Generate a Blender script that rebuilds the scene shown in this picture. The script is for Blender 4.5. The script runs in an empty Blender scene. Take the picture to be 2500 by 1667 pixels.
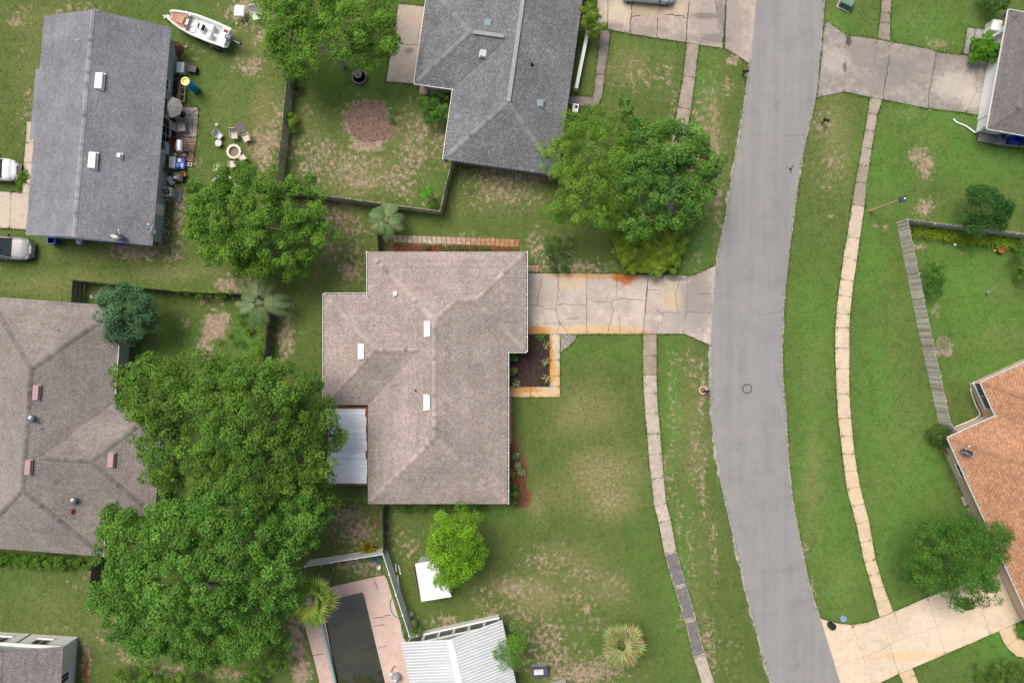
import bpy, bmesh, math, random
import numpy as np
from mathutils import Vector, Matrix
random.seed(7); RNG = np.random.default_rng(7)
SC = bpy.context.scene; COL = SC.collection
R = math.radians
# ------------------------------------------------------------------ camera, sky, sun, exposure
CAMH = 62.0
cam = bpy.data.cameras.new('camera'); camo = bpy.data.objects.new('camera', cam); COL.objects.link(camo)
camo.location = (0, 0, CAMH); camo.rotation_euler = (0, 0, 0)
cam.sensor_width = 36.0; cam.sensor_fit = 'HORIZONTAL'; cam.lens = 24.0; cam.clip_start = 0.5; cam.clip_end = 6000
SC.camera = camo
SUND = Vector((-0.30, 0.36, 0.88)).normalized()
world = bpy.data.worlds.new('World'); SC.world = world; world.use_nodes = True
wn = world.node_tree.nodes; wl = world.node_tree.links
for n in list(wn): wn.remove(n)
sky = wn.new('ShaderNodeTexSky'); sky.sky_type = 'NISHITA'; sky.sun_disc = False
sky.sun_elevation = math.asin(SUND.z); sky.sun_rotation = math.atan2(SUND.x, SUND.y)
sky.air_density = 1.0; sky.dust_density = 6.0; sky.ozone_density = 0.6
bg = wn.new('ShaderNodeBackground'); bg.inputs['Strength'].default_value = 0.09
wo = wn.new('ShaderNodeOutputWorld')
wl.new(sky.outputs[0], bg.inputs[0]); wl.new(bg.outputs[0], wo.inputs[0])
sl = bpy.data.lights.new('sun', 'SUN'); sl.energy = 2.0; sl.angle = R(34); sl.color = (1.0, 0.94, 0.86)
so = bpy.data.objects.new('sun', sl); COL.objects.link(so); so.location = (-20, 20, 90)
so.rotation_euler = (-SUND).to_track_quat('-Z', 'Y').to_euler()
SC.view_settings.view_transform = 'Standard'; SC.view_settings.look = 'None'
SC.view_settings.gamma = 1.0; SC.view_settings.use_curve_mapping = False
SC.view_settings.exposure = 0.56
# ------------------------------------------------------------------ pixel directions -> places at a known height
FPX = 2500 * 24.0 / 36.0; CX, CY = 1250.0, 833.5
def G(px, py, z=0.0):
    k = (CAMH - z) / FPX
    return Vector(((px - CX) * k, (CY - py) * k, z))
def g2(px, py, z=0.0):
    v = G(px, py, z); return (v.x, v.y)
M2PX = FPX / CAMH
# ------------------------------------------------------------------ materials
MATS = {}
def nt(name):
    m = bpy.data.materials.new(name); m.use_nodes = True
    t = m.node_tree; return m, t, t.nodes['Principled BSDF'], t.nodes, t.links
def pm(name, col, rough=0.75, var=0.18, scale=2.0, bump=0.15, bscale=25.0, metal=0.0, attr=False, col2=None, spec=0.3, streak=None, transl=0.0):
    if name in MATS: return MATS[name]
    m, t, b, N, L = nt(name)
    b.inputs['Roughness'].default_value = rough; b.inputs['Metallic'].default_value = metal
    b.inputs['Specular IOR Level'].default_value = spec
    geo = N.new('ShaderNodeNewGeometry')
    no = N.new('ShaderNodeTexNoise'); no.inputs['Scale'].default_value = scale; no.inputs['Detail'].default_value = 5
    no.inputs['Roughness'].default_value = 0.65
    if streak:
        mp = N.new('ShaderNodeMapping'); mp.inputs['Scale'].default_value = streak
        L.new(geo.outputs['Position'], mp.inputs[0]); L.new(mp.outputs[0], no.inputs['Vector'])
    else: L.new(geo.outputs['Position'], no.inputs['Vector'])
    mr = N.new('ShaderNodeMapRange'); mr.inputs[1].default_value = 0.3; mr.inputs[2].default_value = 0.7
    L.new(no.outputs['Fac'], mr.inputs[0])
    mix = N.new('ShaderNodeMix'); mix.data_type = 'RGBA'
    c1 = [max(0, c * (1 - var)) for c in col]; c2 = [min(0.9, c * (1 + var)) for c in col] if col2 is None else list(col2)
    mix.inputs[6].default_value = (*c1, 1); mix.inputs[7].default_value = (*c2, 1)
    L.new(mr.outputs[0], mix.inputs[0]); out = mix.outputs[2]
    if attr:
        at = N.new('ShaderNodeAttribute'); at.attribute_name = 'col'
        mu = N.new('ShaderNodeMix'); mu.data_type = 'RGBA'; mu.blend_type = 'MULTIPLY'; mu.inputs[0].default_value = 1.0
        L.new(out, mu.inputs[6]); L.new(at.outputs['Color'], mu.inputs[7]); out = mu.outputs[2]
    L.new(out, b.inputs['Base Color'])
    if bump > 0:
        bn = N.new('ShaderNodeTexNoise'); bn.inputs['Scale'].default_value = bscale; bn.inputs['Detail'].default_value = 3
        L.new(geo.outputs['Position'], bn.inputs['Vector'])
        bu = N.new('ShaderNodeBump'); bu.inputs['Strength'].default_value = bump; bu.inputs['Distance'].default_value = 0.02
        L.new(bn.outputs['Fac'], bu.inputs['Height']); L.new(bu.outputs[0], b.inputs['Normal'])
    if transl > 0:
        tr = N.new('ShaderNodeBsdfTranslucent'); L.new(out, tr.inputs['Color'])
        ms = N.new('ShaderNodeMixShader'); ms.inputs[0].default_value = transl
        L.new(b.outputs[0], ms.inputs[1]); L.new(tr.outputs[0], ms.inputs[2]); L.new(ms.outputs[0], N['Material Output'].inputs['Surface'])
    MATS[name] = m; return m
def stain_mat(name, col, blobs, rough=0.85, var=0.16, scale=0.9, fine=0.10):
    """concrete with stains: blobs = (x, y, rx, ry, (r,g,b), strength)"""
    if name in MATS: return MATS[name]
    m, t, b, N, L = nt(name); b.inputs['Roughness'].default_value = rough; b.inputs['Specular IOR Level'].default_value = 0.2
    geo = N.new('ShaderNodeNewGeometry'); P = geo.outputs['Position']
    def noise(s, d=5, r=0.65):
        n = N.new('ShaderNodeTexNoise'); n.inputs['Scale'].default_value = s; n.inputs['Detail'].default_value = d; n.inputs['Roughness'].default_value = r
        L.new(P, n.inputs['Vector']); return n.outputs['Fac']
    def mrange(s, a, bb, c=0.0, d=1.0):
        r = N.new('ShaderNodeMapRange'); r.inputs[1].default_value = a; r.inputs[2].default_value = bb; r.inputs[3].default_value = c; r.inputs[4].default_value = d
        L.new(s, r.inputs[0]); return r.outputs[0]
    def mixc(f, a, bb, mode='MIX'):
        x = N.new('ShaderNodeMix'); x.data_type = 'RGBA'; x.blend_type = mode
        if hasattr(f, 'is_linked'): L.new(f, x.inputs[0])
        else: x.inputs[0].default_value = f
        for i, s in ((6, a), (7, bb)):
            if hasattr(s, 'is_linked'): L.new(s, x.inputs[i])
            else: x.inputs[i].default_value = (*s, 1)
        return x.outputs[2]
    big = mrange(noise(scale), 0.32, 0.68)
    c = mixc(big, [v * (1 - var) for v in col], [min(.85, v * (1 + var)) for v in col])
    f2 = mrange(noise(9.0, 6, .75), 0.35, 0.7); c = mixc(f2, c, mixc(1.0, c, (1 - fine * 2,) * 3, 'MULTIPLY'))
    f3 = mrange(noise(1.5, 7, .82), 0.50, 0.72, 0, .60); c = mixc(f3, c, [v * 0.55 for v in col])
    nz = mrange(noise(2.3, 8, .8), 0.2, .8, -0.62, 0.62)
    for (x, y, rx, ry, cc, st) in blobs:
        v1 = N.new('ShaderNodeVectorMath'); v1.operation = 'SUBTRACT'; L.new(P, v1.inputs[0]); v1.inputs[1].default_value = (x, y, 0)
        v2 = N.new('ShaderNodeVectorMath'); v2.operation = 'MULTIPLY'; L.new(v1.outputs[0], v2.inputs[0]); v2.inputs[1].default_value = (1 / rx, 1 / ry, 0)
        v3 = N.new('ShaderNodeVectorMath'); v3.operation = 'LENGTH'; L.new(v2.outputs[0], v3.inputs[0])
        ad = N.new('ShaderNodeMath'); ad.operation = 'ADD'; L.new(v3.outputs['Value'], ad.inputs[0]); L.new(nz, ad.inputs[1])
        fac = mrange(ad.outputs[0], 1.08, 0.62, 0, st)
        c = mixc(fac, c, cc)
    f4 = mrange(noise(5.0, 8, .82), 0.40, 0.66, 0, .5); c = mixc(f4, c, mixc(1.0, c, (.70, .68, .66), 'MULTIPLY'))
    at = N.new('ShaderNodeAttribute'); at.attribute_name = 'col'
    c = mixc(1.0, c, at.outputs['Color'], 'MULTIPLY')
    L.new(c, b.inputs['Base Color'])
    bu = N.new('ShaderNodeBump'); bu.inputs['Strength'].default_value = 0.25; bu.inputs['Distance'].default_value = 0.01
    L.new(noise(30, 4, .7), bu.inputs['Height']); L.new(bu.outputs[0], b.inputs['Normal'])
    MATS[name] = m; return m
# ------------------------------------------------------------------ mesh helpers
def mesh_np(name, V, F, col=None):
    V = np.asarray(V, dtype=np.float32); F = np.asarray(F, dtype=np.int32)
    me = bpy.data.meshes.new(name); k = F.shape[1]; n = F.shape[0]
    me.vertices.add(len(V)); me.vertices.foreach_set('co', V.ravel())
    me.loops.add(n * k); me.loops.foreach_set('vertex_index', F.ravel())
    me.polygons.add(n); me.polygons.foreach_set('loop_start', np.arange(0, n * k, k, dtype=np.int32))
    try: me.polygons.foreach_set('loop_total', np.full(n, k, dtype=np.int32))
    except Exception: pass
    if col is not None:
        a = me.attributes.new('col', 'FLOAT_COLOR', 'FACE'); c = np.ones((n, 4), dtype=np.float32); c[:, :3] = col; a.data.foreach_set('color', c.ravel())
    me.update(calc_edges=True); return me
class MB:
    def __init__(s): s.v = []; s.f = []; s.c = []
    def add(s, V, F, col=None):
        o = len(s.v); s.v += [tuple(p) for p in V]; s.f += [tuple(i + o for i in f) for f in F]; s.c += [col or (1, 1, 1)] * len(F); return s
    def box(s, c, d, rz=0, rx=0, ry=0, taper=1.0, ch=0.0, col=None):
        hx, hy, hz = d[0] / 2, d[1] / 2, d[2] / 2
        if ch <= 0:
            V = [(x * hx * (taper if z > 0 else 1), y * hy * (taper if z > 0 else 1), z * hz) for z in (-1, 1) for x, y in ((-1, -1), (1, -1), (1, 1), (-1, 1))]
            F = [(0, 3, 2, 1), (4, 5, 6, 7), (0, 1, 5, 4), (1, 2, 6, 5), (2, 3, 7, 6), (3, 0, 4, 7)]
        else:
            def ring(ax, ay, z):
                q = min(ch * 1.2, ax * .45, ay * .45)
                return [(-ax + q, -ay, z), (ax - q, -ay, z), (ax, -ay + q, z), (ax, ay - q, z), (ax - q, ay, z), (-ax + q, ay, z), (-ax, ay - q, z), (-ax, -ay + q, z)]
            t = taper; V = ring(hx, hy, -hz) + ring(hx * t, hy * t, hz - ch) + ring(hx * t - ch, hy * t - ch, hz)
            F = [tuple(range(7, -1, -1)), tuple(range(16, 24))]
            for r in (0, 8):
                for i in range(8): j = (i + 1) % 8; F.append((r + i, r + j, r + 8 + j, r + 8 + i))
        M = Matrix.Translation(c) @ Matrix.Rotation(rz, 4, 'Z') @ Matrix.Rotation(ry, 4, 'Y') @ Matrix.Rotation(rx, 4, 'X')
        return s.add([M @ Vector(p) for p in V], F, col)
    def tube(s, pts, rad, n=8, col=None, caps=True, closed=False):
        pts = [Vector(p) for p in pts]; m = len(pts)
        if not hasattr(rad, '__len__'): rad = [rad] * m
        V = []; F = []; up = Vector((0, 0, 1)); prev = None
        for i, p in enumerate(pts):
            if closed: d = pts[(i + 1) % m] - pts[i - 1]
            else: d = pts[min(i + 1, m - 1)] - pts[max(i - 1, 0)]
            d = d.normalized() if d.length > 1e-9 else Vector((0, 0, 1))
            if prev is None: a = d.cross(up); a = d.cross(Vector((1, 0, 0))) if a.length < 1e-3 else a
            else: a = prev - d * prev.dot(d)
            if a.length < 1e-6: a = d.orthogonal()
            a = a.normalized(); prev = a; b = d.cross(a)
            for k in range(n):
                t = 2 * math.pi * k / n; V.append(p + (a * math.cos(t) + b * math.sin(t)) * rad[i])
        for i in range(m if closed else m - 1):
            j = (i + 1) % m
            for k in range(n): l = (k + 1) % n; F.append((i * n + k, i * n + l, j * n + l, j * n + k))
        if caps and not closed: F.append(tuple(range(n - 1, -1, -1))); F.append(tuple((m - 1) * n + k for k in range(n)))
        return s.add(V, F, col)
    def lathe(s, prof, c=(0, 0, 0), n=20, rot=None, col=None, sx=1, sy=1):
        V = []; F = []; M = Matrix.Translation(c) @ (rot.to_4x4() if rot else Matrix.Identity(4))
        for r, z in prof:
            for k in range(n): t = 2 * math.pi * k / n; V.append(M @ Vector((r * math.cos(t) * sx, r * math.sin(t) * sy, z)))
        for i in range(len(prof) - 1):
            for k in range(n): l = (k + 1) % n; F.append((i * n + k, i * n + l, (i + 1) * n + l, (i + 1) * n + k))
        if prof[0][0] > 1e-6: F.append(tuple(range(n - 1, -1, -1)))
        if prof[-1][0] > 1e-6: F.append(tuple((len(prof) - 1) * n + k for k in range(n)))
        return s.add(V, F, col)
    def prism(s, poly, z0, z1, col=None):
        a = sum(poly[i][0] * poly[(i + 1) % len(poly)][1] - poly[(i + 1) % len(poly)][0] * poly[i][1] for i in range(len(poly)))
        if a < 0: poly = poly[::-1]
        n = len(poly); V = [(p[0], p[1], z0) for p in poly] + [(p[0], p[1], z1) for p in poly]
        F = [tuple(range(n - 1, -1, -1)), tuple(range(n, 2 * n))] + [(i, (i + 1) % n, n + (i + 1) % n, n + i) for i in range(n)]
        return s.add(V, F, col)
    def loft(s, rings, col=None, cap=True):
        n = len(rings[0]); V = [p for r in rings for p in r]; F = []
        for i in range(len(rings) - 1):
            for k in range(n): l = (k + 1) % n; F.append((i * n + k, i * n + l, (i + 1) * n + l, (i + 1) * n + k))
        if cap: F.append(tuple(range(n - 1, -1, -1))); F.append(tuple((len(rings) - 1) * n + k for k in range(n)))
        return s.add(V, F, col)
    def mesh(s, name, smooth=False):
        me = bpy.data.meshes.new(name); me.from_pydata(s.v, [], s.f); me.update()
        if any(c != (1, 1, 1) for c in s.c) or True:
            a = me.attributes.new('col', 'FLOAT_COLOR', 'FACE'); a.data.foreach_set('color', [x for c in s.c for x in (*c, 1.0)])
        if smooth: me.polygons.foreach_set('use_smooth', [True] * len(me.polygons))
        return me
    def build(s, name, mat, parent=None, smooth=False, loc=None, rz=0):
        return obj(name, s.mesh(name, smooth), mat, parent, loc, rz)
def obj(name, me, mat=None, parent=None, loc=None, rz=0):
    if mat is not None and not me.materials: me.materials.append(mat)
    o = bpy.data.objects.new(name, me); COL.objects.link(o)
    if parent: o.parent = parent
    if loc: o.location = loc
    if rz: o.rotation_euler = (0, 0, rz)
    return o
def tag(o, label, cat, group=None):
    o['label'] = label; o['category'] = cat
    if group: o['group'] = group
    return o
def thing(name, label, cat, loc=(0, 0, 0), rz=0, group=None):
    o = bpy.data.objects.new(name, None); o.empty_display_size = .2; COL.objects.link(o)
    o.location = loc; o.rotation_euler = (0, 0, rz); return tag(o, label, cat, group)
def struct(o): o['kind'] = 'structure'; return o
def stuff(o): o['kind'] = 'stuff'; return o
def smoothpts(p, n=6):
    p = [Vector((*q, 0)[:3]) if len(q) == 2 else Vector(q) for q in p]; out = []
    for i in range(len(p) - 1):
        a = p[max(i - 1, 0)]; b = p[i]; c = p[i + 1]; d = p[min(i + 2, len(p) - 1)]
        for k in range(n):
            t = k / n; out.append(0.5 * ((2 * b) + (c - a) * t + (2 * a - 5 * b + 4 * c - d) * t * t + (3 * b - a - 3 * c + d) * t ** 3))
    out.append(p[-1]); return out
def subdiv_poly(poly, step, jit, rnd):
    out = []
    for i in range(len(poly)):
        a = Vector(poly[i]); b = Vector(poly[(i + 1) % len(poly)]); n = max(1, int((b - a).length / step)); d = (b - a)
        nn = Vector((-d.y, d.x)).normalized() if d.length > 0 else Vector((0, 0))
        for k in range(n):
            q = a + d * (k / n); out.append(tuple(q + nn * (rnd.uniform(-jit, jit) if k else 0)))
    return out
def vnoise(x, y, s, seed):
    """smooth value noise in numpy, 0..1"""
    r = np.random.default_rng(seed); T = r.random((64, 64)); u = x / s; v = y / s
    i = np.floor(u).astype(int); j = np.floor(v).astype(int); fu = u - i; fv = v - j
    fu = fu * fu * (3 - 2 * fu); fv = fv * fv * (3 - 2 * fv)
    g = lambda a, b: T[a % 64, b % 64]
    return (g(i, j) * (1 - fu) + g(i + 1, j) * fu) * (1 - fv) + (g(i, j + 1) * (1 - fu) + g(i + 1, j + 1) * fu) * fv
def fbm(x, y, s, seed, o=4):
    t = 0; a = .5; w = 0
    for k in range(o): t = t + a * vnoise(x, y, s / 2 ** k, seed + k * 13); w += a; a *= .6
    return t / w
def inpoly(x, y, poly):
    r = np.zeros(x.shape, bool); n = len(poly); j = n - 1
    for i in range(n):
        xi, yi = poly[i][0], poly[i][1]; xj, yj = poly[j][0], poly[j][1]
        c = ((yi > y) != (yj > y)) & (x < (xj - xi) * (y - yi) / ((yj - yi) if yj != yi else 1e-9) + xi)
        r ^= c; j = i
    return r
HARD = []      # plan polygons (world) where no grass grows
EDGES = []     # polylines where grass creeps over the paving
# ------------------------------------------------------------------ paving and road
rnd = random.Random(3)
RUST = (0.50, 0.24, 0.07); RUST2 = (0.42, 0.14, 0.04); MILD = (0.14, 0.125, 0.11); BEIGE = (0.55, 0.47, 0.40)
def bl(px, py, rx, ry, c, s): x, y = g2(px, py); return (x, y, rx / M2PX, ry / M2PX, c, s)
M_conc_main = stain_mat('concrete_old_driveway', (0.54, 0.475, 0.415), [
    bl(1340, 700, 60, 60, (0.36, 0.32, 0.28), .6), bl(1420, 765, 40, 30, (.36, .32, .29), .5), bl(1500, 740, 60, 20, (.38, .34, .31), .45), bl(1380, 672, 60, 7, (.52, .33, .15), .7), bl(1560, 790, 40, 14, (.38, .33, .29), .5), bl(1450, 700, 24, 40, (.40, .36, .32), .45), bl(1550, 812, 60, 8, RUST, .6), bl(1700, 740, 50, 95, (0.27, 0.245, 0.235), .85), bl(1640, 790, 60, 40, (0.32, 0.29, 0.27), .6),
    bl(1480, 812, 90, 22, (0.56, 0.38, 0.19), .8), bl(1310, 808, 45, 14, RUST, .95), bl(1405, 806, 70, 12, (0.6, 0.42, 0.22), .6),
    bl(1525, 676, 38, 14, RUST2, 1.0), bl(1528, 684, 20, 14, RUST2, .9), bl(1440, 674, 80, 9, RUST, .6), bl(1395, 690, 40, 20, (.56, .42, .27), .6), bl(1640, 730, 30, 30, (0.52, 0.41, 0.25), .6),
    bl(1620, 690, 40, 16, (.50, .41, .27), .5), bl(1608, 777, 12, 8, (0.58, 0.53, 0.48), .7), bl(1560, 740, 20, 60, (0.55, 0.48, 0.43), .6), bl(1650, 680, 26, 9, (.15, .14, .13), .7)])
M_conc_walk = stain_mat('concrete_planter_walk', (0.58, 0.48, 0.36), [
    bl(1343, 860, 9, 50, RUST, 1), bl(1346, 905, 11, 40, (.62, .31, .08), .9), bl(1365, 930, 8, 40, (.62, .38, .13), .7), bl(1275, 952, 60, 9, RUST, .95),
    bl(1330, 965, 50, 9, (.62, .38, .15), .6), bl(1262, 960, 25, 14, (.55, .33, .14), .7)])
M_conc_pale = stain_mat('concrete_pale_sidewalk', (0.52, 0.46, 0.405), [], var=.16, scale=1.6, fine=.14)
M_conc_yel = stain_mat('concrete_warm_sidewalk', (0.62, 0.525, 0.41), [], var=.09, fine=.07)
M_conc_grey = stain_mat('concrete_grey_drive', (0.31, 0.285, 0.26), [
    bl(2110, 130, 60, 40, (.22, .205, .19), .6), bl(2190, 170, 60, 40, (.20, .19, .18), .7), bl(2260, 140, 60, 50, (.22, .20, .19), .5), bl(2330, 210, 60, 40, (.46, .42, .37), .8),
    bl(2040, 150, 40, 40, (.44, .40, .36), .6), bl(2072, 100, 8, 18, (.07, .06, .05), .9), bl(2062, 165, 6, 14, (.1, .08, .07), .7), bl(2380, 240, 40, 30, (.50, .45, .40), .8), bl(2150, 205, 50, 25, (.24, .22, .21), .6)], var=.26, scale=1.3)
M_conc_top = stain_mat('concrete_top_drive', (0.44, 0.385, 0.335), [
    bl(1600, 20, 90, 22, (.55, .43, .29), .7), bl(1510, 30, 40, 30, (.56, .47, .34), .7), bl(1740, 60, 50, 70, (.33, .29, .265), .8), bl(1790, 60, 30, 90, (.30, .265, .25), .8),
    bl(1720, 40, 40, 10, (.17, .15, .14), .7), bl(1740, 95, 50, 14, (.19, .17, .16), .7), bl(1580, 75, 60, 14, (.27, .24, .22), .6), bl(1760, 30, 12, 50, (.16, .14, .13), .6), bl(1500, 66, 30, 9, (.22, .2, .18), .7), bl(1665, 92, 40, 12, (.26, .23, .21), .6)], var=.22, scale=1.2)
M_conc_warm = stain_mat('concrete_warm_drive', (0.66, 0.545, 0.42), [bl(2190, 1520, 40, 40, (.48, .42, .34), .5), bl(2230, 1600, 120, 14, (.60, .42, .22), .5), bl(2300, 1530, 60, 40, (.66, .56, .45), .5)], var=.07, fine=.05)
M_conc_patio = stain_mat('concrete_patio', (0.46, 0.405, 0.355), [bl(1000, 125, 14, 10, (.2, .18, .16), .8), bl(1010, 40, 30, 30, (.5, .40, .31), .5)], var=.08)
M_conc_dark = stain_mat('concrete_mildewed', (0.21, 0.19, 0.175), [], var=.22)
M_pink = stain_mat('pool_deck_pink', (0.60, 0.45, 0.395), [bl(925, 1480, 40, 30, (.62, .47, .40), .4), bl(945, 1545, 20, 50, (.50, .38, .34), .5), bl(760, 1560, 10, 60, (.50, .36, .31), .5)], var=.06, fine=.06)
M_soil = pm('joint_soil', (0.055, 0.045, 0.035), .95, .3, 6)
M_weed = pm('weed_green', (0.055, 0.075, 0.025), .8, .4, 9)
def paving(name, polys, mat, tint=None, z=0.045, hard=True, bed=None, edge=True):
    """polys: slabs as pixel polygons on the ground; each slab is a piece, the bed beneath shows in the joints"""
    b = MB()
    for p in (bed or polys):
        q = [g2(*c) for c in p]; b.prism(q, -0.12, z - 0.025)
        if hard: HARD.append(q)
        if edge: EDGES.append(q + [q[0]])
    base = struct(b.build(name, M_soil))
    for i, p in enumerate(polys):
        q = [Vector(g2(*c)) for c in p]; cen = sum(q, Vector((0, 0))) / len(q)
        q = [c + (cen - c).normalized() * 0.018 for c in q]
        q = subdiv_poly([tuple(c) for c in q], 0.5, 0.012, rnd)
        t = tint[i] if tint else rnd.uniform(.93, 1.05)
        if not hasattr(t, '__len__'): t = (t, t * rnd.uniform(.985, 1.0), t * rnd.uniform(.96, 1.0))
        mm = mat[i] if isinstance(mat, list) else mat
        zz = z + rnd.uniform(-.004, .004)
        MB().prism(q, -0.10, zz, col=tuple(t)).build('slab', mm, base)
    return base
def secs(S, cuts):
    """S: cross sections (lx,ly,rx,ry); cuts: slabs per interval -> slab polygons"""
    out = []
    for i in range(len(S) - 1):
        a, b = S[i], S[i + 1]; n = cuts[i] if hasattr(cuts, '__len__') else cuts
        for k in range(n):
            f = lambda t: [a[j] + (b[j] - a[j]) * t for j in range(4)]
            u, v = f(k / n), f((k + 1) / n); out.append([(u[0], u[1]), (u[2], u[3]), (v[2], v[3]), (v[0], v[1])])
    return out
def crackline(pts, w, parent, z=0.052, mat=None, jit=2.0, px=True):
    """a real open crack drawn as a narrow jagged strip"""
    P = []
    for i in range(len(pts) - 1):
        a, b = Vector(pts[i]), Vector(pts[i + 1]); n = max(2, int((b - a).length / 7))
        for k in range(n): P.append(a + (b - a) * (k / n) + Vector((rnd.uniform(-jit, jit), rnd.uniform(-jit, jit))))
    P.append(Vector(pts[-1])); W = [Vector(g2(*p)) for p in P]; V = []; F = []
    for i, p in enumerate(W):
        d = (W[min(i + 1, len(W) - 1)] - W[max(i - 1, 0)]).normalized(); nn = Vector((-d.y, d.x)) * w * rnd.uniform(.3, .7)
        V += [(p.x + nn.x, p.y + nn.y, z), (p.x - nn.x, p.y - nn.y, z)]
    F = [(2 * i, 2 * i + 1, 2 * i + 3, 2 * i + 2) for i in range(len(W) - 1)]
    MB().add(V, F).build('crack', mat or M_soil, parent)
# --- the driveway of the central house
zz = lambda x, y: (1250 + x / 3.5636, 550 + y / 3.5636)
drv = paving('driveway', [[zz(40, 418), zz(400, 418), zz(648, 420), zz(648, 640), zz(649, 850), zz(396, 855), zz(40, 855)], [zz(40, 855), zz(396, 855), zz(649, 850), zz(650, 945), zz(40, 945)],
    [zz(648, 420), zz(1185, 430), zz(1165, 640), zz(1140, 945), zz(650, 945)], [zz(1185, 430), zz(1303, 432), zz(1296, 562), zz(1178, 560)], [zz(1178, 560), zz(1296, 562), zz(1262, 945), zz(1140, 945)],
    [zz(1303, 432), zz(1525, 440), zz(1520, 755), zz(1487, 945), zz(1262, 945)],
    [zz(1525, 440), zz(1560, 445), zz(1775, 350), zz(1755, 560), zz(1740, 762), zz(1520, 755)], [zz(1520, 755), zz(1740, 762), zz(1728, 900), zz(1722, 1042), zz(1590, 985), zz(1487, 940)]], M_conc_main)
for p in ([(400, 425), (408, 560), (380, 700), (385, 770), (410, 850), (395, 945)], [(130, 695), (230, 695), (300, 730), (380, 735)], [(390, 690), (500, 688), (640, 697)], [(410, 850), (470, 825), (590, 795)], [(410, 845), (450, 880), (490, 940)],
          [(650, 640), (740, 658), (860, 668), (915, 642), (1040, 645), (1160, 655)], [(912, 430), (908, 560), (915, 640)], [(862, 668), (880, 740), (850, 860), (830, 945)], [(1450, 490), (1425, 560), (1432, 740)], [(1265, 745), (1300, 765), (1370, 752), (1480, 760)],
          [(265, 450), (240, 560), (215, 690)], [(1620, 600), (1680, 585), (1740, 600)], [(930, 780), (940, 945)]):
    crackline([zz(*q) for q in p], .034, drv, jit=2.6)
# --- planter walk (L shaped) and rubble
pw = paving('planter_walk', [[zz(326, 947), zz(416, 947), zz(416, 1170), zz(328, 1170)], [zz(328, 1170), zz(416, 1170), zz(416, 1312), zz(328, 1308)], [zz(328, 1308), zz(416, 1312), zz(418, 1405), zz(328, 1405)],
    [zz(165, 1405), zz(418, 1405), zz(418, 1492), zz(165, 1494)], [zz(-45, 1405), zz(165, 1405), zz(165, 1494), zz(-45, 1494)]], M_conc_walk)
paving('broken_concrete_patch', [[zz(420, 950), zz(570, 950), zz(545, 1000), zz(500, 1050), zz(422, 1105)]], stain_mat('rubble_concrete', (.36, .335, .31), [], var=.35, scale=4, fine=.25))
# --- sidewalks
S = [(1570, 816, 1603, 816), (1570, 868, 1603, 868), (1570, 915, 1603, 915), (1572, 960, 1604, 960), (1575, 1010, 1607, 1008), (1580, 1060, 1612, 1057), (1583, 1110, 1615, 1106), (1590, 1170, 1620, 1164), (1597, 1235, 1626, 1228), (1608, 1275, 1637, 1268), (1622, 1352, 1651, 1344), (1646, 1435, 1675, 1426), (1672, 1515, 1699, 1508), (1693, 1605, 1721, 1597), (1718, 1680, 1746, 1672), (1745, 1760, 1772, 1752)]
br = (.72, .66, .60); pa = (.94, .93, .91); dk = (.40, .38, .38)
sw = paving('sidewalk', secs(S, 1), M_conc_pale, [br, (.66, .6, .54), pa, pa, (.98, .96, .93), pa, pa, pa, (1.03, 1, .98), pa, (.92, .9, .86), (.92, .9, .86), (.92, .9, .86), pa, pa])
S = [(1677, 104, 1706, 110), (1668, 187, 1697, 190), (1655, 261, 1686, 268), (1640, 345, 1671, 352), (1626, 438, 1657, 444), (1607, 538, 1638, 543), (1590, 612, 1618, 616), (1582, 670, 1614, 670)]
paving('sidewalk', secs(S, 1), M_conc_pale, [(.66, .62, .61), (.72, .68, .66), (.70, .66, .63), (.66, .62, .6), (.52, .5, .5), (.52, .5, .5), (.6, .57, .55)])
S = [(2160, -80, 2184, -80), (2152, 0, 2176, 0), (2150, 30, 2174, 33), (2147, 56, 2173, 58), (2143, 96, 2173, 102)]
paving('sidewalk', secs(S, [2, 1, 1, 1]), M_conc_pale, [(.72, .68, .62)] * 2 + [(.64, .60, .55), (.55, .52, .48), (.6, .57, .52)])
S = [(2124, 239, 2154, 244), (2118, 277, 2141, 281), (2112, 318, 2135, 322), (2104, 360, 2127, 364), (2097, 402, 2121, 406), (2088, 445, 2115, 448), (2080, 500, 2110, 505), (2068, 578, 2098, 583), (2059, 627, 2091, 637), (2052, 681, 2084, 686), (2046, 719, 2079, 725), (2042, 765, 2075, 767),
     (2039, 800, 2073, 800), (2038, 850, 2073, 850), (2040, 900, 2073, 900), (2042, 960, 2073, 962), (2046, 1020, 2077, 1020), (2056, 1108, 2086, 1108), (2067, 1193, 2099, 1188), (2090, 1278, 2121, 1270), (2110, 1372, 2137, 1364), (2129, 1437, 2157, 1430), (2147, 1506, 2180, 1492)]
gy = (.62, .62, .65); ye = (1.0, .96, .9)
paving('sidewalk', secs(S, [1] * 15 + [1, 2, 2, 2, 2, 2, 2]), M_conc_yel, [gy] * 4 + [(.52, .52, .54)] * 2 + [(.88, .87, .88), (.98, .95, .92)] + [(1, .97, .92)] * 8 + [(1.02, .96, .86)] * 12)
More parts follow.
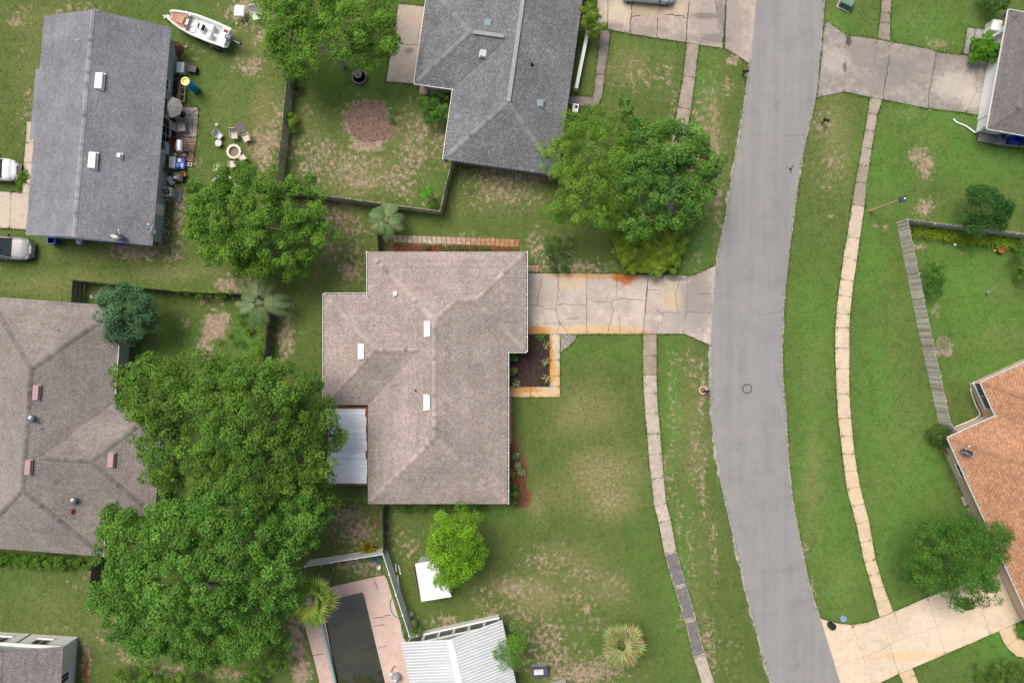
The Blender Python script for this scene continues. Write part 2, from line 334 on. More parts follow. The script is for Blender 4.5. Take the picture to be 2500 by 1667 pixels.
# --- driveways of the neighbours
z4 = lambda x, y: (1950 + x / 3.5636, y / 3.5636)
ur = paving('driveway', [[z4(235, 185), z4(420, 310), z4(395, 802), z4(300, 822), z4(160, 850), z4(215, 300)], [z4(420, 310), z4(680, 345), z4(618, 850), z4(395, 802)], [z4(680, 345), z4(795, 368), z4(737, 870), z4(618, 850)],
    [z4(795, 368), z4(1160, 435), z4(1190, 460), z4(1120, 945), z4(737, 870)], [z4(1190, 460), z4(1490, 490), z4(1560, 520), z4(1545, 800), z4(1450, 985), z4(1120, 945)], [z4(1560, 520), z4(1700, 550), z4(1690, 800), z4(1545, 800)], [z4(1545, 800), z4(1690, 800), z4(1630, 1015), z4(1450, 985)]], M_conc_grey)
for p in ([(1190, 470), (1180, 560), (1130, 800), (1120, 930)], [(790, 480), (765, 640), (740, 780), (735, 860)]): crackline([z4(*q) for q in p], .055, ur, mat=M_weed)
z3 = lambda x, y: (1400 + x / 3.92, y / 3.92)
D2 = [[z3(330, -300), z3(575, -300), z3(540, 325), z3(330, 285)], [z3(575, -300), z3(835, -300), z3(797, 370), z3(540, 325)], [z3(835, -300), z3(1125, -300), z3(1080, 408), z3(797, 370)], [z3(1125, -300), z3(1245, -300), z3(1212, 435), z3(1080, 408)],
      [z3(1245, -300), z3(1470, -300), z3(1430, 465), z3(1212, 435)], [z3(1470, -300), z3(1775, -300), z3(1752, 0), z3(1700, 440), z3(1680, 610), z3(1560, 530), z3(1450, 470)], [z3(230, -300), z3(330, -300), z3(325, 230), z3(290, 280), z3(230, 280)]]
td = paving('driveway', D2, M_conc_top)
for p in ([(870, 145), (940, 145), (1040, 160), (1080, 175)], [(805, 180), (800, 290)], [(545, 160), (640, 155)], [(1100, 20), (1090, 200), (1082, 390)], [(1430, 220), (1440, 330), (1425, 440)], [(1360, 10), (1375, 140)], [(570, 0), (545, 200), (540, 310)]):
    crackline([z3(*q) for q in p], .075, td, mat=M_weed)
paving('garden_path', [[z3(262, 285), z3(352, 300), z3(300, 720), z3(215, 715)], [z3(215, 715), z3(300, 720), z3(272, 930), z3(225, 1020), z3(185, 1025), z3(185, 930)], [z3(-60, 925), z3(185, 930), z3(185, 1025), z3(-60, 1000)]], M_conc_dark, [(1.15, 1.1, 1.1), (1.3, 1.22, 1.2), (1.25, 1.15, 1.15)])
z5 = lambda x, y: (1900 + x / 3.92, 1300 + y / 3.92)
wd = paving('driveway', [[z5(405, 820), z5(560, 862), z5(705, 878), z5(890, 1430), z5(960, 1640), z5(690, 1740), z5(580, 1400)], [z5(705, 878), z5(840, 858), z5(985, 805), z5(1150, 1347), z5(960, 1439), z5(890, 1430)],
    [z5(985, 805), z5(1110, 752), z5(1282, 1293), z5(1150, 1347)], [z5(1110, 752), z5(1425, 615), z5(1597, 1160), z5(1282, 1293)], [z5(1425, 615), z5(1860, 450), z5(2022, 975), z5(1597, 1160)], [z5(1860, 450), z5(2190, 330), z5(2400, 700), z5(2420, 800), z5(2110, 938), z5(2022, 975)]], M_conc_warm)
for p in ([(550, 1285), (680, 1225), (860, 1165), (980, 1125), (1050, 1070), (1250, 985), (1400, 945), (1540, 880)], [(1950, 710), (2080, 690), (2200, 630)]): crackline([z5(*q) for q in p], .03, wd, mat=pm('crack_tan', (.30, .24, .18)))
paving('sidewalk', [[z5(1150, 1347), z5(1285, 1293), z5(1312, 1365), z5(1180, 1400)], [z5(1180, 1400), z5(1312, 1365), z5(1420, 1640), z5(1290, 1690)]], M_conc_yel, [(.98, .9, .76)] * 2)
paving('front_walk', [[z5(2110, 938), z5(2270, 870), z5(2300, 1000), z5(2180, 1090), z5(2150, 1040)], [z5(2180, 1090), z5(2300, 1000), z5(2360, 1030), z5(2480, 1020), z5(2480, 1185), z5(2352, 1190), z5(2280, 1180)]], M_conc_warm, [(.95, .88, .74)] * 2)
paving('entry_walk', [[(2352, 132), (2357, 95), (2362, 67), (2381, 70), (2377, 95), (2366, 110), (2366, 134)], [(2381, 70), (2420, 76), (2455, 82), (2450, 100), (2378, 96)]], stain_mat('concrete_blue_grey', (.35, .34, .335), [], var=.05))
paving('utility_pad', [[(2388, 325), (2420, 332), (2500, 345), (2500, 362), (2440, 356), (2386, 345)]], stain_mat('concrete_pad', (.42, .38, .34), [], var=.2, scale=3))
# --- patios on the left
paving('patio', [[(973.7, 10), (1045, 18), (1031, 112), (957, 107)], [(957, 107), (1031, 112), (1020, 206), (943, 200)]], M_conc_patio, [1, 1.03])
paving('step_pads', [[(1024, 208), (1046, 211), (1044, 232), (1024, 231)], [(1051, 214), (1078, 217), (1077, 233), (1050, 233)]], M_conc_patio, [(.95, .87, .77)] * 2)
paving('driveway', [[(-160, 457), (28, 470), (24, 558), (-160, 545)], [(28, 470), (84, 474), (76, 562), (24, 558)]], stain_mat('concrete_left_drive', (.55, .475, .40), [], var=.06))
paving('house_walk', [[(67, 297), (90, 297), (88, 350), (63, 350)], [(63, 350), (88, 350), (86, 398), (59, 397)], [(59, 397), (86, 398), (82, 474), (55, 472)]], stain_mat('concrete_left_walk', (.53, .455, .39), [], var=.06))
tl = []
for i in range(5):
    for j in range(7):
        f = lambda u, v: (428 + 57 * u - 4.4 * v, 262 + 1 * u + 72 * v)
        tl.append([f(i / 5, j / 7), f((i + 1) / 5, j / 7), f((i + 1) / 5, (j + 1) / 7), f(i / 5, (j + 1) / 7)])
paving('tiled_patio', tl, stain_mat('patio_tile', (.42, .375, .345), [], var=.1), bed=[[(428, 262), (485, 263), (481, 335), (424, 334)]])
# --- road
Lp = [(1850, -160), (1846, -60), (1844, 0), (1831, 138), (1818, 244), (1796, 372), (1770, 531), (1749, 659), (1735, 787), (1735, 957), (1743, 1074), (1765, 1201), (1796, 1339), (1826, 1467), (1860, 1594), (1882, 1667), (1915, 1770), (1960, 1880)]
Rp = [(2022, -160), (2017, -60), (2014, 0), (2002, 128), (1993, 228), (1966, 351), (1945, 478), (1926, 627), (1913, 765), (1911, 914), (1919, 1020), (1929, 1169), (1956, 1329), (1982, 1446), (2009, 1530), (2046, 1637), (2056, 1667), (2090, 1765), (2135, 1870)]
Ls = smoothpts([g2(*p) for p in Lp], 8); Rs = smoothpts([g2(*p) for p in Rp], 8)
def resamp(P, n):
    d = [0]
    for i in range(1, len(P)): d.append(d[-1] + (P[i] - P[i - 1]).length)
    t = np.linspace(0, d[-1], n); return np.stack([np.interp(t, d, [p.x for p in P]), np.interp(t, d, [p.y for p in P])], 1)
NR = 320; La = resamp(Ls, NR); Ra = resamp(Rs, NR)
jl = np.array([rnd.uniform(-.025, .025) for _ in range(NR)]); jr = np.array([rnd.uniform(-.02, .02) for _ in range(NR)])
La[:, 0] += jl; Ra[:, 0] += jr
us = np.array([0, .03, .1, .2, .3, .4, .5, .6, .7, .8, .9, .97, 1.0]); K = len(us)
V = []; 
for i in range(NR):
    for u in us:
        x = La[i] * (1 - u) + Ra[i] * u; V.append((x[0], x[1], 0.03 + 0.07 * (1 - (2 * u - 1) ** 2)))
F = [(i * K + k, i * K + k + 1, (i + 1) * K + k + 1, (i + 1) * K + k) for i in range(NR - 1) for k in range(K - 1)]
m, t, b, N, L = nt('asphalt_worn'); b.inputs['Roughness'].default_value = .9; b.inputs['Specular IOR Level'].default_value = .2
geo = N.new('ShaderNodeNewGeometry')
def _noise(s, d, st=None, r=.65):
    n = N.new('ShaderNodeTexNoise'); n.inputs['Scale'].default_value = s; n.inputs['Detail'].default_value = d; n.inputs['Roughness'].default_value = r
    if st:
        mp = N.new('ShaderNodeMapping'); mp.inputs['Scale'].default_value = st; mp.inputs['Rotation'].default_value = (0, 0, R(4)); L.new(geo.outputs['Position'], mp.inputs[0]); L.new(mp.outputs[0], n.inputs['Vector'])
    else: L.new(geo.outputs['Position'], n.inputs['Vector'])
    return n.outputs['Fac']
def _ramp(s, *st):
    r = N.new('ShaderNodeValToRGB'); e = r.color_ramp.elements
    while len(e) < len(st): e.new(.5)
    for q, (p, c) in zip(e, st): q.position = p; q.color = (*c, 1)
    L.new(s, r.inputs[0]); return r.outputs[0]
def _mul(a, c, f=1.0):
    x = N.new('ShaderNodeMix'); x.data_type = 'RGBA'; x.blend_type = 'MULTIPLY'; x.inputs[0].default_value = f; L.new(a, x.inputs[6]); L.new(c, x.inputs[7]); return x.outputs[2]
c = _ramp(_noise(.45, 8, None, .75), (.3, (.222, .219, .222)), (.45, (.258, .254, .254)), (.58, (.272, .267, .262)), (.72, (.300, .293, .284)))
c = _mul(c, _ramp(_noise(1.0, 5, (1.1, .05, 1)), (.30, (.88, .88, .90)), (.5, (.98, .98, .98)), (.70, (1.05, 1.05, 1.04))))
c = _mul(c, _ramp(_noise(14, 6, None, .8), (.3, (.80, .80, .80)), (.7, (1.12, 1.12, 1.12))))
c = _mul(c, _ramp(_noise(70, 3, None, .8), (.3, (.72, .72, .72)), (.6, (1.08, 1.08, 1.08)), (.8, (1.25, 1.24, 1.2))))
L.new(c, b.inputs['Base Color'])
bu = N.new('ShaderNodeBump'); bu.inputs['Strength'].default_value = .5; bu.inputs['Distance'].default_value = .01; L.new(_noise(60, 4), bu.inputs['Height']); L.new(bu.outputs[0], b.inputs['Normal'])
road = struct(obj('road', mesh_np('road', V, F), m)); road.data.polygons.foreach_set('use_smooth', [True] * len(road.data.polygons))
ROADPOLY = [tuple(p) for p in La[::3]] + [tuple(p) for p in Ra[::-3]]
HARD.append(ROADPOLY); EDGES.append([tuple(p) for p in La]); EDGES.append([tuple(p) for p in Ra])
for px_, py_, r_ in ((1929, 414, .16), (1934, 407, .08), (1931, 421, .07), (1920, 410, .05)):
    MB().prism([tuple(G(px_, py_).xy + Vector((math.cos(q_), math.sin(q_))) * r_ * rnd.uniform(.7, 1.2)) for q_ in np.linspace(0, 6.28, 11)[:-1]], .06, .092).build('tar_spot', pm('tar', (.03, .03, .032), .7), road)
M_seam = pm('asphalt_seam', (.205, .20, .20), .9, .3, 3)
for off_, i0, i1 in ((.52, 0, 150), (.47, 120, 319), (.30, 40, 110), (.74, 150, 230)):
    Vc = []; ph_ = rnd.random() * 6
    for i in range(i0, i1):
        u_ = off_ + .012 * math.sin(i * .11 + ph_) + rnd.uniform(-.003, .003); c_ = La[i] * (1 - u_) + Ra[i] * u_; w_ = .018 * rnd.uniform(.2, 1); z_ = .034 + .07 * (1 - (2 * u_ - 1) ** 2); Vc += [(c_[0] - w_, c_[1], z_), (c_[0] + w_, c_[1], z_)]
    MB().add(Vc, [(2 * i, 2 * i + 1, 2 * i + 3, 2 * i + 2) for i in range(i1 - i0 - 1)]).build('crack', M_seam, road)
for y_px, x0_, x1_ in ((330, 1840, 1965), (610, 1800, 1870), (1150, 1790, 1890), (1385, 1870, 1950), (760, 1830, 1905)):
    crackline([(x0_, y_px), ((x0_ + x1_) / 2, y_px + 6), (x1_, y_px - 3)], .03, road, .105, M_seam, 3)
# manhole and small tar marks on the road
mh = thing('manhole_cover', 'round iron manhole cover set in the grey road', 'manhole', G(1824, 949, .095))
MB().lathe([(.46, 0), (.46, .012), (.36, .014), (.36, 0)], n=36).build('ring', pm('iron_dark', (.07, .07, .075), .7, .2), mh)
lidm = MB().lathe([(.355, .006), (.0, .007)], n=36)
for k in range(10): lidm.box((0, (k - 4.5) * .07, .010), (2 * math.sqrt(max(.01, .33 ** 2 - ((k - 4.5) * .07) ** 2)), .02, .008))
lidm.build('lid', pm('iron_dusty', (.24, .235, .235), .8, .2, 12), mh)
POOL = [g2(*p) for p in ((786, 1468), (884, 1444.5), (889, 1450), (941, 1667), (968, 1775), (868, 1800), (822, 1667))]

# mildewed cores of the dark sidewalk slabs, pale worn borders left around them
M_mild = stain_mat('mildew_crust', (.185, .175, .172), [], var=.3, scale=3)
for q_ in secs([(1622, 1352, 1651, 1344), (1646, 1435, 1675, 1426), (1672, 1515, 1699, 1508), (1693, 1605, 1721, 1597)], 1):
    P4 = [Vector(g2(*c_)) for c_ in q_]; cn = sum(P4, Vector((0, 0))) / 4; w4 = [tuple(cn + (p_ - cn) * .90) for p_ in P4]
    MB().prism(subdiv_poly(w4, .12, .075, rnd), .03, .055).build('mildew', M_mild, sw)
# ------------------------------------------------------------------ houses
M_white = pm('white_paint', (.74, .75, .74), .6, .04, 3, .05); M_gut = pm('gutter_white', (.72, .72, .70), .45, .06, 4, 0)
M_gutd = pm('gutter_inside', (.09, .085, .08), .9, .3, 5); M_glass = pm('window_glass', (.018, .024, .028), .06, .3, 1.5, 0, spec=.6)
M_found = pm('slab_edge', (.33, .30, .27), .9)
class Roof:
    """rects: (x0,x1,y0,y1,kind) in house metres, kind hip | gy (gable, ridge along y)"""
    def __init__(s, rects, eave, pitch): s.r = rects; s.e = eave; s.p = pitch
    def h1(s, q, x, y):
        x0, x1, y0, y1, k = q
        if x < x0 - 1e-6 or x > x1 + 1e-6 or y < y0 - 1e-6 or y > y1 + 1e-6: return -1.0
        d = min(x - x0, x1 - x) if k == 'gy' else min(x - x0, x1 - x, y - y0, y1 - y)
        return d * s.p
    def zmax(s, x, y, skip=None): return max([s.h1(q, x, y) for i, q in enumerate(s.r) if i != skip] + [-1.0])
    def z(s, x, y): return s.e + max(0, s.zmax(x, y))
def roof_faces(q):
    x0, x1, y0, y1, k = q; W = x1 - x0; D = y1 - y0
    if k == 'gy': return [((x1, y0), (0, 1), (-1, 0), D, W / 2, False), ((x0, y1), (0, -1), (1, 0), D, W / 2, False)]
    h = min(W, D) / 2
    return [((x0, y0), (1, 0), (0, 1), W, h, True), ((x1, y0), (0, 1), (-1, 0), D, h, True), ((x1, y1), (-1, 0), (0, -1), W, h, True), ((x0, y1), (0, -1), (1, 0), D, h, True)]
def build_roof(house, roof, mat, dark=.58, caplight=1.12, pitchx=.29, expo=.15, seed=1, lift=0.0, tintfn=None):
    rr = random.Random(seed); e, p = roof.e, roof.p; dk = MB(); V = []; F = []; C = []
    for qi, q in enumerate(roof.r):
        off = .02 + .004 * qi
        for (o, du, dv, ln, h, hip) in roof_faces(q):
            P = lambda u, s, dz: (o[0] + du[0] * u + dv[0] * s, o[1] + du[1] * u + dv[1] * s, e + s * p + dz)
            if hip: top = [P(ln - h, h, -off), P(h, h, -off)] if ln > 2 * h + .01 else [P(h, h, -off)]
            else: top = [P(ln, h, -off), P(0, h, -off)]
            pts = [P(0, 0, -off), P(ln, 0, -off)] + top; dk.add(pts, [tuple(range(len(pts)))])
            n = int(h / (expo * .93)) + 1; st = h / n
            for k in range(n):
                s0 = k * st - (.03 if k == 0 else 0); s1 = min(h, (k + 1) * st + .015); ph = (k % 2) * pitchx * .5 + pitchx; cell = 0; u = -ph
                rowc = rr.uniform(.95, 1.05)
                while -ph + cell * pitchx < ln:
                    u = -ph + cell * pitchx; cell += 1; cut = pitchx * rr.uniform(.54, .66)
                    for a, b, dl in ((u, u + cut, False), (u + cut, u + pitchx - .004, True)):
                        lo0, hi0 = (max(s0, 0), ln - max(s0, 0)) if hip else (0, ln); lo1, hi1 = (s1, ln - s1) if hip else (0, ln)
                        A0, B0 = max(a, lo0), min(b, hi0); A1, B1 = min(max(a, lo1), hi1), max(min(b, hi1), lo1)
                        if B0 - A0 < .01: continue
                        if B1 < A1: A1 = B1 = (A1 + B1) / 2
                        m = P((A0 + B0) / 2, (s0 + s1) / 2, 0); hs = (s0 + s1) / 2 * p; zo = roof.zmax(m[0], m[1], qi)
                        if zo > hs + .05: continue
                        if abs(zo - hs) < .004 and any(abs(roof.h1(roof.r[j], m[0], m[1]) - hs) < .004 for j in range(qi)): continue
                        z0 = .020 if not dl else .008; i0 = len(V)
                        V += [P(A0, s0, z0), P(B0, s0, z0), P(B1, s1, .002), P(A1, s1, .002)]; F.append((i0, i0 + 1, i0 + 2, i0 + 3))
                        c = rowc * (rr.uniform(.86, 1.14) if not dl else (dark * rr.uniform(.8, 1.25) if rr.random() < .8 else rr.uniform(.85, 1.05))); t = tintfn(rr) if tintfn else (1, 1, 1)
                        C.append((c * t[0], c * t[1], c * t[2]))
    rf = dk.build('roof', mat, house)
    stuff(obj('shingles', mesh_np('shingles', V, F, np.array(C)), mat, rf))
    # ridge and hip caps: one piece after another along every real ridge
    caps = []; cb = MB()
    for qi, q in enumerate(roof.r):
        x0, x1, y0, y1, k = q; W = x1 - x0; D = y1 - y0; h = min(W, D) / 2 if k == 'hip' else W / 2
        if k == 'gy': segs = [((x0 + h, y0), (x0 + h, y1))]
        else:
            A = (x0 + h, y0 + h); B = (x1 - h, y1 - h); segs = [(A, B)]
            if W <= D: segs += [((x0, y0), A), ((x1, y0), A), ((x0, y1), B), ((x1, y1), B)]
            else: segs += [((x0, y0), A), ((x0, y1), A), ((x1, y0), B), ((x1, y1), B)]
        for a, b in segs:
            a = Vector(a); b = Vector(b); ln = (b - a).length
            if ln < .2: continue
            d = (b - a) / ln; nn = Vector((-d.y, d.x)); n = max(1, int(ln / .30))
            for i in range(n):
                t = a + d * ((i + .5) * ln / n); zc = roof.h1(q, t.x, t.y); g = .22
                zl = roof.zmax(*(t + nn * g)); zr = roof.zmax(*(t - nn * g))
                if roof.zmax(t.x, t.y, qi) > zc + .03 or zl > zc - .02 or zr > zc - .02: continue
                if any((t - u).length < .13 for u in caps): continue
                caps.append(t); w = .19; L = ln / n * .56; pts = []
                c = caplight * rr.uniform(.78, 1.08) * (.72 if rr.random() < .12 else 1)
                for sgn, zz_ in ((-1, .030), (1, .050)):
                    for side in (1, 0, -1):
                        pp = t + d * (sgn * L) + nn * (side * w); hh = zc + (roof.h1(q, *(t + d * .01)) - zc) / .01 * (sgn * L)
                        pts.append((pp.x, pp.y, e + hh + zz_ - (abs(side) * (w / g) * (zc - (zl if side > 0 else zr)) if side else 0)))
                cb.add(pts, [(0, 1, 4, 3), (1, 2, 5, 4)], (c, c * .99, c * .97))
    if cb.v: stuff(cb.build('ridge_caps', mat, rf))
    return rf
def offset_poly(P, d):
    n = len(P); out = []; area = sum(P[i][0] * P[(i + 1) % n][1] - P[(i + 1) % n][0] * P[i][1] for i in range(n)); sg = 1 if area > 0 else -1
    for i in range(n):
        a, b, c = Vector(P[i - 1]), Vector(P[i]), Vector(P[(i + 1) % n]); d1 = (b - a).normalized(); d2 = (c - b).normalized()
        n1 = Vector((-d1.y, d1.x)) * sg; n2 = Vector((-d2.y, d2.x)) * sg; out.append(tuple(b + (n1 + n2) * (d / (1 + n1.dot(n2)))))
    return out
def walls(house, outline, eave, inset, mat, base=True, z1=None):
    w = offset_poly(outline, inset)
    wall = MB().prism(w, .05, (z1 or eave - .02)).build('wall', mat, house)
    if base: MB().prism(offset_poly(outline, inset - .06), -.15, .12).build('foundation', M_found, house)
    # soffit and fascia close the eaves
    s = MB(); s.prism(offset_poly(outline, .03), eave - .17, eave - .035); s.build('fascia', M_white, house)
    HARD.append([tuple((house.matrix_basis @ Vector((*p, 0)))[:2]) for p in offset_poly(outline, inset - .25)])
    return wall
def gutter(house, a, b, eave, w=.13):
    a = Vector(a); b = Vector(b); d = (b - a); ln = d.length; d /= ln; ang = math.atan2(d.y, d.x); mid = (a + b) / 2
    nn = Vector((d.y, -d.x))
    g = MB(); g.box((*(mid + nn * w), eave - .04), (ln + w, .045, .11), ang); g.box((*(mid + nn * .012), eave - .05), (ln, .02, .09), ang)
    n = max(2, int(ln / 1.1))
    for i in range(n + 1): g.box((*(a + d * (ln * i / n) + nn * w * .5), eave - .005), (.05, w, .012), ang)
    go = g.build('gutter', M_gut, house)
    MB().box((*(mid + nn * w * .5), eave - .085), (ln, w - .02, .012), ang).build('gutter_floor', M_gutd, go)
def window(house, c, w, h, nrm, name='window', frame=.06, nx=2, ny=1, mat=None):
    """a window on a wall; nrm is the outward direction angle"""
    d = MB(); ang = nrm + math.pi / 2; x, y, z = c; ox, oy = math.cos(nrm), math.sin(nrm)
    t = Vector((math.cos(ang), math.sin(ang), 0))
    for sgn in (-1, 1):
        d.box((x + t.x * sgn * w / 2, y + t.y * sgn * w / 2, z), (frame, .09, h + frame), ang); d.box((x, y, z + sgn * h / 2), (w - frame, .085, frame), ang)
    for i in range(1, nx): q = (i / nx - .5) * w; d.box((x + t.x * q, y + t.y * q, z), (.04, .07, h - frame), ang)
    for j in range(1, ny): q = (j / ny - .5) * h; d.box((x, y, z + q), (w - frame, .06, .035), ang)
    d.box((x + ox * .06, y + oy * .06, z - h / 2 - .04), (w + .16, .14, .05), ang)
    f = d.build(name, M_white, house)
    for i in range(nx):
        q = ((i + .5) / nx - .5) * w; MB().box((x + t.x * q + ox * .012, y + t.y * q + oy * .012, z), (w / nx - .03, .02, h - .05), ang).build('pane', mat or M_glass, f)
    return f
def boxvent(house, roof, x, y, mat, w=.5, l=1.05, h=.22, name='roof_vent', ang=0):
    z = roof.z(x, y); sl = .0
    v = MB(); v.box((x, y, z + .03), (w + .12, l + .12, .04), ang); v.box((x, y, z + .03 + h / 2), (w, l, h), ang, ch=.03); return v.build(name, mat, house)
def pipe(house, roof, x, y, mat, r=.05, h=.35, name='vent_pipe'):
    z = roof.z(x, y); MB().lathe([(r * 2.4, -.05), (r * 1.3, .08), (r, .1), (r, h), (r * .75, h), (r * .75, h - .1)], (x, y, z), 12).build(name, mat, house)
def turbine(house, roof, x, y, mat):
    z = roof.z(x, y); t = MB(); t.lathe([(.22, -.08), (.2, .12), (.17, .18), (.26, .26), (.30, .36), (.27, .46), (.14, .54), (.03, .56)], (x, y, z), 18)
    for k in range(14): a = k * math.tau / 14; t.box((x + .285 * math.cos(a), y + .285 * math.sin(a), z + .37), (.035, .02, .2), a + .6)
    t.build('turbine_vent', mat, house)
def dish(house, x, y, z, ang, mat, r=.42):
    d = MB(); rot = Matrix.Rotation(ang, 3, 'Z') @ Matrix.Rotation(R(58), 3, 'Y')
    d.lathe([(r, .09), (r * .7, .045), (r * .35, .012), (.0, .0), (.0, -.012), (r * .35, 0), (r * .7, .03), (r, .075)], (x, y, z + .55), 22, rot, sy=1.15)
    o = d.build('dish_reflector', mat, house, smooth=True)
    c, s = math.cos(ang), math.sin(ang); m = MB(); m.tube([(x, y, z), (x, y, z + .35), (x - .02 * c, y - .02 * s, z + .55)], .025)
    m.tube([(x - .02 * c, y - .02 * s, z + .25), (x + .45 * c, y + .45 * s, z + .45), (x + .58 * c, y + .58 * s, z + .62)], .02); m.box((x + .6 * c, y + .6 * s, z + .65), (.12, .09, .09), ang); m.box((x, y, z + .02), (.22, .18, .03), ang)
    m.build('mast', M_white, house)
def house_frame(px, py, z, rz): v = G(px, py, z); return (v.x, v.y, 0), rz
k26 = (CAMH - 2.6) / FPX
# ---- 1 central house
def lx(px): return (px - CX) * k26
def ly(py): return (CY - py) * k26
hm = thing('house', 'central house with brownish pink hip shingle roof and white roof vents', 'house', (lx(899), ly(615), 0))
ox, oy = lx(899), ly(615); mx = lambda px: lx(px) - ox; my = lambda py: ly(py) - oy
rm = Roof([(0, mx(1284), my(857), 0, 'hip'), (0, mx(1238.5), my(1229), 0, 'hip'), (mx(792), mx(1172), my(988), my(719), 'hip')], 2.6, .42)
M_sh1 = pm('shingle_brown_pink', (.328, .282, .262), .95, .20, .35, .2, 40, attr=True)
def tint1(rr):
    q = rr.random(); return (1.04, .99, .94) if q < .2 else ((.99, .99, 1.02) if q < .4 else (1, 1, 1))
build_roof(hm, rm, M_sh1, .70, 1.15, seed=2, tintfn=tint1)
out1 = [(0, 0), (0, my(719)), (mx(792), my(719)), (mx(792), my(988)), (0, my(988)), (0, my(1229)), (mx(1238.5), my(1229)), (mx(1238.5), my(857)), (mx(1284), my(857)), (mx(1284), 0)]
M_wall1 = pm('stucco_beige', (.42, .36, .29), .9, .08)
walls(hm, out1, 2.6, .45, M_wall1)
for i in (0, 1, 2, 6, 7, 8): gutter(hm, out1[i], out1[i + 1], 2.6)
for px, py in ((1045, 805), (885, 858), (1044, 977)): boxvent(hm, rm, mx(px) + .25, my(py), M_white, .5, 1.25)
boxvent(hm, rm, mx(967) + .15, my(720), M_white, .3, .32, .25); pipe(hm, rm, mx(1022), my(949), pm('pipe_dark', (.08, .08, .08))); pipe(hm, rm, mx(920), my(794), MATS['pipe_dark'], .03, .2); pipe(hm, rm, mx(1037), my(1162), M_gut, .03, .2)
# flat white metal porch roof on the west side
pr = MB(); rr = random.Random(5); x0, x1, y0, y1 = mx(797) , mx(893), my(1181), my(999); n = 9
for i in range(n):
    a = y0 + (y1 - y0) * i / n; b = y0 + (y1 - y0) * (i + 1) / n; pr.box(((x0 + x1) / 2 + rr.uniform(-.06, .06), (a + b) / 2, 2.33 + .012 * (i % 2)), (x1 - x0 + rr.uniform(-.1, .1), (b - a) * 1.02, .03), ry=R(-1.5)); pr.box(((x0 + x1) / 2, b, 2.36), (x1 - x0 - .06, .05, .05), ry=R(-1.5))
pr.build('porch_roof', pm('porch_white_metal', (.66, .69, .73), .5, .16, 1.2, .1, streak=(.15, 3, 1)), hm)
MB().box(((mx(791) + mx(898)) / 2, (y0 + y1) / 2, 2.24), (mx(898) - mx(791), y1 - y0 + .38, .07)).build('porch_deck', pm('porch_rust_wood', (.19, .075, .04), .9, .3, 4), hm)
for xx in (x0 + .1, x1 - .3):
    for yy in (y0, y1 - .3): MB().box((xx, yy, 1.1), (.12, .12, 2.24)).build('porch_post', M_white, hm)
window(hm, (mx(1238.5) - .44, my(1140), 1.5), 1.6, 1.2, 0); window(hm, (mx(1284) - .44, my(735), 1.15), 4.6, 2.1, 0, 'garage_door', nx=4, ny=4, mat=M_white)
# ---- 2 blue grey gable house
hg = thing('house', 'long blue grey gable roofed house with cluttered back patio', 'house', (-36.0, 18.3, 0), R(-4.85))
rg = Roof([(-5.5, 5.5, -9.55, 9.55, 'gy')], 2.6, .385)
M_sh2 = pm('shingle_blue_grey', (.196, .203, .226), .95, .20, .35, .2, 40, attr=True)
build_roof(hg, rg, M_sh2, .78, 1.35, seed=4)
walls(hg, [(-5.5, -9.55), (5.5, -9.55), (5.5, 9.55), (-5.5, 9.55)], 2.6, .55, pm('siding_sage', (.40, .43, .41), .8, .06, 3))
# gable infill
for yy in (-9.0, 9.0): MB().add([(-4.95, yy + dy, zz_) for dy in (-.03, .03) for zz_ in (2.55,)] and [(x_, yy + dy, z_) for dy in (-.03, .03) for x_, z_ in ((-4.95, 2.55), (4.95, 2.55), (0, 2.6 + 5.5 * .385 - .1))], [(0, 1, 2), (5, 4, 3), (0, 3, 4, 1), (1, 4, 5, 2), (2, 5, 3, 0)]).build('gable_wall', MATS['siding_sage'], hg)
# porch eave bump on the west side
pe = MB(); pe.add([(-5.5, -1.2, 2.60), (-5.5, 4.95, 2.60), (-6.0, 4.95, 2.41), (-6.0, -1.2, 2.41)], [(0, 1, 2, 3)]); pe.box((-5.98, 1.87, 2.36), (.05, 6.2, .12)); pe.build('porch_eave', M_sh2, hg)
for x, y in ((.95, 3.7), (.95, -3.0)): boxvent(hg, rg, x, y, M_white, .62, 1.35, .30)
boxvent(hg, rg, 2.75, -2.25, M_gut, .33, .36, .3)
pipe(hg, rg, 2.5, -4.0, M_gut, .04, .25); pipe(hg, rg, 4.75, -2.85, M_gut, .05, .3); pipe(hg, rg, 4.7, -4.0, M_gut, .05, .3); pipe(hg, rg, -1.2, 7.0, M_gut, .06, .3)
window(hg, (4.97, 4.9, 1.6), .9, .9, 0); window(hg, (4.97, .6, 1.25), 2.9, 1.9, 0, nx=4, ny=3); window(hg, (4.97, 3.3, 1.5), .9, 1.0, 0, nx=1)
MB().box((4.98, -6.1, 1.05), (.06, .95, 2.1)).build('back_door', M_white, hg)
# ---- 3 dark grey house at the top
c0 = G(1083, 388, 2.6); hd = thing('house', 'dark grey shingled house with hip roof and slate blue roof vents', 'house', (c0.x, c0.y, 0), R(-8.1))
rd = Roof([(0, 10.0, 0, 22, 'hip'), (-3.4, 9.7, 6.17, 14.8, 'hip')], 2.6, .41)
M_sh3 = pm('shingle_slate', (.165, .173, .183), .95, .20, .35, .2, 40, attr=True)
build_roof(hd, rd, M_sh3, .56, 1.28, .30, .155, 6, tintfn=lambda r_: (1.12, 1.12, 1.12) if r_.random() < .25 else (1, 1, 1))
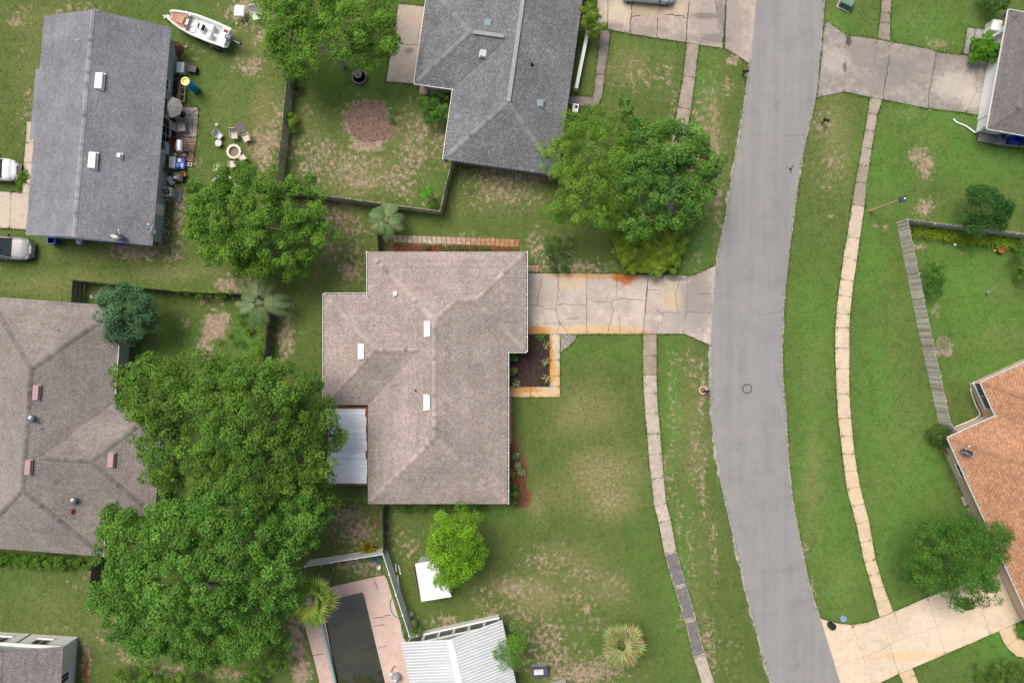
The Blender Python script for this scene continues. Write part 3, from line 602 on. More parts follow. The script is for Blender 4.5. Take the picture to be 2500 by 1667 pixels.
# ridge vent
rv = MB(); rv.box((5, 10.5, 2.6 + 5 * .41 + .09), (.34, 11.0, .05)); rv.build('ridge_vent', pm('ridge_vent_grey', (.27, .28, .29), .9, .2, 5), hd); MB().box((2.55, 10.48, 2.6 + 4.315 * .41 + .08), (2.6, .3, .05)).build('ridge_vent', MATS['ridge_vent_grey'], hd)
out3 = [(0, 0), (10, 0), (10, 22), (0, 22), (0, 14.8), (-3.4, 14.8), (-3.4, 6.17), (0, 6.17)]
walls(hd, out3, 2.6, .5, pm('brick_cream', (.45, .38, .32), .9, .1))
for i in (5, 6): gutter(hd, out3[i + 0], out3[(i + 1) % 8], 2.6, .10)
gutter(hd, out3[7], out3[0], 2.6, .10)
M_vblue = pm('vent_slate_blue', (.17, .235, .27), .5, .1, 3, 0); M_vpale = pm('vent_pale', (.38, .43, .45), .4, .1, 3, 0)
def loc_of(h, px, py, z): return h.matrix_basis.inverted() @ G(px, py, z)
for px, py, mm in ((1191, 52, M_vblue), (1179, 125, M_vpale), (1320, 246, M_vblue)):
    p = loc_of(hd, px, py, 4.3); boxvent(hd, rd, p.x, p.y, mm, .55, .58, .14)
p = loc_of(hd, 1298, 157, 4.2); pipe(hd, rd, p.x, p.y, pm('pipe_black', (.03, .03, .03)), .08, .35)
window(hd, (1.5, .49, 1.5), 1.4, 1.1, -math.pi / 2); window(hd, (9.52, 4, 1.5), 1.6, 1.2, 0); window(hd, (-1.7, 6.66, 1.5), 1.3, 1.1, -math.pi / 2)
# ---- 4 grey brown hip house on the left
c0 = G(295, 748, 2.6); hl = thing('house', 'grey brown hip roofed house beside the two huge trees', 'house', (c0.x, c0.y, 0), R(-4.2))
rl = Roof([(-11.6, 0, -21.76, 0, 'hip'), (-10.4, 4.25, -18.0, -8.45, 'hip')], 2.6, .40)
M_sh4 = pm('shingle_taupe', (.228, .210, .198), .95, .20, .35, .2, 40, attr=True)
build_roof(hl, rl, M_sh4, .72, .80, seed=8, tintfn=lambda r_: (1.06, .99, .95) if r_.random() < .3 else (1, 1, 1))
out4 = [(-11.6, -21.76), (0, -21.76), (0, -18), (4.25, -18), (4.25, -8.45), (0, -8.45), (0, 0), (-11.6, 0)]
M_sage2 = pm('siding_pale_green', (.45, .48, .45), .8, .05); walls(hl, out4, 2.6, .45, M_sage2)
M_vpink = pm('vent_dusty_pink', (.37, .25, .255), .7, .1, 3, 0)
for px, py in ((93, 958), (75, 1139), (262, 1126)):
    p = loc_of(hl, px, py, 4.6); boxvent(hl, rl, p.x, p.y, M_vpink, .48, 1.25, .22)
p = loc_of(hl, 167, 1250, 3.9); boxvent(hl, rl, p.x, p.y, pm('vent_maroon', (.22, .09, .09)), .38, .36, .2)
M_galv = pm('galvanised', (.30, .32, .33), .35, .2, 6, .1, metal=.7)
for px, py in ((87, 1019), (165, 1227)): p = loc_of(hl, px, py, 4.5); turbine(hl, rl, p.x, p.y, M_galv)
for px, py in ((131, 806), (104, 1031), (109, 1045)): p = loc_of(hl, px, py, 4.2); pipe(hl, rl, p.x, p.y, M_galv, .04, .25)
window(hl, (-.44, -6.6, 1.35), 2.6, 1.9, 0, 'porch_screen', nx=4, ny=1, mat=pm('screen_black', (.012, .010, .012), .9))
gutter(hl, (0, -8.45), (0, 0), 2.6, .09); gutter(hl, (0, -21.76), (0, -18), 2.6, .09)
# ---- 5 small white house, bottom left corner
hb = thing('house', 'white walled house with speckled grey roof in the bottom left corner', 'house', (-39.15, -26.55, 0), R(-3.6))
rb = Roof([(-8.4, 0, -13, 0, 'gy')], 2.5, .40); M_sh5 = pm('shingle_speckled', (.235, .215, .205), .95, .14, .5, .2, 40, attr=True)
build_roof(hb, rb, M_sh5, .64, 1.0, seed=9)
M_ww = pm('stucco_white', (.66, .67, .655), .85, .05, 2.0)
walls(hb, [(-8.4, -13), (0, -13), (0, 0), (-8.4, 0)], 2.5, .28, M_ww)
MB().add([(-8.1, -.29, 2.45), (-.3, -.29, 2.45), (-4.2, -.29, 2.5 + 4.2 * .4 - .1)], [(0, 1, 2), (2, 1, 0)]).build('gable_wall', M_ww, hb)
window(hb, (-2.6, -.27, 1.5), 1.4, 1.1, math.pi / 2); window(hb, (-6.2, -.27, 1.5), 1.2, 1.1, math.pi / 2); window(hb, (-.27, -3.2, 1.5), .8, 1.0, 0)
MB().tube([(-4.5, -.24, .1), (-4.5, -.24, 2.5)], .04).build('downpipe', pm('pipe_dark', (.08, .08, .08)), hb)
# ---- 6 white metal roofed house by the pool
hw = thing('house', 'white ribbed metal roofed house with sunroom windows beside the pool', 'house', (-9.69, -26.17, 0), R(12.5))
M_metal = pm('metal_roof_white', (.70, .73, .75), .38, .05, .8, .03, metal=.0, spec=.5, streak=(.4, 2, 1))
W = 9.05; P_ = .375; e6 = 2.6; ln = 13.0; rb_ = MB()
for side in (0, 1):
    a, bx = (0, W / 2) if side == 0 else (W, W / 2)
    zr = e6 + W / 2 * P_; base = [(a, 0, e6), (bx, 0, zr), (bx, -ln, zr), (a, -ln, e6)]; rb_.add(base, [(0, 1, 2, 3), (3, 2, 1, 0)])
    rb_.add([(x, y, z - .06) for x, y, z in base], [(0, 1, 2, 3)])
rfm = rb_.build('roof', M_metal, hw); pan = MB(); pan.box((0, 0, 0), (W / 2 / math.cos(math.atan(P_)), .07, .045), ch=.012); pme = pan.mesh('rib'); pme.materials.append(M_metal)
for side in (0, 1):
    for k in range(int(ln / .26)):
        o = bpy.data.objects.new('rib', pme); COL.objects.link(o); o.parent = rfm; sg = 1 if side == 0 else -1
        o.location = (W / 4 if side == 0 else W * 3 / 4, -.06 - k * .26, e6 + W / 4 * P_ + .022); o.rotation_euler = (0, -sg * math.atan(P_), 0)
rc = MB(); zr = e6 + W / 2 * P_; rc.add([(W / 2 - .28, .03, zr - .06), (W / 2, .03, zr + .06), (W / 2 + .28, .03, zr - .06), (W / 2 - .28, -ln, zr - .06), (W / 2, -ln, zr + .06), (W / 2 + .28, -ln, zr - .06)], [(0, 1, 4, 3), (1, 2, 5, 4)]); rc.build('ridge_cap', M_metal, hw)
wf = [(.45, -.42), (W - .45, -.42), (W - .45, -ln), (.45, -ln)]; MB().prism(wf, .05, 2.62).build('wall', M_ww, hw); HARD.append([tuple((hw.matrix_basis @ Vector((*p, 0)))[:2]) for p in wf])
MB().add([(.45, -.43, 2.6), (W - .45, -.43, 2.6), (W / 2, -.43, zr - .12)], [(0, 1, 2), (2, 1, 0)]).build('gable_wall', M_ww, hw)
M_tint = pm('sunroom_glass', (.10, .115, .12), .12, .35, 2.5, 0, spec=.5)
for k in range(6): window(hw, (1.15 + k * 1.37, -.41, 1.75), 1.2, 1.25, math.pi / 2, nx=1, mat=M_tint)
# ---- 7 orange shingle house on the right
c0 = G(2316, 1069.4, 2.6); ho = thing('house', 'orange tan shingled house with white gutters at the right edge', 'house', (c0.x, c0.y, 0), R(24.4))
ro = Roof([(0, 14, -19, 0, 'hip'), (4.6, 18, -13, 3.17, 'hip')], 2.6, .38)
M_sh7 = pm('shingle_orange_tan', (.39, .215, .125), .95, .12, .5, .2, 40, attr=True)
build_roof(ho, ro, M_sh7, .70, .82, .34, .17, 11, tintfn=lambda r_: (1.06, 1.08, 1.08) if r_.random() < .4 else (.98, .95, .94))
out7 = [(0, 0), (0, -19), (14, -19), (18, -13), (18, 3.17), (4.6, 3.17), (4.6, 0)]
out7 = [(0, -19), (14, -19), (14, -13), (18, -13), (18, 3.17), (4.6, 3.17), (4.6, 0), (0, 0)]
walls(ho, out7, 2.6, .5, pm('stucco_cream', (.58, .47, .35), .85, .05))
for i in (7, 6, 5, 4): gutter(ho, out7[i], out7[(i + 1) % 8], 2.6, .12)
window(ho, (5.09, 1.6, 1.5), 2.5, 1.4, math.pi, nx=2, ny=1, mat=M_tint)
window(ho, (.49, -3.6, 1.5), 1.2, 1.1, math.pi)
p = loc_of(ho, 2354, 1104, 3.0); dish(ho, p.x, p.y, ro.z(p.x, p.y), R(55), pm('dish_blue_grey', (.10, .16, .25), .5), .42)
p = loc_of(ho, 2460, 1300, 3.6); pipe(ho, ro, p.x, p.y, MATS['pipe_black'], .07, .3)
# ---- 8 upper right house with white walls
c0 = G(2411.6, 313, 2.6); hu = thing('house', 'white walled house with dark grey brown roof at the upper right', 'house', (c0.x, c0.y, 0), R(-10.3))
ru = Roof([(0, 14, 0, 10.4, 'hip')], 2.6, .30); M_sh8 = pm('shingle_dark_taupe', (.155, .145, .14), .95, .12, .6, .2, 40, attr=True)
build_roof(hu, ru, M_sh8, .85, 1.05, .3, .14, 12)
out8 = [(0, 0), (14, 0), (14, 10.4), (0, 10.4)]
walls(hu, out8, 2.6, .62, pm('siding_white', (.74, .76, .77), .6, .03, 2))
for i in (0, 3, 2): gutter(hu, out8[i], out8[(i + 1) % 4], 2.6, .11)
MB().box((.58, 4.1, 1.08), (.08, 4.9, 2.1)).build('garage_door', pm('garage_door_white', (.76, .78, .79), .5, .02), hu)
MB().box((.9, 8.35, 1.05), (.5, 1.0, 2.1)).build('entry_door', pm('door_dark', (.05, .03, .03)), hu)
MB().box((.3, 9.0, 1.25), (.28, .28, 2.4), taper=.9).build('porch_column', M_white, hu); MB().box((.2, 9.9, .5), (.9, 1.0, 1.0), ch=.05).build('porch_wall', M_white, hu)
MB().tube([(.55, .5, 2.2), (.5, .45, .15), (-.4, .9, .1), (-1.3, 1.1, .07), (-1.65, 1.35, .07)], .07, 10).build('downspout', M_white, hu)
# ------------------------------------------------------------------ ground
# bare, lush, dry and mulch patches as seen on the lawns: (px, py, rx, ry, strength)
DIRT = [(830, 540, 40, 70, .5), (810, 600, 40, 60, .42), (860, 610, 30, 60, .42), (840, 700, 30, 40, .3), (990, 470, 40, 30, .5), (880, 440, 70, 40, .52), (760, 420, 50, 40, .5), (1030, 320, 30, 60, .5), (620, 30, 70, 45, .75), (655, 90, 40, 22, .85), (610, 160, 45, 30, .6), (600, 150, 20, 16, .4), (470, 130, 45, 40, .35), (680, 280, 25, 60, .45), (640, 370, 30, 60, .7), (665, 330, 20, 50, .6), (440, 520, 25, 90, .55), (425, 610, 40, 40, .5),
  (330, 612, 75, 22, .85), (150, 45, 25, 20, .5), (45, 45, 30, 20, .55), (70, 280, 40, 90, .30), (60, 120, 40, 40, .25), (730, 360, 60, 60, .40), (760, 280, 40, 40, .35), (1000, 300, 40, 80, .38), (1080, 350, 40, 80, .45), (930, 400, 130, 70, .30), (800, 430, 90, 40, .35),
  (900, 303, 58, 50, 1.25), (890, 350, 40, 18, 1.0), (1130, 420, 60, 20, .4), (1250, 430, 130, 28, .62), (1300, 480, 60, 40, .35), (1180, 500, 120, 40, .30), (850, 560, 60, 60, .45), (870, 640, 40, 60, .40), (850, 665, 28, 22, .7), (800, 530, 40, 50, .45), (700, 820, 25, 70, .62), (690, 880, 20, 40, .55),
  (1060, 590, 160, 18, .5), (1310, 600, 30, 60, .5), (1420, 660, 90, 22, .55), (1330, 640, 40, 30, .55), (520, 800, 36, 34, 1.0), (495, 850, 18, 30, 1.0), (545, 775, 18, 16, .85), (520, 730, 40, 20, .5), (560, 700, 45, 25, .65), (450, 790, 20, 16, .5), (500, 740, 22, 14, .5), (620, 690, 20, 20, .7),
  (850, 1260, 60, 40, .62), (870, 1300, 60, 50, .6), (960, 1300, 50, 60, .35), (1000, 1340, 35, 50, .42), (870, 1385, 80, 30, .55), (720, 1560, 30, 80, .75), (735, 1640, 25, 50, .8), (960, 1520, 14, 50, .8), (945, 1450, 10, 60, .6),
  (1090, 1520, 50, 25, .55), (1180, 1450, 40, 30, .4), (1260, 1500, 60, 40, .42), (1330, 1560, 70, 60, .5), (1420, 1640, 120, 45, .62), (1240, 1420, 70, 40, .3), (1270, 1610, 40, 40, .55), (1440, 1520, 60, 40, .35), (1440, 1485, 14, 12, .9), (1245, 1640, 30, 30, .6),
  (230, 1390, 30, 40, .55), (200, 1420, 50, 40, .3), (260, 1560, 40, 30, .45), (330, 1600, 70, 25, .5), (440, 1640, 120, 30, .45), (150, 1540, 60, 12, .4), (560, 1650, 50, 20, .5), (205, 1620, 12, 60, .8),
  (1640, 250, 10, 120, .45), (1720, 270, 18, 120, .40), (1740, 320, 16, 160, .50), (1790, 150, 24, 14, .75), (1780, 210, 18, 30, .5), (1715, 470, 22, 120, .42), (1700, 620, 20, 60, .35), (1660, 880, 40, 40, .38), (1720, 960, 12, 90, .62), (1690, 900, 26, 60, .42), (1640, 1120, 22, 180, .36), (1700, 1100, 24, 120, .40), (1680, 1350, 24, 120, .34), (1730, 1580, 24, 100, .50), (1780, 1600, 30, 120, .28), (1655, 1260, 12, 90, .45),
  (2240, 560, 30, 22, .30), (2255, 510, 30, 24, .68), (2262, 410, 24, 40, .75), (2245, 380, 30, 26, .6), (2300, 105, 40, 14, .55), (2360, 210, 30, 20, .2), (2230, 285, 40, 20, .35), (2030, 525, 12, 10, .7), (2165, 555, 8, 8, .7), (2140, 550, 10, 8, .6), (2020, 330, 40, 60, .28), (2015, 420, 34, 80, .35), (2340, 1130, 14, 70, .6), (2250, 600, 16, 12, .7), (2340, 625, 10, 8, .6), (2245, 660, 10, 40, .4), (2300, 855, 24, 18, .8), (2282, 760, 12, 22, .5), (2480, 950, 40, 12, .35), (1965, 1340, 8, 60, .5), (1985, 1440, 8, 40, .5), (1952, 1250, 8, 90, .3),
  (1250, 1440, 60, 40, 0.5), (1290, 1430, 60, 40, 0.4), (1420, 1400, 80, 40, 0.36), (1400, 1460, 90, 50, 0.36), (1200, 1500, 60, 40, 0.43), (1350, 1600, 90, 60, 0.47), (1480, 1640, 60, 40, 0.43), (1500, 1420, 60, 50, 0.32), (1320, 1370, 80, 40, .42), (850, 400, 120, 60, .5), (960, 430, 90, 50, .5), (1010, 380, 60, 70, .5), (780, 380, 60, 50, .5), (1230, 470, 110, 50, .48), (1640, 1000, 16, 160, .4), (1720, 1200, 16, 140, .5), (1745, 1350, 14, 120, .45), (1660, 1450, 14, 120, .45), (1620, 1180, 14, 120, .42), (1755, 480, 14, 160, .5), (1700, 330, 24, 120, .5), (1630, 180, 16, 60, .45), (1560, 180, 90, 60, .36), (2010, 300, 50, 60, .4), (2030, 400, 40, 60, .42), (100, 250, 60, 90, .4), (200, 20, 90, 20, .4), (60, 20, 60, 20, .4), (1330, 1330, 40, 20, .3), (440, 200, 30, 80, .5), (430, 180, 30, 40, .5), (470, 410, 40, 40, .3), (420, 470, 20, 60, .5)]
DRY = [(1430, 1010, 110, 90, .70), (1470, 1150, 110, 90, .75), (1500, 1220, 80, 60, .75), (1400, 1200, 120, 60, .45), (1310, 1230, 40, 60, .55), (1350, 1080, 90, 60, .35), (1300, 1450, 90, 70, .68), (1250, 1430, 70, 40, .8), (1430, 1400, 90, 90, .45), (1500, 1430, 70, 50, .5), (1360, 1350, 90, 50, .5), (1330, 950, 40, 60, .35), (1420, 890, 80, 50, .25),
  (900, 420, 170, 70, .42), (1000, 330, 70, 110, .4), (850, 360, 100, 60, .3), (760, 320, 60, 110, .3), (1200, 470, 170, 70, .35), (1400, 540, 40, 50, .3), (640, 300, 50, 140, .5), (560, 250, 60, 120, .3), (520, 480, 30, 30, .3), (80, 200, 90, 180, .38), (100, 60, 110, 60, .4), (600, 110, 120, 60, .4), (130, 690, 200, 40, .45), (420, 660, 160, 30, .4), (250, 620, 120, 40, .3),
  (120, 1480, 140, 100, .35), (250, 1500, 60, 120, .4), (840, 480, 40, 120, .4), (790, 620, 60, 120, .35), (1740, 350, 40, 280, .45), (1690, 1050, 60, 220, .42), (1700, 1450, 50, 220, .4), (1540, 170, 120, 80, .38), (1500, 270, 90, 30, .3),
  (2040, 330, 60, 160, .45), (2010, 60, 60, 50, .38), (2240, 50, 70, 40, .3), (2300, 340, 160, 60, .22), (2190, 880, 60, 200, .25), (2200, 1080, 80, 200, .3), (2420, 820, 120, 60, .4), (2430, 720, 90, 50, .3), (1990, 1100, 40, 300, .35), (2060, 1420, 50, 80, .3), (2350, 900, 90, 60, .25), (2150, 1200, 40, 160, .3)]
LUSH = [(2160, 420, 80, 120, .8), (2330, 300, 160, 70, .8), (2150, 1000, 70, 250, .85), (2220, 1150, 100, 150, .85), (2250, 60, 120, 60, .7), (1990, 800, 60, 160, .75), (1990, 1100, 60, 250, .75), (2060, 1400, 60, 120, .8), (2130, 650, 50, 150, .75), (2400, 780, 120, 120, .85), (2380, 620, 120, 60, .8), (1640, 1000, 30, 180, .9), (1660, 1400, 40, 220, .7), (1720, 200, 40, 90, .8), (1700, 560, 60, 100, .7), (2200, 300, 110, 60, .5), (2380, 380, 160, 90, .8), (2350, 700, 120, 160, .9), (2420, 900, 120, 60, .8), (2130, 900, 60, 300, .5), (2200, 1280, 110, 200, .8), (2010, 850, 60, 160, .45), (2030, 1300, 60, 160, .7), (2050, 60, 50, 70, .7), (2260, 60, 120, 60, .6), (2450, 1560, 120, 90, .9),
  (1340, 850, 90, 30, .6), (1540, 830, 40, 60, .55), (1500, 860, 60, 30, .4), (1560, 1300, 60, 200, .25), (450, 250, 90, 200, .25), (560, 230, 80, 90, .3), (850, 210, 90, 60, .5), (960, 250, 40, 30, .4), (1060, 470, 40, 60, .3), (480, 60, 120, 60, .25), (330, 690, 120, 30, .2), (560, 900, 60, 40, .6), (600, 830, 40, 60, .7), (430, 830, 60, 60, .4), (1550, 120, 120, 30, .35), (1190, 1250, 60, 30, .5), (60, 1440, 60, 40, .3), (90, 680, 90, 20, .2)]
MULCH = [(1070, 605, 190, 12, .95), (1262, 1160, 26, 70, .9), (1275, 1215, 26, 30, .9), (1257, 1100, 14, 40, .8), (930, 600, 40, 16, .5), (430, 190, 12, 90, .75), (2305, 990, 60, 10, .6), (420, 250, 10, 40, .7), (430, 175, 14, 40, .5), (445, 475, 14, 60, .35), (1000, 1240, 40, 12, .5), (920, 1265, 18, 60, .5), (800, 500, 60, 14, .5), (1150, 412, 60, 8, .6), (2340, 575, 160, 8, .7), (205, 1640, 10, 60, .8)]
def mask(px, py, L, pw=1.0):
    m = np.zeros(px.shape)
    for (x, y, rx, ry, s) in L:
        d = ((px - x) / rx) ** 2 + ((py - y) / ry) ** 2; m = np.maximum(m, s * np.exp(-d * .9) * 1.05)
    return m
def masks(X, Y):
    wx = (fbm(X, Y, 3.0, 11) - .5) * 34; wy = (fbm(X, Y, 3.0, 31) - .5) * 34
    px = X * M2PX + CX + wx; py = CY - Y * M2PX + wy
    n1 = fbm(X, Y, 1.1, 51); n2 = fbm(X, Y, 7.0, 71)
    d = mask(px, py, DIRT) * 1.12 ; y = np.clip(mask(px, py, DRY) * 1.25 + (n2 - .5) * .5, 0, 1.1); l = np.clip(mask(px, py, LUSH) + (n2 - .5) * .3, 0, 1); mu = mask(px, py, MULCH)
    inside = (np.abs(X) < 60) & (np.abs(Y) < 45)
    return d, l, y, mu
xs = np.concatenate([-np.geomspace(2500, 54, 22), np.arange(-52, 52.01, .26), np.geomspace(54, 2500, 22)]); ys = np.concatenate([-np.geomspace(2500, 40, 22), np.arange(-38, 38.01, .26), np.geomspace(40, 2500, 22)])
X, Y = np.meshgrid(xs, ys); nx, ny = len(xs), len(ys)
Z = -0.01 + (fbm(X, Y, 1.2, 5) - .5) * .03
MASKS = masks(X, Y)
V = np.stack([X, Y, Z], -1).reshape(-1, 3); I = np.arange(nx * ny).reshape(ny, nx)
F = np.stack([I[:-1, :-1], I[:-1, 1:], I[1:, 1:], I[1:, :-1]], -1).reshape(-1, 4)
fc = V[F].mean(1); keep = ~inpoly(fc[:, 0], fc[:, 1], offset_poly(POOL, -.35)); F = F[keep]
me = mesh_np('ground', V, F)
a = me.attributes.new('cover', 'FLOAT_COLOR', 'POINT'); c = np.stack([q.ravel() for q in MASKS], -1).astype(np.float32); a.data.foreach_set('color', c.ravel())
me.polygons.foreach_set('use_smooth', np.ones(len(F), bool))
m, t, b, N, L = nt('lawn'); b.inputs['Roughness'].default_value = .95; b.inputs['Specular IOR Level'].default_value = .08
geo = N.new('ShaderNodeNewGeometry'); at = N.new('ShaderNodeAttribute'); at.attribute_name = 'cover'; sep = N.new('ShaderNodeSeparateColor'); L.new(at.outputs['Color'], sep.inputs[0])
def _mix(f, A, B):
    x = N.new('ShaderNodeMix'); x.data_type = 'RGBA'; L.new(f, x.inputs[0])
    for i, s in ((6, A), (7, B)):
        if isinstance(s, tuple): x.inputs[i].default_value = (*s, 1)
        else: L.new(s, x.inputs[i])
    return x.outputs[2]
def _val(a_, op, b_):
    x = N.new('ShaderNodeMath'); x.operation = op
    for i, s in ((0, a_), (1, b_)):
        if isinstance(s, (int, float)): x.inputs[i].default_value = s
        else: L.new(s, x.inputs[i])
    return x.outputs[0]
def _mr(s, a0, a1, c0=0., c1=1.):
    r = N.new('ShaderNodeMapRange'); r.interpolation_type = 'SMOOTHSTEP'; r.inputs[1].default_value = a0; r.inputs[2].default_value = a1; r.inputs[3].default_value = c0; r.inputs[4].default_value = c1; L.new(s, r.inputs[0]); return r.outputs[0]
nb = _noise(.35, 6); nm = _noise(2.2, 6, None, .75); nf = _noise(9, 6, None, .8); nff = _noise(40, 4, None, .8); ns = _noise(2.9, 6, (1, 1.15, 1), .72); ns2 = _noise(2.1, 6, (1.2, 1, 1), .74)
K = 1.20
def kc(*c): return tuple(v * K for v in c)
g = _mix(_mr(nb, .35, .65), kc(.054, .100, .021), kc(.080, .120, .031))
g = _mix(_mr(nf, .3, .7), g, _mix(nm, kc(.040, .074, .014), kc(.122, .140, .048)))
g = _mix(_val(sep.outputs[1], 'MULTIPLY', _mr(nm, .2, .55, .35, 1)), g, _mix(nf, kc(.048, .140, .021), kc(.096, .208, .038)))
nstr = _noise(1.0, 5, (2.2, .35, 1), .7); npat = _noise(.9, 5, None, .7)
g = _mix(_mr(nstr, .40, .66, 0, .38), g, kc(.112, .128, .040))
g = _mix(_mr(npat, .44, .68, 0, .40), g, kc(.036, .076, .014))
def fleck(n_, mask_, t0, k, w): return _mr(_val(n_, 'ADD', _val(mask_, 'MULTIPLY', k)), t0 - w, t0 + w)
soft = _val(_mr(_val(sep.outputs[2], 'ADD', _val(_val(nm, 'SUBTRACT', .5), 'MULTIPLY', .9)), .15, .95), 'MULTIPLY', _mr(nf, .25, .6, .45, .95))
g = _mix(soft, g, _mix(nf, kc(.125, .130, .046), kc(.205, .185, .088)))
dryf = fleck(ns, sep.outputs[2], .80, .26, .07)
g = _mix(dryf, g, _mix(nm, (.22, .20, .095), (.40, .33, .21)))
dirtc = _mix(_mr(nm, .35, .65), (.235, .175, .120), (.43, .345, .265)); dirtc = _mix(_mr(nf, .38, .7, 0, .7), dirtc, (.15, .115, .06))
df = fleck(ns2, sep.outputs[0], .685, .34, .06)
g = _mix(df, g, dirtc)
at2 = at.outputs['Alpha']; mf = _mr(_val(at2, 'ADD', _val(_val(nf, 'SUBTRACT', .5), 'MULTIPLY', 1.2)), .35, .65)
g = _mix(mf, g, _mix(nm, (.10, .045, .024), (.20, .10, .055)))
g = _mul(g, _ramp(nff, (.3, (.55, .55, .55)), (.68, (1.36, 1.36, 1.36))))
g = _mul(g, _ramp(_noise(16, 5, None, .8), (.32, (.74, .74, .74)), (.66, (1.22, 1.22, 1.22))))
L.new(g, b.inputs['Base Color'])
ground = struct(obj('ground', me, m))
# ------------------------------------------------------------------ grass: blades in tufts, denser where the lawn is thick
def scatter_ok(x, y):
    ok = np.ones(x.shape, bool)
    for p in HARD:
        q = np.array(p)[:, :2]; x0, y0 = q.min(0); x1, y1 = q.max(0); s = (x > x0) & (x < x1) & (y > y0) & (y < y1)
        if s.any(): idx = np.where(s)[0]; ok[idx] &= ~inpoly(x[idx], y[idx], [tuple(r) for r in q])
    return ok
def blades(x, y, z, h, w, nb_, base, rng, lean=3.0):
    n = len(x); A = rng.random((n, nb_)) * math.tau; hh = h[:, None] * rng.uniform(.6, 1.2, (n, nb_)); ww = w[:, None] * rng.uniform(.7, 1.3, (n, nb_)); le = rng.uniform(.2, 1, (n, nb_)) * lean
    ca, sa = np.cos(A), np.sin(A); bx = x[:, None] + rng.normal(0, .03, (n, nb_)); by = y[:, None] + rng.normal(0, .03, (n, nb_)); bz = np.broadcast_to(z[:, None], bx.shape)
    p0 = np.stack([bx - sa * ww, by + ca * ww, bz], -1); p1 = np.stack([bx + sa * ww, by - ca * ww, bz], -1); p2 = np.stack([bx + ca * hh * le, by + sa * hh * le, bz + hh], -1)
    V = np.stack([p0, p1, p2], 2).reshape(-1, 3); F = np.arange(len(V)).reshape(-1, 3); C = np.repeat(base[:, None, :], nb_, 1) * rng.uniform(.65, 1.35, (n, nb_, 1)); return V, F, C.reshape(-1, 3)
def grass_col(d, l, y, mu, rng, gxx, gyy):
    n = len(d); g = np.array([.094, .164, .033])[None] * np.ones((n, 1)); g = g * (1 - l[:, None] * .7) + np.array([.086, .232, .038]) * l[:, None] * .7
    dr = (rng.random(n) < np.clip(.03 + y * .6 * (.25 + .75 * (fbm(gxx, gyy, .8, 123) > .52)) + d * .4, 0, .9)); g[dr] = np.array([.34, .30, .17]) * rng.uniform(.7, 1.15, (dr.sum(), 1)); return g
n = 150000; gx = RNG.uniform(-49, 49, n); gy_ = RNG.uniform(-33, 33, n); d, l, y, mu = masks(gx, gy_)
nn_ = fbm(gx, gy_, .5, 91)
ok = scatter_ok(gx, gy_) & (RNG.random(n) > np.clip(d * 1.15 + mu * 1.2 + (.45 - nn_), 0, .97)) & ~inpoly(gx, gy_, offset_poly(POOL, -.35))
gx, gy_, d, l, y, mu = [q[ok] for q in (gx, gy_, d, l, y, mu)]
B1 = blades(gx, gy_, np.full(len(gx), -.008), RNG.uniform(.02, .045, len(gx)), RNG.uniform(.012, .024, len(gx)), 4, grass_col(d, l, y, mu, RNG, gx, gy_), RNG)
# creeping edges
ex, ey = [], []
for E in EDGES:
    P = np.array(E)[:, :2]
    for i in range(len(P) - 1):
        a_, b_ = P[i], P[i + 1]; ln = np.hypot(*(b_ - a_))
        if ln > 40 or abs(a_[0]) > 52 or abs(a_[1]) > 36: continue
        k = int(ln * 26) + 1; t_ = RNG.random(k); nrm = np.array([-(b_ - a_)[1], (b_ - a_)[0]]) / max(ln, 1e-6); o_ = RNG.normal(-.0, .07, k); wob = fbm(a_[0] + (b_ - a_)[0] * t_, a_[1] + (b_ - a_)[1] * t_, .9, 77) 
        sel = wob > .36
        q = a_ + (b_ - a_) * t_[:, None] + nrm * o_[:, None]; ex += list(q[sel, 0]); ey += list(q[sel, 1])
ex = np.array(ex); ey = np.array(ey)
# not in the middle of other paving (shared joints): allow only if grass is near
near = np.zeros(len(ex), bool)
for dx, dy in ((.3, 0), (-.3, 0), (0, .3), (0, -.3)): near |= scatter_ok(ex + dx, ey + dy)
ex, ey = ex[near], ey[near]; d, l, y, mu = masks(ex, ey); keep = RNG.random(len(ex)) > np.clip(d * .8, 0, .9); ex, ey, d, l, y, mu = [q[keep] for q in (ex, ey, d, l, y, mu)]
B2 = blades(ex, ey, np.full(len(ex), .0), RNG.uniform(.06, .11, len(ex)), RNG.uniform(.022, .045, len(ex)), 3, grass_col(d, l, y, mu, RNG, ex, ey), RNG, 1.6)
V = np.concatenate([B1[0], B2[0]]); F = np.concatenate([B1[1], B2[1] + len(B1[0])]); C = np.concatenate([B1[2], B2[2]])
m, t, b, N, L = nt('grass_blade'); b.inputs['Roughness'].default_value = .7; b.inputs['Specular IOR Level'].default_value = .15; at = N.new('ShaderNodeAttribute'); at.attribute_name = 'col'; L.new(at.outputs['Color'], b.inputs['Base Color'])
tr = N.new('ShaderNodeBsdfTranslucent'); L.new(at.outputs['Color'], tr.inputs['Color']); ms = N.new('ShaderNodeMixShader'); ms.inputs[0].default_value = .4; L.new(b.outputs[0], ms.inputs[1]); L.new(tr.outputs[0], ms.inputs[2]); L.new(ms.outputs[0], N['Material Output'].inputs['Surface'])
M_leaf = m
go = stuff(obj('grass', mesh_np('grass', V, F, C), M_leaf)); tag(go, 'patchy green and straw coloured grass over all the lawns', 'grass')
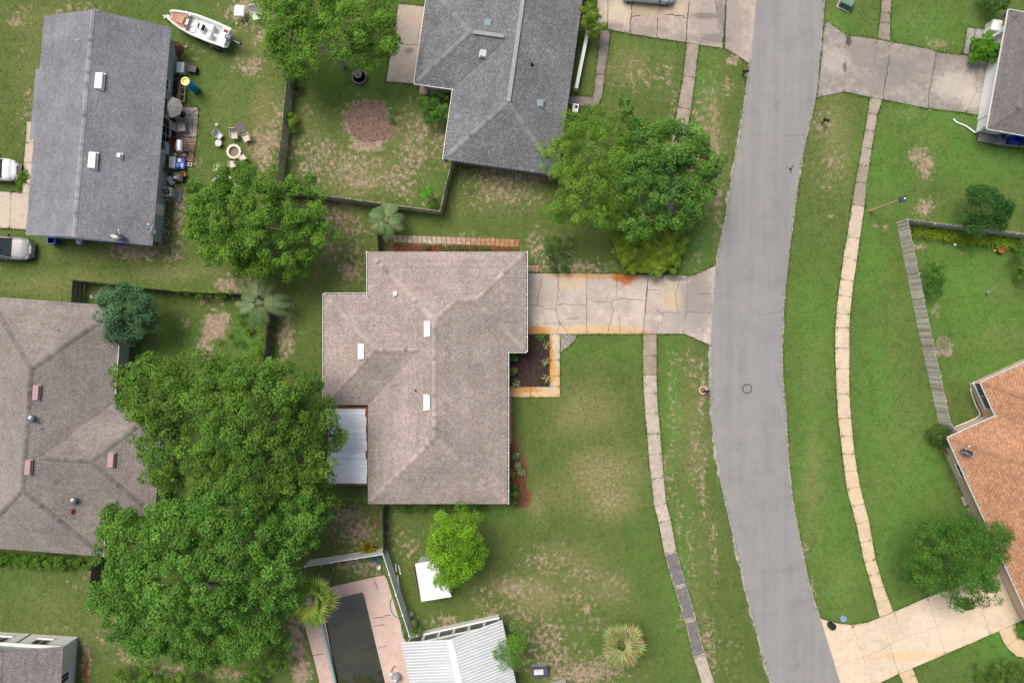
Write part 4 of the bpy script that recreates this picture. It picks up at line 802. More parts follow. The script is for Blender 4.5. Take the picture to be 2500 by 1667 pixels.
for side, (E_, nm_) in enumerate(((La, 'left'), (Ra, 'right'))):
    Ve = []; Fe = []; sg = -1 if side == 0 else 1
    for i in range(NR):
        w_ = (.05 if side == 0 else .03) + (.34 if side == 0 else .16) * .6 * max(0, vnoise(np.array([E_[i, 1]]), np.array([float(side)]), 1.3, 61)[0] - .25) * vnoise(np.array([E_[i, 1]]), np.array([float(side)]), .4, 62)[0] * 1.6
        Ve += [(E_[i, 0] - sg * .09, E_[i, 1], .040), (E_[i, 0] + sg * w_, E_[i, 1], .022)]
    Fe = [((2 * i, 2 * i + 1, 2 * i + 3, 2 * i + 2) if side else (2 * i + 2, 2 * i + 3, 2 * i + 1, 2 * i)) for i in range(NR - 1)]
    MB().add(Ve, Fe).build('road_edge', pm('road_edge_grit', (.33, .31, .285), .95, .3, 9, .4, 40), road)
# pale grit along the crumbling left road edge and bare spots
pts = []
for i in range(0, NR - 1):
    if abs(La[i, 1]) > 34: continue
    w = vnoise(np.array([La[i, 1]]), np.array([0.]), 1.6, 44)[0]
    for k in range(int(10 * max(0, w - .25))): pts.append((La[i, 0] - abs(rnd.gauss(0, .14)), La[i, 1] + rnd.uniform(-.2, .2), .02))
    if i % 2 == 0: pts.append((Ra[i, 0] + abs(rnd.gauss(0, .08)), Ra[i, 1], .02))
gm = MB()
for (x, y_, z_) in pts:
    s = rnd.uniform(.03, .08); gm.box((x, y_, z_), (s, s * rnd.uniform(.6, 1), s * .6), rnd.random() * 6, taper=.7, col=(rnd.uniform(.7, 1.1),) * 3)
tag(stuff(gm.build('gravel', pm('gravel_pale', (.46, .42, .37), .95, .2, 9, attr=True))), 'pale grit along the crumbling edges of the road', 'gravel')
# ------------------------------------------------------------------ trees, palms, shrubs
M_bark = pm('bark_grey', (.20, .175, .15), .9, .25, 6, .4, 20); M_barkp = pm('bark_pale', (.42, .39, .35), .9, .2, 6, .3, 20); M_leafm = M_leaf
DENS = 2.0; LBR = 1.66; LMUL = 2.1; LSZ = .63
def unit(n, rng, zmin=-1.0):
    z = rng.uniform(zmin, 1, n); a = rng.uniform(0, math.tau, n); r = np.sqrt(np.maximum(0, 1 - z * z)); return np.stack([r * np.cos(a), r * np.sin(a), z], -1)
def leaf_cloud(lobes, dens, lpc, lsize, pal, seed, rc=(.34, .66), zmin=-.25, fill=.12, cvar=.22, lvar=.28, keepf=1.0, up=.35, elong=1.9):
    """leaves set on twig clumps that are spread over the lobes of a crown -> V, F, C, clump centres"""
    rng = np.random.default_rng(seed); cc = []; cr = []
    L = np.array(lobes, float)
    for (x, y, z, rx, ry, rz) in lobes:
        n = max(6, int(dens * DENS * math.pi * rx * ry)); d = unit(n, rng, zmin); k2 = n * 3 // 5; rr_ = np.sqrt(rng.random(k2)); aa_ = rng.random(k2) * math.tau; d[:k2] = np.stack([rr_ * np.cos(aa_), rr_ * np.sin(aa_), np.sqrt(np.maximum(0, 1 - rr_ ** 2))], -1); rad = np.where(rng.random(n) < fill, rng.uniform(.45, .8, n), rng.uniform(.70, 1.10, n))
        # lumpy outline
        lump = 1 + .16 * np.sin(d[:, 0] * 5 + seed) * np.cos(d[:, 1] * 4.3 + seed * 2) + .1 * np.sin(d[:, 0] * 11 + d[:, 1] * 9 + seed * 3)
        cc.append(np.stack([x + d[:, 0] * rx * rad * lump, y + d[:, 1] * ry * rad * lump, z + d[:, 2] * rz * rad], -1)); cr.append(rng.uniform(*rc, n))
    cc = np.concatenate(cc); cr = np.concatenate(cr)
    # drop clumps buried deep inside another lobe
    deep = np.zeros(len(cc), bool)
    for (x, y, z, rx, ry, rz) in lobes: deep |= (((cc[:, 0] - x) / rx) ** 2 + ((cc[:, 1] - y) / ry) ** 2 + ((cc[:, 2] - z) / rz) ** 2) < .36
    k = ~deep & (rng.random(len(cc)) < keepf); cc, cr = cc[k], cr[k]; n = len(cc)
    nl = np.maximum(8, (lpc * LMUL * (cr / np.mean(rc)) ** 2).astype(int)); idx = np.repeat(np.arange(n), nl); m = len(idx)
    d = unit(m, rng, -.55); r = rng.uniform(.35, 1.05, m) ** .6; p = cc[idx] + d * (cr[idx] * r)[:, None] * np.array([1, 1, .8])
    nrm = d * .55 + unit(m, rng) * .6 + np.array([0, 0, up]); nrm /= np.linalg.norm(nrm, axis=1, keepdims=True)
    t = np.cross(nrm, unit(m, rng)); t /= np.maximum(1e-6, np.linalg.norm(t, axis=1, keepdims=True)); bt = np.cross(nrm, t)
    s = lsize * LSZ * rng.uniform(.6, 1.35, m); ln = (s * elong / 2)[:, None]; wd = (s / 2)[:, None]
    V = np.stack([p - t * ln, p + bt * wd - nrm * wd * .25, p + t * ln - nrm * ln * .2, p - bt * wd - nrm * wd * .25], 1).reshape(-1, 3); F = np.arange(4 * m).reshape(-1, 4)
    pal = np.array(pal); ci = rng.random((n, 1)); base = pal[0] * (1 - ci) + pal[1] * ci; base *= rng.uniform(1 - cvar * 1.3, 1 + cvar * 1.3, (n, 1))
    C = base[idx] * rng.uniform(1 - lvar, 1 + lvar, (m, 1)) * LBR * np.array([.78, .98, 1.0])
    if len(pal) > 2: q = rng.random(m) < .06; C[q] = pal[2] * rng.uniform(.8, 1.2, (q.sum(), 1))
    return V, F, C, cc, cr
def tree(name, label, base, lobes, pal, seed, dens=1.5, lpc=70, lsize=.16, bark=None, trunk_r=.22, cat='tree', show=0.0, group=None, rc=(.34, .66), limbs=True, **kw):
    """base: world point; lobes relative to the base (m)"""
    t = thing(name, label, cat, base, group=group); rr = random.Random(seed)
    V, F, C, cc, cr = leaf_cloud(lobes, dens, lpc, lsize, pal, seed, rc, **kw)
    obj('crown', mesh_np('crown', V, F, C), M_leafm, t)
    top = max(l[2] for l in lobes); cx = sum(l[0] for l in lobes) / len(lobes); cy = sum(l[1] for l in lobes) / len(lobes)
    fork = Vector((cx * .35, cy * .35, top * .42)); tk = MB(); tk.tube([(0, 0, -.1), (0, 0, .05), (cx * .15, cy * .15, top * .22), fork], [trunk_r * 1.5, trunk_r * 1.15, trunk_r, trunk_r * .85], 10)
    if limbs:
        targets = []
        for l in lobes: targets.append((Vector(l[:3]), trunk_r * .5, l))
        for tp, r0, l in targets:
            mid = fork.lerp(tp, .5) + Vector((rr.uniform(-.3, .3), rr.uniform(-.3, .3), .3)); tk.tube([fork - Vector((0, 0, .1)), mid, tp], [r0 * .8, r0 * .55, r0 * .3], 7)
            sel = [c for c in cc if ((c[0] - l[0]) / l[3]) ** 2 + ((c[1] - l[1]) / l[4]) ** 2 < 1.3]
            for c in rr.sample(sel, min(len(sel), 9)):
                c = Vector(c); ou = (c - tp).normalized(); m2 = tp.lerp(c, .55) + Vector((rr.uniform(-.2, .2), rr.uniform(-.2, .2), rr.uniform(0, .4)))
                tk.tube([tp.lerp(c, .1), m2, c + ou * rr.uniform(0, .3) + Vector((0, 0, show))], [r0 * .24, r0 * .15, r0 * .06], 5)
    tk.build('trunk', bark or M_bark, t, smooth=True); return t
def lob(base, px, py, z, rx, ry, rz):
    """a lobe seen at a pixel, at height z above the ground"""
    v = G(px, py, z); k = (CAMH - z) / FPX; return (v.x - base[0], v.y - base[1], z, rx * k, ry * k, rz)
g_mid = [(.085, .155, .022), (.15, .225, .030), (.22, .26, .05)]; g_dark = [(.040, .085, .020), (.085, .145, .030), (.14, .18, .06)]; g_yel = [(.12, .185, .018), (.20, .265, .028), (.27, .29, .05)]; g_blue = [(.055, .105, .045), (.11, .175, .080), (.16, .20, .10)]; g_oliv = [(.075, .135, .020), (.135, .205, .030), (.19, .20, .05)]
B = G(840, 160); tree('tree', 'leafy tree with pale branches over the back fence near the dark grey roof', B, [lob(B, 700, 60, 5, 62, 75, 1.8), lob(B, 770, 30, 6.2, 80, 70, 2.0), lob(B, 860, 40, 6.4, 80, 80, 2.0), lob(B, 930, 85, 5.2, 50, 75, 1.7), lob(B, 735, 150, 4.6, 55, 45, 1.5), lob(B, 810, 105, 5.6, 75, 55, 1.8), lob(B, 900, 135, 4.6, 50, 38, 1.4), lob(B, 690, 120, 4.0, 30, 40, 1.2), lob(B, 850, -60, 6, 90, 60, 2), lob(B, 660, 30, 4.6, 45, 50, 1.4), lob(B, 720, 100, 5.0, 60, 50, 1.6)], [(.09, .165, .02), (.16, .24, .03), (.24, .28, .05)], 21, 1.35, 60, .15, M_barkp, .16, show=.35, fill=.2)
B = G(640, 560); tree('tree', 'round bright green tree between the fire pit and the feather palm', B, [lob(B, 640, 560, 6.0, 110, 95, 2.6), lob(B, 545, 520, 4.8, 85, 85, 2.0), lob(B, 620, 460, 5.0, 100, 65, 2.0), lob(B, 730, 500, 4.6, 75, 65, 1.9), lob(B, 740, 580, 4.4, 65, 70, 1.8), lob(B, 660, 640, 4.2, 90, 50, 1.8), lob(B, 560, 610, 4.4, 75, 60, 1.8), lob(B, 515, 560, 3.8, 55, 60, 1.5)], g_mid, 22, 1.5, 75, .15, trunk_r=.25, fill=.15)
B = G(330, 770); tree('tree', 'small rounded dusty blue green tree at the corner of the grey brown roof', B, [lob(B, 318, 762, 3.6, 62, 60, 1.6), lob(B, 290, 735, 3.4, 42, 38, 1.3), lob(B, 350, 775, 3.3, 42, 52, 1.3), lob(B, 305, 795, 3.2, 42, 40, 1.2)], g_blue, 23, 2.0, 75, .13, trunk_r=.12)
B = G(590, 1040); tree('tree', 'huge olive green tree overhanging the white porch roof', B, [lob(B, 620, 1010, 9.5, 140, 110, 3.2), lob(B, 430, 1000, 7.8, 110, 85, 2.6), lob(B, 360, 960, 6.6, 70, 75, 2.0), lob(B, 520, 930, 8.0, 110, 70, 2.4), lob(B, 680, 940, 7.5, 100, 65, 2.2), lob(B, 760, 1010, 7.2, 70, 90, 2.2), lob(B, 740, 1120, 7.8, 80, 90, 2.4), lob(B, 620, 1150, 8.4, 120, 80, 2.6), lob(B, 460, 1120, 8.0, 110, 80, 2.4), lob(B, 820, 1065, 5.6, 34, 28, .9), lob(B, 390, 895, 5.5, 40, 40, 1.3), lob(B, 760, 1210, 6.5, 60, 50, 1.8)], g_oliv, 24, 1.25, 75, .16, trunk_r=.38, rc=(.40, .78), fill=.15)
B = G(500, 1420); tree('tree', 'huge dense bright green tree at the lower left', B, [lob(B, 500, 1420, 9.0, 140, 110, 3.0), lob(B, 340, 1330, 7.2, 90, 80, 2.4), lob(B, 320, 1450, 6.8, 80, 90, 2.2), lob(B, 390, 1540, 6.4, 90, 65, 2.0), lob(B, 520, 1560, 6.6, 100, 60, 2.0), lob(B, 635, 1520, 7.2, 75, 70, 2.2), lob(B, 665, 1400, 7.8, 80, 85, 2.4), lob(B, 460, 1290, 7.8, 110, 70, 2.4), lob(B, 600, 1300, 8.2, 100, 70, 2.4), lob(B, 715, 1290, 6.6, 60, 60, 2.0), lob(B, 285, 1270, 5.4, 40, 45, 1.4), lob(B, 745, 1235, 6.8, 60, 60, 1.9), lob(B, 560, 1230, 8.4, 120, 60, 2.4)], [(.070, .150, .022), (.135, .225, .036), (.19, .24, .05)], 25, 1.4, 80, .17, trunk_r=.38, rc=(.40, .78), fill=.12)
B = G(1455, 440); tree('tree', 'feathery yellow green tree overlapping the dark grey roof corner', B, [lob(B, 1440, 380, 6.0, 85, 85, 2.2), lob(B, 1420, 480, 6.0, 80, 80, 2.2), lob(B, 1370, 390, 4.8, 42, 55, 1.5), lob(B, 1500, 420, 5.5, 60, 110, 2.0), lob(B, 1430, 300, 4.4, 60, 40, 1.4), lob(B, 1400, 530, 4.4, 55, 32, 1.4), lob(B, 1335, 385, 4.6, 22, 32, .8), lob(B, 1480, 530, 4.6, 40, 35, 1.3)], [(.10, .17, .02), (.165, .24, .03), (.24, .28, .05)], 26, 1.35, 80, .11, trunk_r=.2, fill=.2)
B = G(1640, 450); tree('tree', 'broad leaved tree with bare white twigs beside the street', B, [lob(B, 1600, 380, 6.4, 80, 70, 2.2), lob(B, 1690, 390, 5.6, 62, 60, 1.9), lob(B, 1720, 440, 4.8, 48, 60, 1.6), lob(B, 1560, 460, 6.2, 70, 75, 2.2), lob(B, 1560, 540, 4.8, 70, 36, 1.5), lob(B, 1650, 520, 4.6, 50, 45, 1.5), lob(B, 1545, 330, 5.0, 45, 42, 1.5), lob(B, 1535, 265, 4.4, 20, 32, 1.0), lob(B, 1640, 320, 5.0, 60, 30, 1.5), lob(B, 1640, 445, 5.4, 55, 50, 1.7), lob(B, 1690, 475, 4.8, 42, 42, 1.4)], [(.070, .145, .024), (.135, .22, .036), (.20, .25, .06)], 27, 1.25, 70, .17, M_barkp, .2, show=.45, fill=.2)
B = G(1115, 1340); tree('tree', 'vivid lime green young tree over the white roofed shed', B, [lob(B, 1115, 1340, 5.0, 62, 62, 1.8), lob(B, 1110, 1290, 4.4, 48, 38, 1.4), lob(B, 1080, 1320, 4.2, 36, 45, 1.3), lob(B, 1150, 1350, 4.2, 38, 45, 1.3), lob(B, 1105, 1395, 4.0, 52, 36, 1.3), lob(B, 1080, 1425, 3.4, 22, 16, .7), lob(B, 1150, 1300, 4.0, 30, 30, 1.1)], [(.12, .22, .014), (.20, .30, .022), (.27, .33, .04)], 28, 1.9, 80, .12, trunk_r=.12)
B = G(2300, 1340); tree('tree', 'airy dark green tree between the orange roof and its driveway', B, [lob(B, 2330, 1360, 5.6, 75, 75, 1.9), lob(B, 2270, 1320, 4.4, 60, 60, 1.6), lob(B, 2390, 1350, 4.8, 55, 65, 1.6), lob(B, 2280, 1400, 4.4, 65, 55, 1.6), lob(B, 2370, 1430, 4.4, 60, 40, 1.4), lob(B, 2330, 1275, 3.8, 60, 36, 1.2), lob(B, 2330, 1475, 3.6, 34, 24, .9), lob(B, 2240, 1360, 3.6, 35, 50, 1.1), lob(B, 2425, 1300, 4.0, 30, 40, 1.0)], [(.050, .115, .018), (.10, .18, .026), (.15, .17, .06)], 29, 1.75, 70, .12, M_bark, .10, show=.1, fill=.3)
B = G(2385, 520); tree('tree', 'small round dark green tree growing against the right fence', B, [lob(B, 2405, 510, 2.9, 48, 48, 1.3), lob(B, 2385, 490, 2.6, 32, 34, 1.0), lob(B, 2430, 520, 2.5, 32, 36, 1.0), lob(B, 2395, 545, 2.3, 36, 26, .9)], [(.028, .075, .016), (.058, .115, .026)], 30, 2.4, 80, .11, trunk_r=.1)
B = G(1252, 1570); tree('tree', 'thin bright green sapling beside the white metal roof', B, [lob(B, 1255, 1560, 3.4, 30, 45, 1.2), lob(B, 1245, 1600, 3.0, 32, 28, 1.0), lob(B, 1230, 1595, 2.8, 26, 18, .7)], [(.085, .165, .02), (.14, .22, .03)], 31, 1.6, 60, .11, trunk_r=.07, fill=.4)
# tall tree outside the frame whose crown is mirrored in the pool
B = G(880, 1890); tree('tree', 'tall dark tree mirrored in the pool water, standing beyond the lower edge', B, [(0, 0, 11, 4.5, 3.4, 3.0), (-2.5, .6, 9.5, 3, 2.6, 2.2), (2.8, 1.2, 9.5, 3, 2.6, 2.2)], g_dark, 32, 1.2, 60, .2, trunk_r=.3)
# hedges and shrubs
def shrub(label, px, py, lobes, pal, seed, dens=4.0, lpc=55, lsize=.09, name='shrub', group=None, rc=(.16, .34), **kw):
    B = G(px, py); return tree(name, label, B, [lob(B, *l) for l in lobes], pal, seed, dens * (1.25 if name == 'hedge' else .8), lpc, lsize, trunk_r=.04, cat='shrub', group=group, rc=rc, limbs=False, **kw)
shrub('big yellow green clipped hedge beside the stained driveway', 1580, 612, [(1580, 600, 1.3, 72, 62, .75), (1535, 590, 1.2, 45, 50, .7), (1625, 595, 1.2, 45, 55, .7), (1585, 645, 1.0, 60, 28, .65), (1580, 560, 1.1, 70, 30, .65), (1620, 640, .9, 40, 24, .6), (1545, 630, 1.0, 36, 30, .6)], [(.12, .165, .016), (.21, .245, .026), (.30, .30, .045)], 41, 6, 60, .09, name='hedge', up=.9)
shrub('bushy green tree-like shrub with bronze tips by the top driveway', 1440, 50, [(1442, 40, 2.2, 25, 30, .9), (1452, 60, 2.0, 22, 22, .8), (1435, 65, 2.0, 20, 20, .8)], [(.10, .17, .015), (.18, .22, .03), (.25, .2, .06)], 42, 5, 60, .1)
shrub('glossy bright green ball shaped shrub at the white garage corner', 2398, 118, [(2403, 115, 1.2, 32, 30, .9), (2395, 130, 1.0, 26, 22, .8), (2412, 132, 1.0, 22, 18, .8)], [(.07, .17, .01), (.14, .25, .02)], 43, 6, 60, .11)
shrub('dark green hedge clump at the top right corner', 2425, 10, [(2428, 10, 1.3, 30, 28, 1.0), (2410, -5, 1.1, 26, 26, .9)], g_dark, 44, 5, 55, .09)
shrub('rounded double shrub beside the dark grey house step', 1062, 268, [(1050, 258, 1.1, 26, 24, .8), (1068, 280, 1.1, 28, 28, .8), (1050, 282, .9, 20, 22, .7), (1080, 255, 1.0, 20, 26, .8)], [(.06, .14, .015), (.12, .2, .035)], 45, 5, 55, .09)
shrub('small light green citrus tree in the sandy fence corner', 1048, 482, [(1048, 482, 1.5, 18, 20, .7), (1044, 470, 1.3, 12, 12, .5), (1054, 492, 1.2, 13, 12, .5)], [(.09, .19, .02), (.15, .26, .03)], 46, 6, 60, .1)
shrub('dark shrub with dead bare twigs beside the driveway', 1368, 610, [(1352, 608, 1.0, 30, 40, .7), (1375, 595, .9, 32, 30, .6), (1370, 640, .8, 24, 22, .5)], [(.045, .085, .018), (.085, .125, .03)], 47, 2.6, 45, .09, fill=.5)
shrub('oval olive shrub at the west corner of the orange house', 2290, 1062, [(2289, 1060, .9, 33, 28, .7), (2300, 1070, .8, 24, 20, .6)], [(.045, .085, .012), (.075, .115, .02)], 48, 5.5, 55, .07)
shrub('green shrub hugging the inside of the right fence', 2272, 690, [(2262, 668, 1.2, 24, 34, .8), (2274, 710, 1.0, 24, 24, .7), (2280, 680, .8, 20, 30, .6)], [(.045, .12, .016), (.085, .17, .028)], 49, 3.6, 50, .08)
shrub('leafy shrub at the right frame edge inside the fence', 2492, 640, [(2495, 640, 1.2, 26, 30, .8), (2510, 660, 1.1, 30, 30, .8), (2490, 612, .9, 20, 20, .6)], [(.06, .12, .02), (.1, .16, .03)], 50, 4, 50, .09)
shrub('wild bush spilling up from the bottom edge at the lower left', 400, 1660, [(400, 1660, 1.2, 60, 36, .9), (330, 1660, 1.0, 50, 40, .8), (470, 1665, .9, 40, 26, .7), (300, 1680, 1.0, 40, 34, .8)], g_mid, 51, 3.4, 50, .1)
shrub('tangled yellow green vine thicket between the huge tree and the pool', 640, 1630, [(640, 1625, 1.2, 30, 40, .9), (680, 1600, 1.4, 34, 36, 1.0), (620, 1655, 1.0, 32, 26, .8), (700, 1570, 1.6, 30, 30, 1.0)], g_oliv, 52, 3.4, 50, .1)
shrub('low olive shrubs under the south eave of the central house', 1060, 1240, [(985, 1237, .6, 22, 12, .45), (1030, 1238, .7, 28, 12, .5), (1080, 1238, .7, 28, 12, .5), (1130, 1236, .6, 30, 10, .5), (1170, 1234, .5, 24, 8, .4)], [(.06, .11, .015), (.11, .16, .03)], 53, 6, 50, .08)
shrub('long green foundation hedge under the grey brown eave', 110, 1365, [(10, 1362, .8, 28, 16, .6), (60, 1364, .9, 32, 18, .6), (110, 1368, .9, 32, 20, .6), (160, 1370, .8, 32, 18, .6), (210, 1370, .8, 26, 16, .6), (-30, 1360, .8, 30, 18, .6)], [(.08, .155, .015), (.14, .205, .03)], 54, 5, 50, .09, name='hedge')
shrub('small dark shrub beside the central house corner in red mulch', 1252, 1210, [(1250, 1208, .6, 16, 20, .5)], g_dark, 55, 8, 50, .08)
shrub('low green shrub in red mulch below the brick edging', 1245, 1158, [(1243, 1158, .5, 9, 12, .35)], g_mid, 56, 9, 40, .08)
for i, (px, py, s, lab) in enumerate(((1258, 1112, 8, 'uppermost'), (1265, 1132, 9, 'middle'), (1272, 1148, 8, 'lowest'))):
    shrub('%s of three pale silvery plants along the mulch edge' % lab, px, py, [(px, py, .35, s, s + 2, .3)], [(.14, .19, .08), (.25, .30, .15)], 60 + i, 8, 40, .07, group='silvery plants along the mulch edge')
for i, (px, py, s, lab) in enumerate(((1040, 603, 11, 'leftmost'), (1090, 610, 9, 'second from left'), (1118, 607, 8, 'middle'), (1150, 608, 14, 'largest'), (1180, 611, 9, 'rightmost'))):
    shrub('%s low shrub in red mulch along the north eave' % lab, px, py, [(px, py, .4, s, s * .7, .35)], [(.06, .11, .025), (.11, .16, .05)], 70 + i, 8, 40, .07, group='shrubs in the mulch along the north eave')
shrub('leafy bush growing over the side walk of the blue grey house', 66, 448, [(66, 445, 1.3, 13, 22, .8), (58, 442, 1.0, 12, 12, .5)], g_mid, 80, 4.5, 45, .1)
shrub('small weedy clump against the wooden back fence', 712, 300, [(712, 302, .8, 16, 14, .6), (708, 286, .8, 10, 12, .5)], g_yel, 81, 6, 45, .09)
shrub('ivy creeping along the wire fence near the feather palm', 480, 715, [(460, 714, .9, 24, 6, .3), (500, 717, .9, 26, 7, .3), (540, 718, .8, 24, 7, .3)], g_yel, 82, 7, 40, .09)
shrub('vine hanging on the weathered fence below the feather palm', 640, 830, [(640, 815, 1.0, 6, 24, .5), (636, 860, .9, 6, 26, .5), (645, 790, .9, 8, 18, .4)], g_yel, 83, 7, 40, .09)
shrub('weeds on the bare yard under the feather palm', 605, 800, [(600, 790, .4, 30, 30, .25), (570, 830, .3, 30, 24, .2), (620, 850, .4, 24, 30, .3)], g_mid, 84, 2.0, 35, .09)
shrub('pale young shrub in the fallow lawn by the grey house corner', 1150, 462, [(1150, 462, .3, 14, 14, .25)], [(.1, .16, .03), (.15, .2, .05)], 85, 4, 30, .07)
shrub('round leafy plant on the mulch circle edge', 955, 285, [(956, 283, .4, 11, 16, .35)], [(.06, .15, .02), (.1, .2, .04)], 86, 5, 40, .08)
shrub('green flowering bush in the planter under the gutter corner', 1252, 868, [(1251, 868, .7, 11, 12, .5)], [(.05, .15, .015), (.09, .2, .03)], 87, 9, 50, .08)
shrub('yellow variegated plant in the dark mulch planter', 1252, 908, [(1252, 906, .4, 10, 7, .3)], [(.2, .22, .03), (.3, .28, .05)], 88, 7, 30, .07)
shrub('leafy green plant at the top of the dark mulch planter', 1322, 826, [(1320, 826, .4, 11, 9, .3)], [(.09, .16, .03), (.16, .22, .06)], 89, 6, 30, .07)
shrub('green shrub patch inside the brown curb by the orange house corner walk', 2490, 1530, [(2488, 1528, .5, 16, 14, .4), (2500, 1545, .5, 16, 14, .4)], [(.09, .17, .02), (.14, .22, .04)], 90, 6, 40, .09)
shrub('mixed olive shrubs at the bottom right corner', 2450, 1650, [(2420, 1640, .9, 36, 24, .7), (2465, 1630, 1.0, 36, 30, .8), (2500, 1650, 1.0, 40, 36, .8), (2440, 1670, .9, 40, 26, .7)], [(.07, .115, .02), (.14, .17, .04)], 91, 3.6, 50, .1)
shrub('small shrub at the end of the white vinyl fence', 1010, 1543, [(1010, 1540, 1.0, 20, 18, .7)], [(.07, .13, .02), (.22, .17, .05)], 92, 7, 45, .08)
# dead twigs of the dark shrub
tw = MB(); rr = random.Random(4); b0 = G(1368, 612)
for k in range(26):
    a = rr.uniform(-1.2, 1.9); L_ = rr.uniform(.7, 1.6); e_ = (math.cos(a) * L_, math.sin(a) * L_ * .9, rr.uniform(.9, 1.7)); tw.tube([(0, 0, .1), (e_[0] * .45, e_[1] * .45, e_[2] * .6), e_], [.022, .016, .006], 4)
tag(tw.build('dead_twigs', pm('dead_wood', (.36, .29, .23), .9), None, loc=b0), 'bare grey twigs sticking out of the dark shrub by the driveway', 'twigs')
# ---- rosettes of strap leaves
def rosette(label, px, py, n, ln, wid, pal, seed, name='spiky_plant', group=None, h=.5, up=.6, cat='plant'):
    rr = random.Random(seed); t = thing(name, label, cat, G(px, py), group=group)
    for k in range(n):
        a = k * 2.39996 + rr.uniform(-.3, .3); l = ln * rr.uniform(.7, 1.15); hh = h * rr.uniform(.4, 1.2); V = []; nseg = 5
        for i in range(nseg + 1):
            s = i / nseg; r = l * s; z = .03 + hh * math.sin(min(1, s * 1.1) * math.pi * up); w = wid * (1 - s) ** .7 * (.4 + 1.2 * min(1, s * 3) if s < .35 else 1.2) + .003
            c, q = math.cos(a), math.sin(a); V += [(c * r - q * w, q * r + c * w, z), (c * r + q * w, q * r - c * w, z)]
        f = rr.random(); col = tuple((pal[0][i] * (1 - f) + pal[1][i] * f) * rr.uniform(.8, 1.2) for i in range(3))
        MB().add(V, [(2 * i, 2 * i + 1, 2 * i + 3, 2 * i + 2) for i in range(nseg)], col).build('leaf', M_leafm, t)
for i, (px, py, lab) in enumerate(((1333, 842, 'uppermost spiky agave by the rusty walk in the mulch planter'), (1331, 883, 'middle spiky agave by the rusty walk in the mulch planter'), (1333, 923, 'lowest spiky agave by the rusty walk in the mulch planter'), (1260, 935, 'spiky agave in the lower left planter corner'))):
    rosette(lab, px, py, 18, .46, .04, [(.30, .38, .14), (.48, .48, .28)], 100 + i, group='agaves in the mulch planter')
rosette('dark strappy plant beside the wooden back fence', 728, 222, 44, .75, .035, [(.08, .12, .02), (.20, .19, .06)], 110, h=.7)
rosette('strappy green clump in the mulch by the palm of the orange house', 2303, 1092, 34, .7, .05, [(.12, .2, .01), (.28, .30, .03)], 111, h=.6)
rosette('yellow and green croton bush in the white fence corner', 903, 1333, 70, .75, .06, [(.16, .17, .01), (.38, .30, .03)], 112, h=.9)
rosette('yellow banana-like sprout under the feather palm', 612, 808, 14, .5, .05, [(.20, .30, .02), (.38, .40, .05)], 113, h=.6)
# grassy border along the right fence
rr = random.Random(9); 
for i in range(24):
    px = 2226 + i * 11.8; py = 566 + i * 1.6 + rr.uniform(-3, 3)
    rosette('bright green border grass clump along the right fence', px, py, 40, rr.uniform(.6, .9), .03, [(.14, .27, .015), (.30, .40, .04)], 130 + i, 'border_grass', 'border grass clumps along the right fence', .6)
# ---- palms
def feather_palm(label, px, py, zc, nf, ln, pal, seed, droop=1.0):
    rr = random.Random(seed); v = G(px, py, zc); base = (v.x, v.y, 0); t = thing('palm_tree', label, 'palm', base)
    MB().tube([(0, 0, -.1), (.05, 0, zc * .5), (0, 0, zc)], [.26, .2, .22], 10).build('trunk', M_bark, t)
    for k in range(nf):
        a = k * 2.39996; rise = rr.uniform(.15, 1.1); l = ln * rr.uniform(.8, 1.1); fr = MB(); n = 22; P = []
        for i in range(n + 1):
            s = i / n; r = l * (math.sin(s * 1.35) / math.sin(1.35)) * (1 - .25 * rise * .4); z = zc + l * (.55 * rise * s - (.55 + .55 * droop) * s * s * .75); tw_ = .25 * s * s * (1 if k % 2 else -1)
            P.append(Vector((math.cos(a + tw_) * r, math.sin(a + tw_) * r, z)))
        f = rr.random(); col = tuple((pal[0][i] * (1 - f) + pal[1][i] * f) for i in range(3)); fr.tube(P[::3], [.022] * 3 + [.014] * (len(P[::3]) - 3), 4, (1.1 * col[0] + .05, col[1] + .05, col[2] + .04))
        for i in range(4, n + 1):
            d = (P[i] - P[i - 1]).normalized(); sd = d.cross(Vector((0, 0, 1))).normalized()
            for h2 in (0, .5):
                p0 = P[i - 1].lerp(P[i], h2); q = .52 * math.sin(min(1, (i / n) * 1.05 + .12) * math.pi) ** .5 + .08
                for sg in (-1, 1):
                    e_ = p0 + (sd * sg * .75 + d * .75).normalized() * q * rr.uniform(.85, 1.1) - Vector((0, 0, q * rr.uniform(.1, .45))); w = d * .022
                    m2 = p0.lerp(e_, .5) + Vector((0, 0, .05)); fr.add([p0 - w, p0 + w, m2 + w, m2 - w, e_], [(0, 1, 2, 3), (3, 2, 4)], tuple(c_ * rr.uniform(.75, 1.25) for c_ in col))
        fr.build('frond', M_leafm, t)
feather_palm('small feather palm growing at the corner of the wooden fence', 941, 537, 2.4, 15, 1.9, [(.15, .24, .10), (.30, .40, .18)], 201, 1.15)
feather_palm('large silvery feather palm in the bare back yard', 632, 738, 2.8, 15, 2.75, [(.17, .26, .12), (.34, .45, .23)], 202, 1.1)
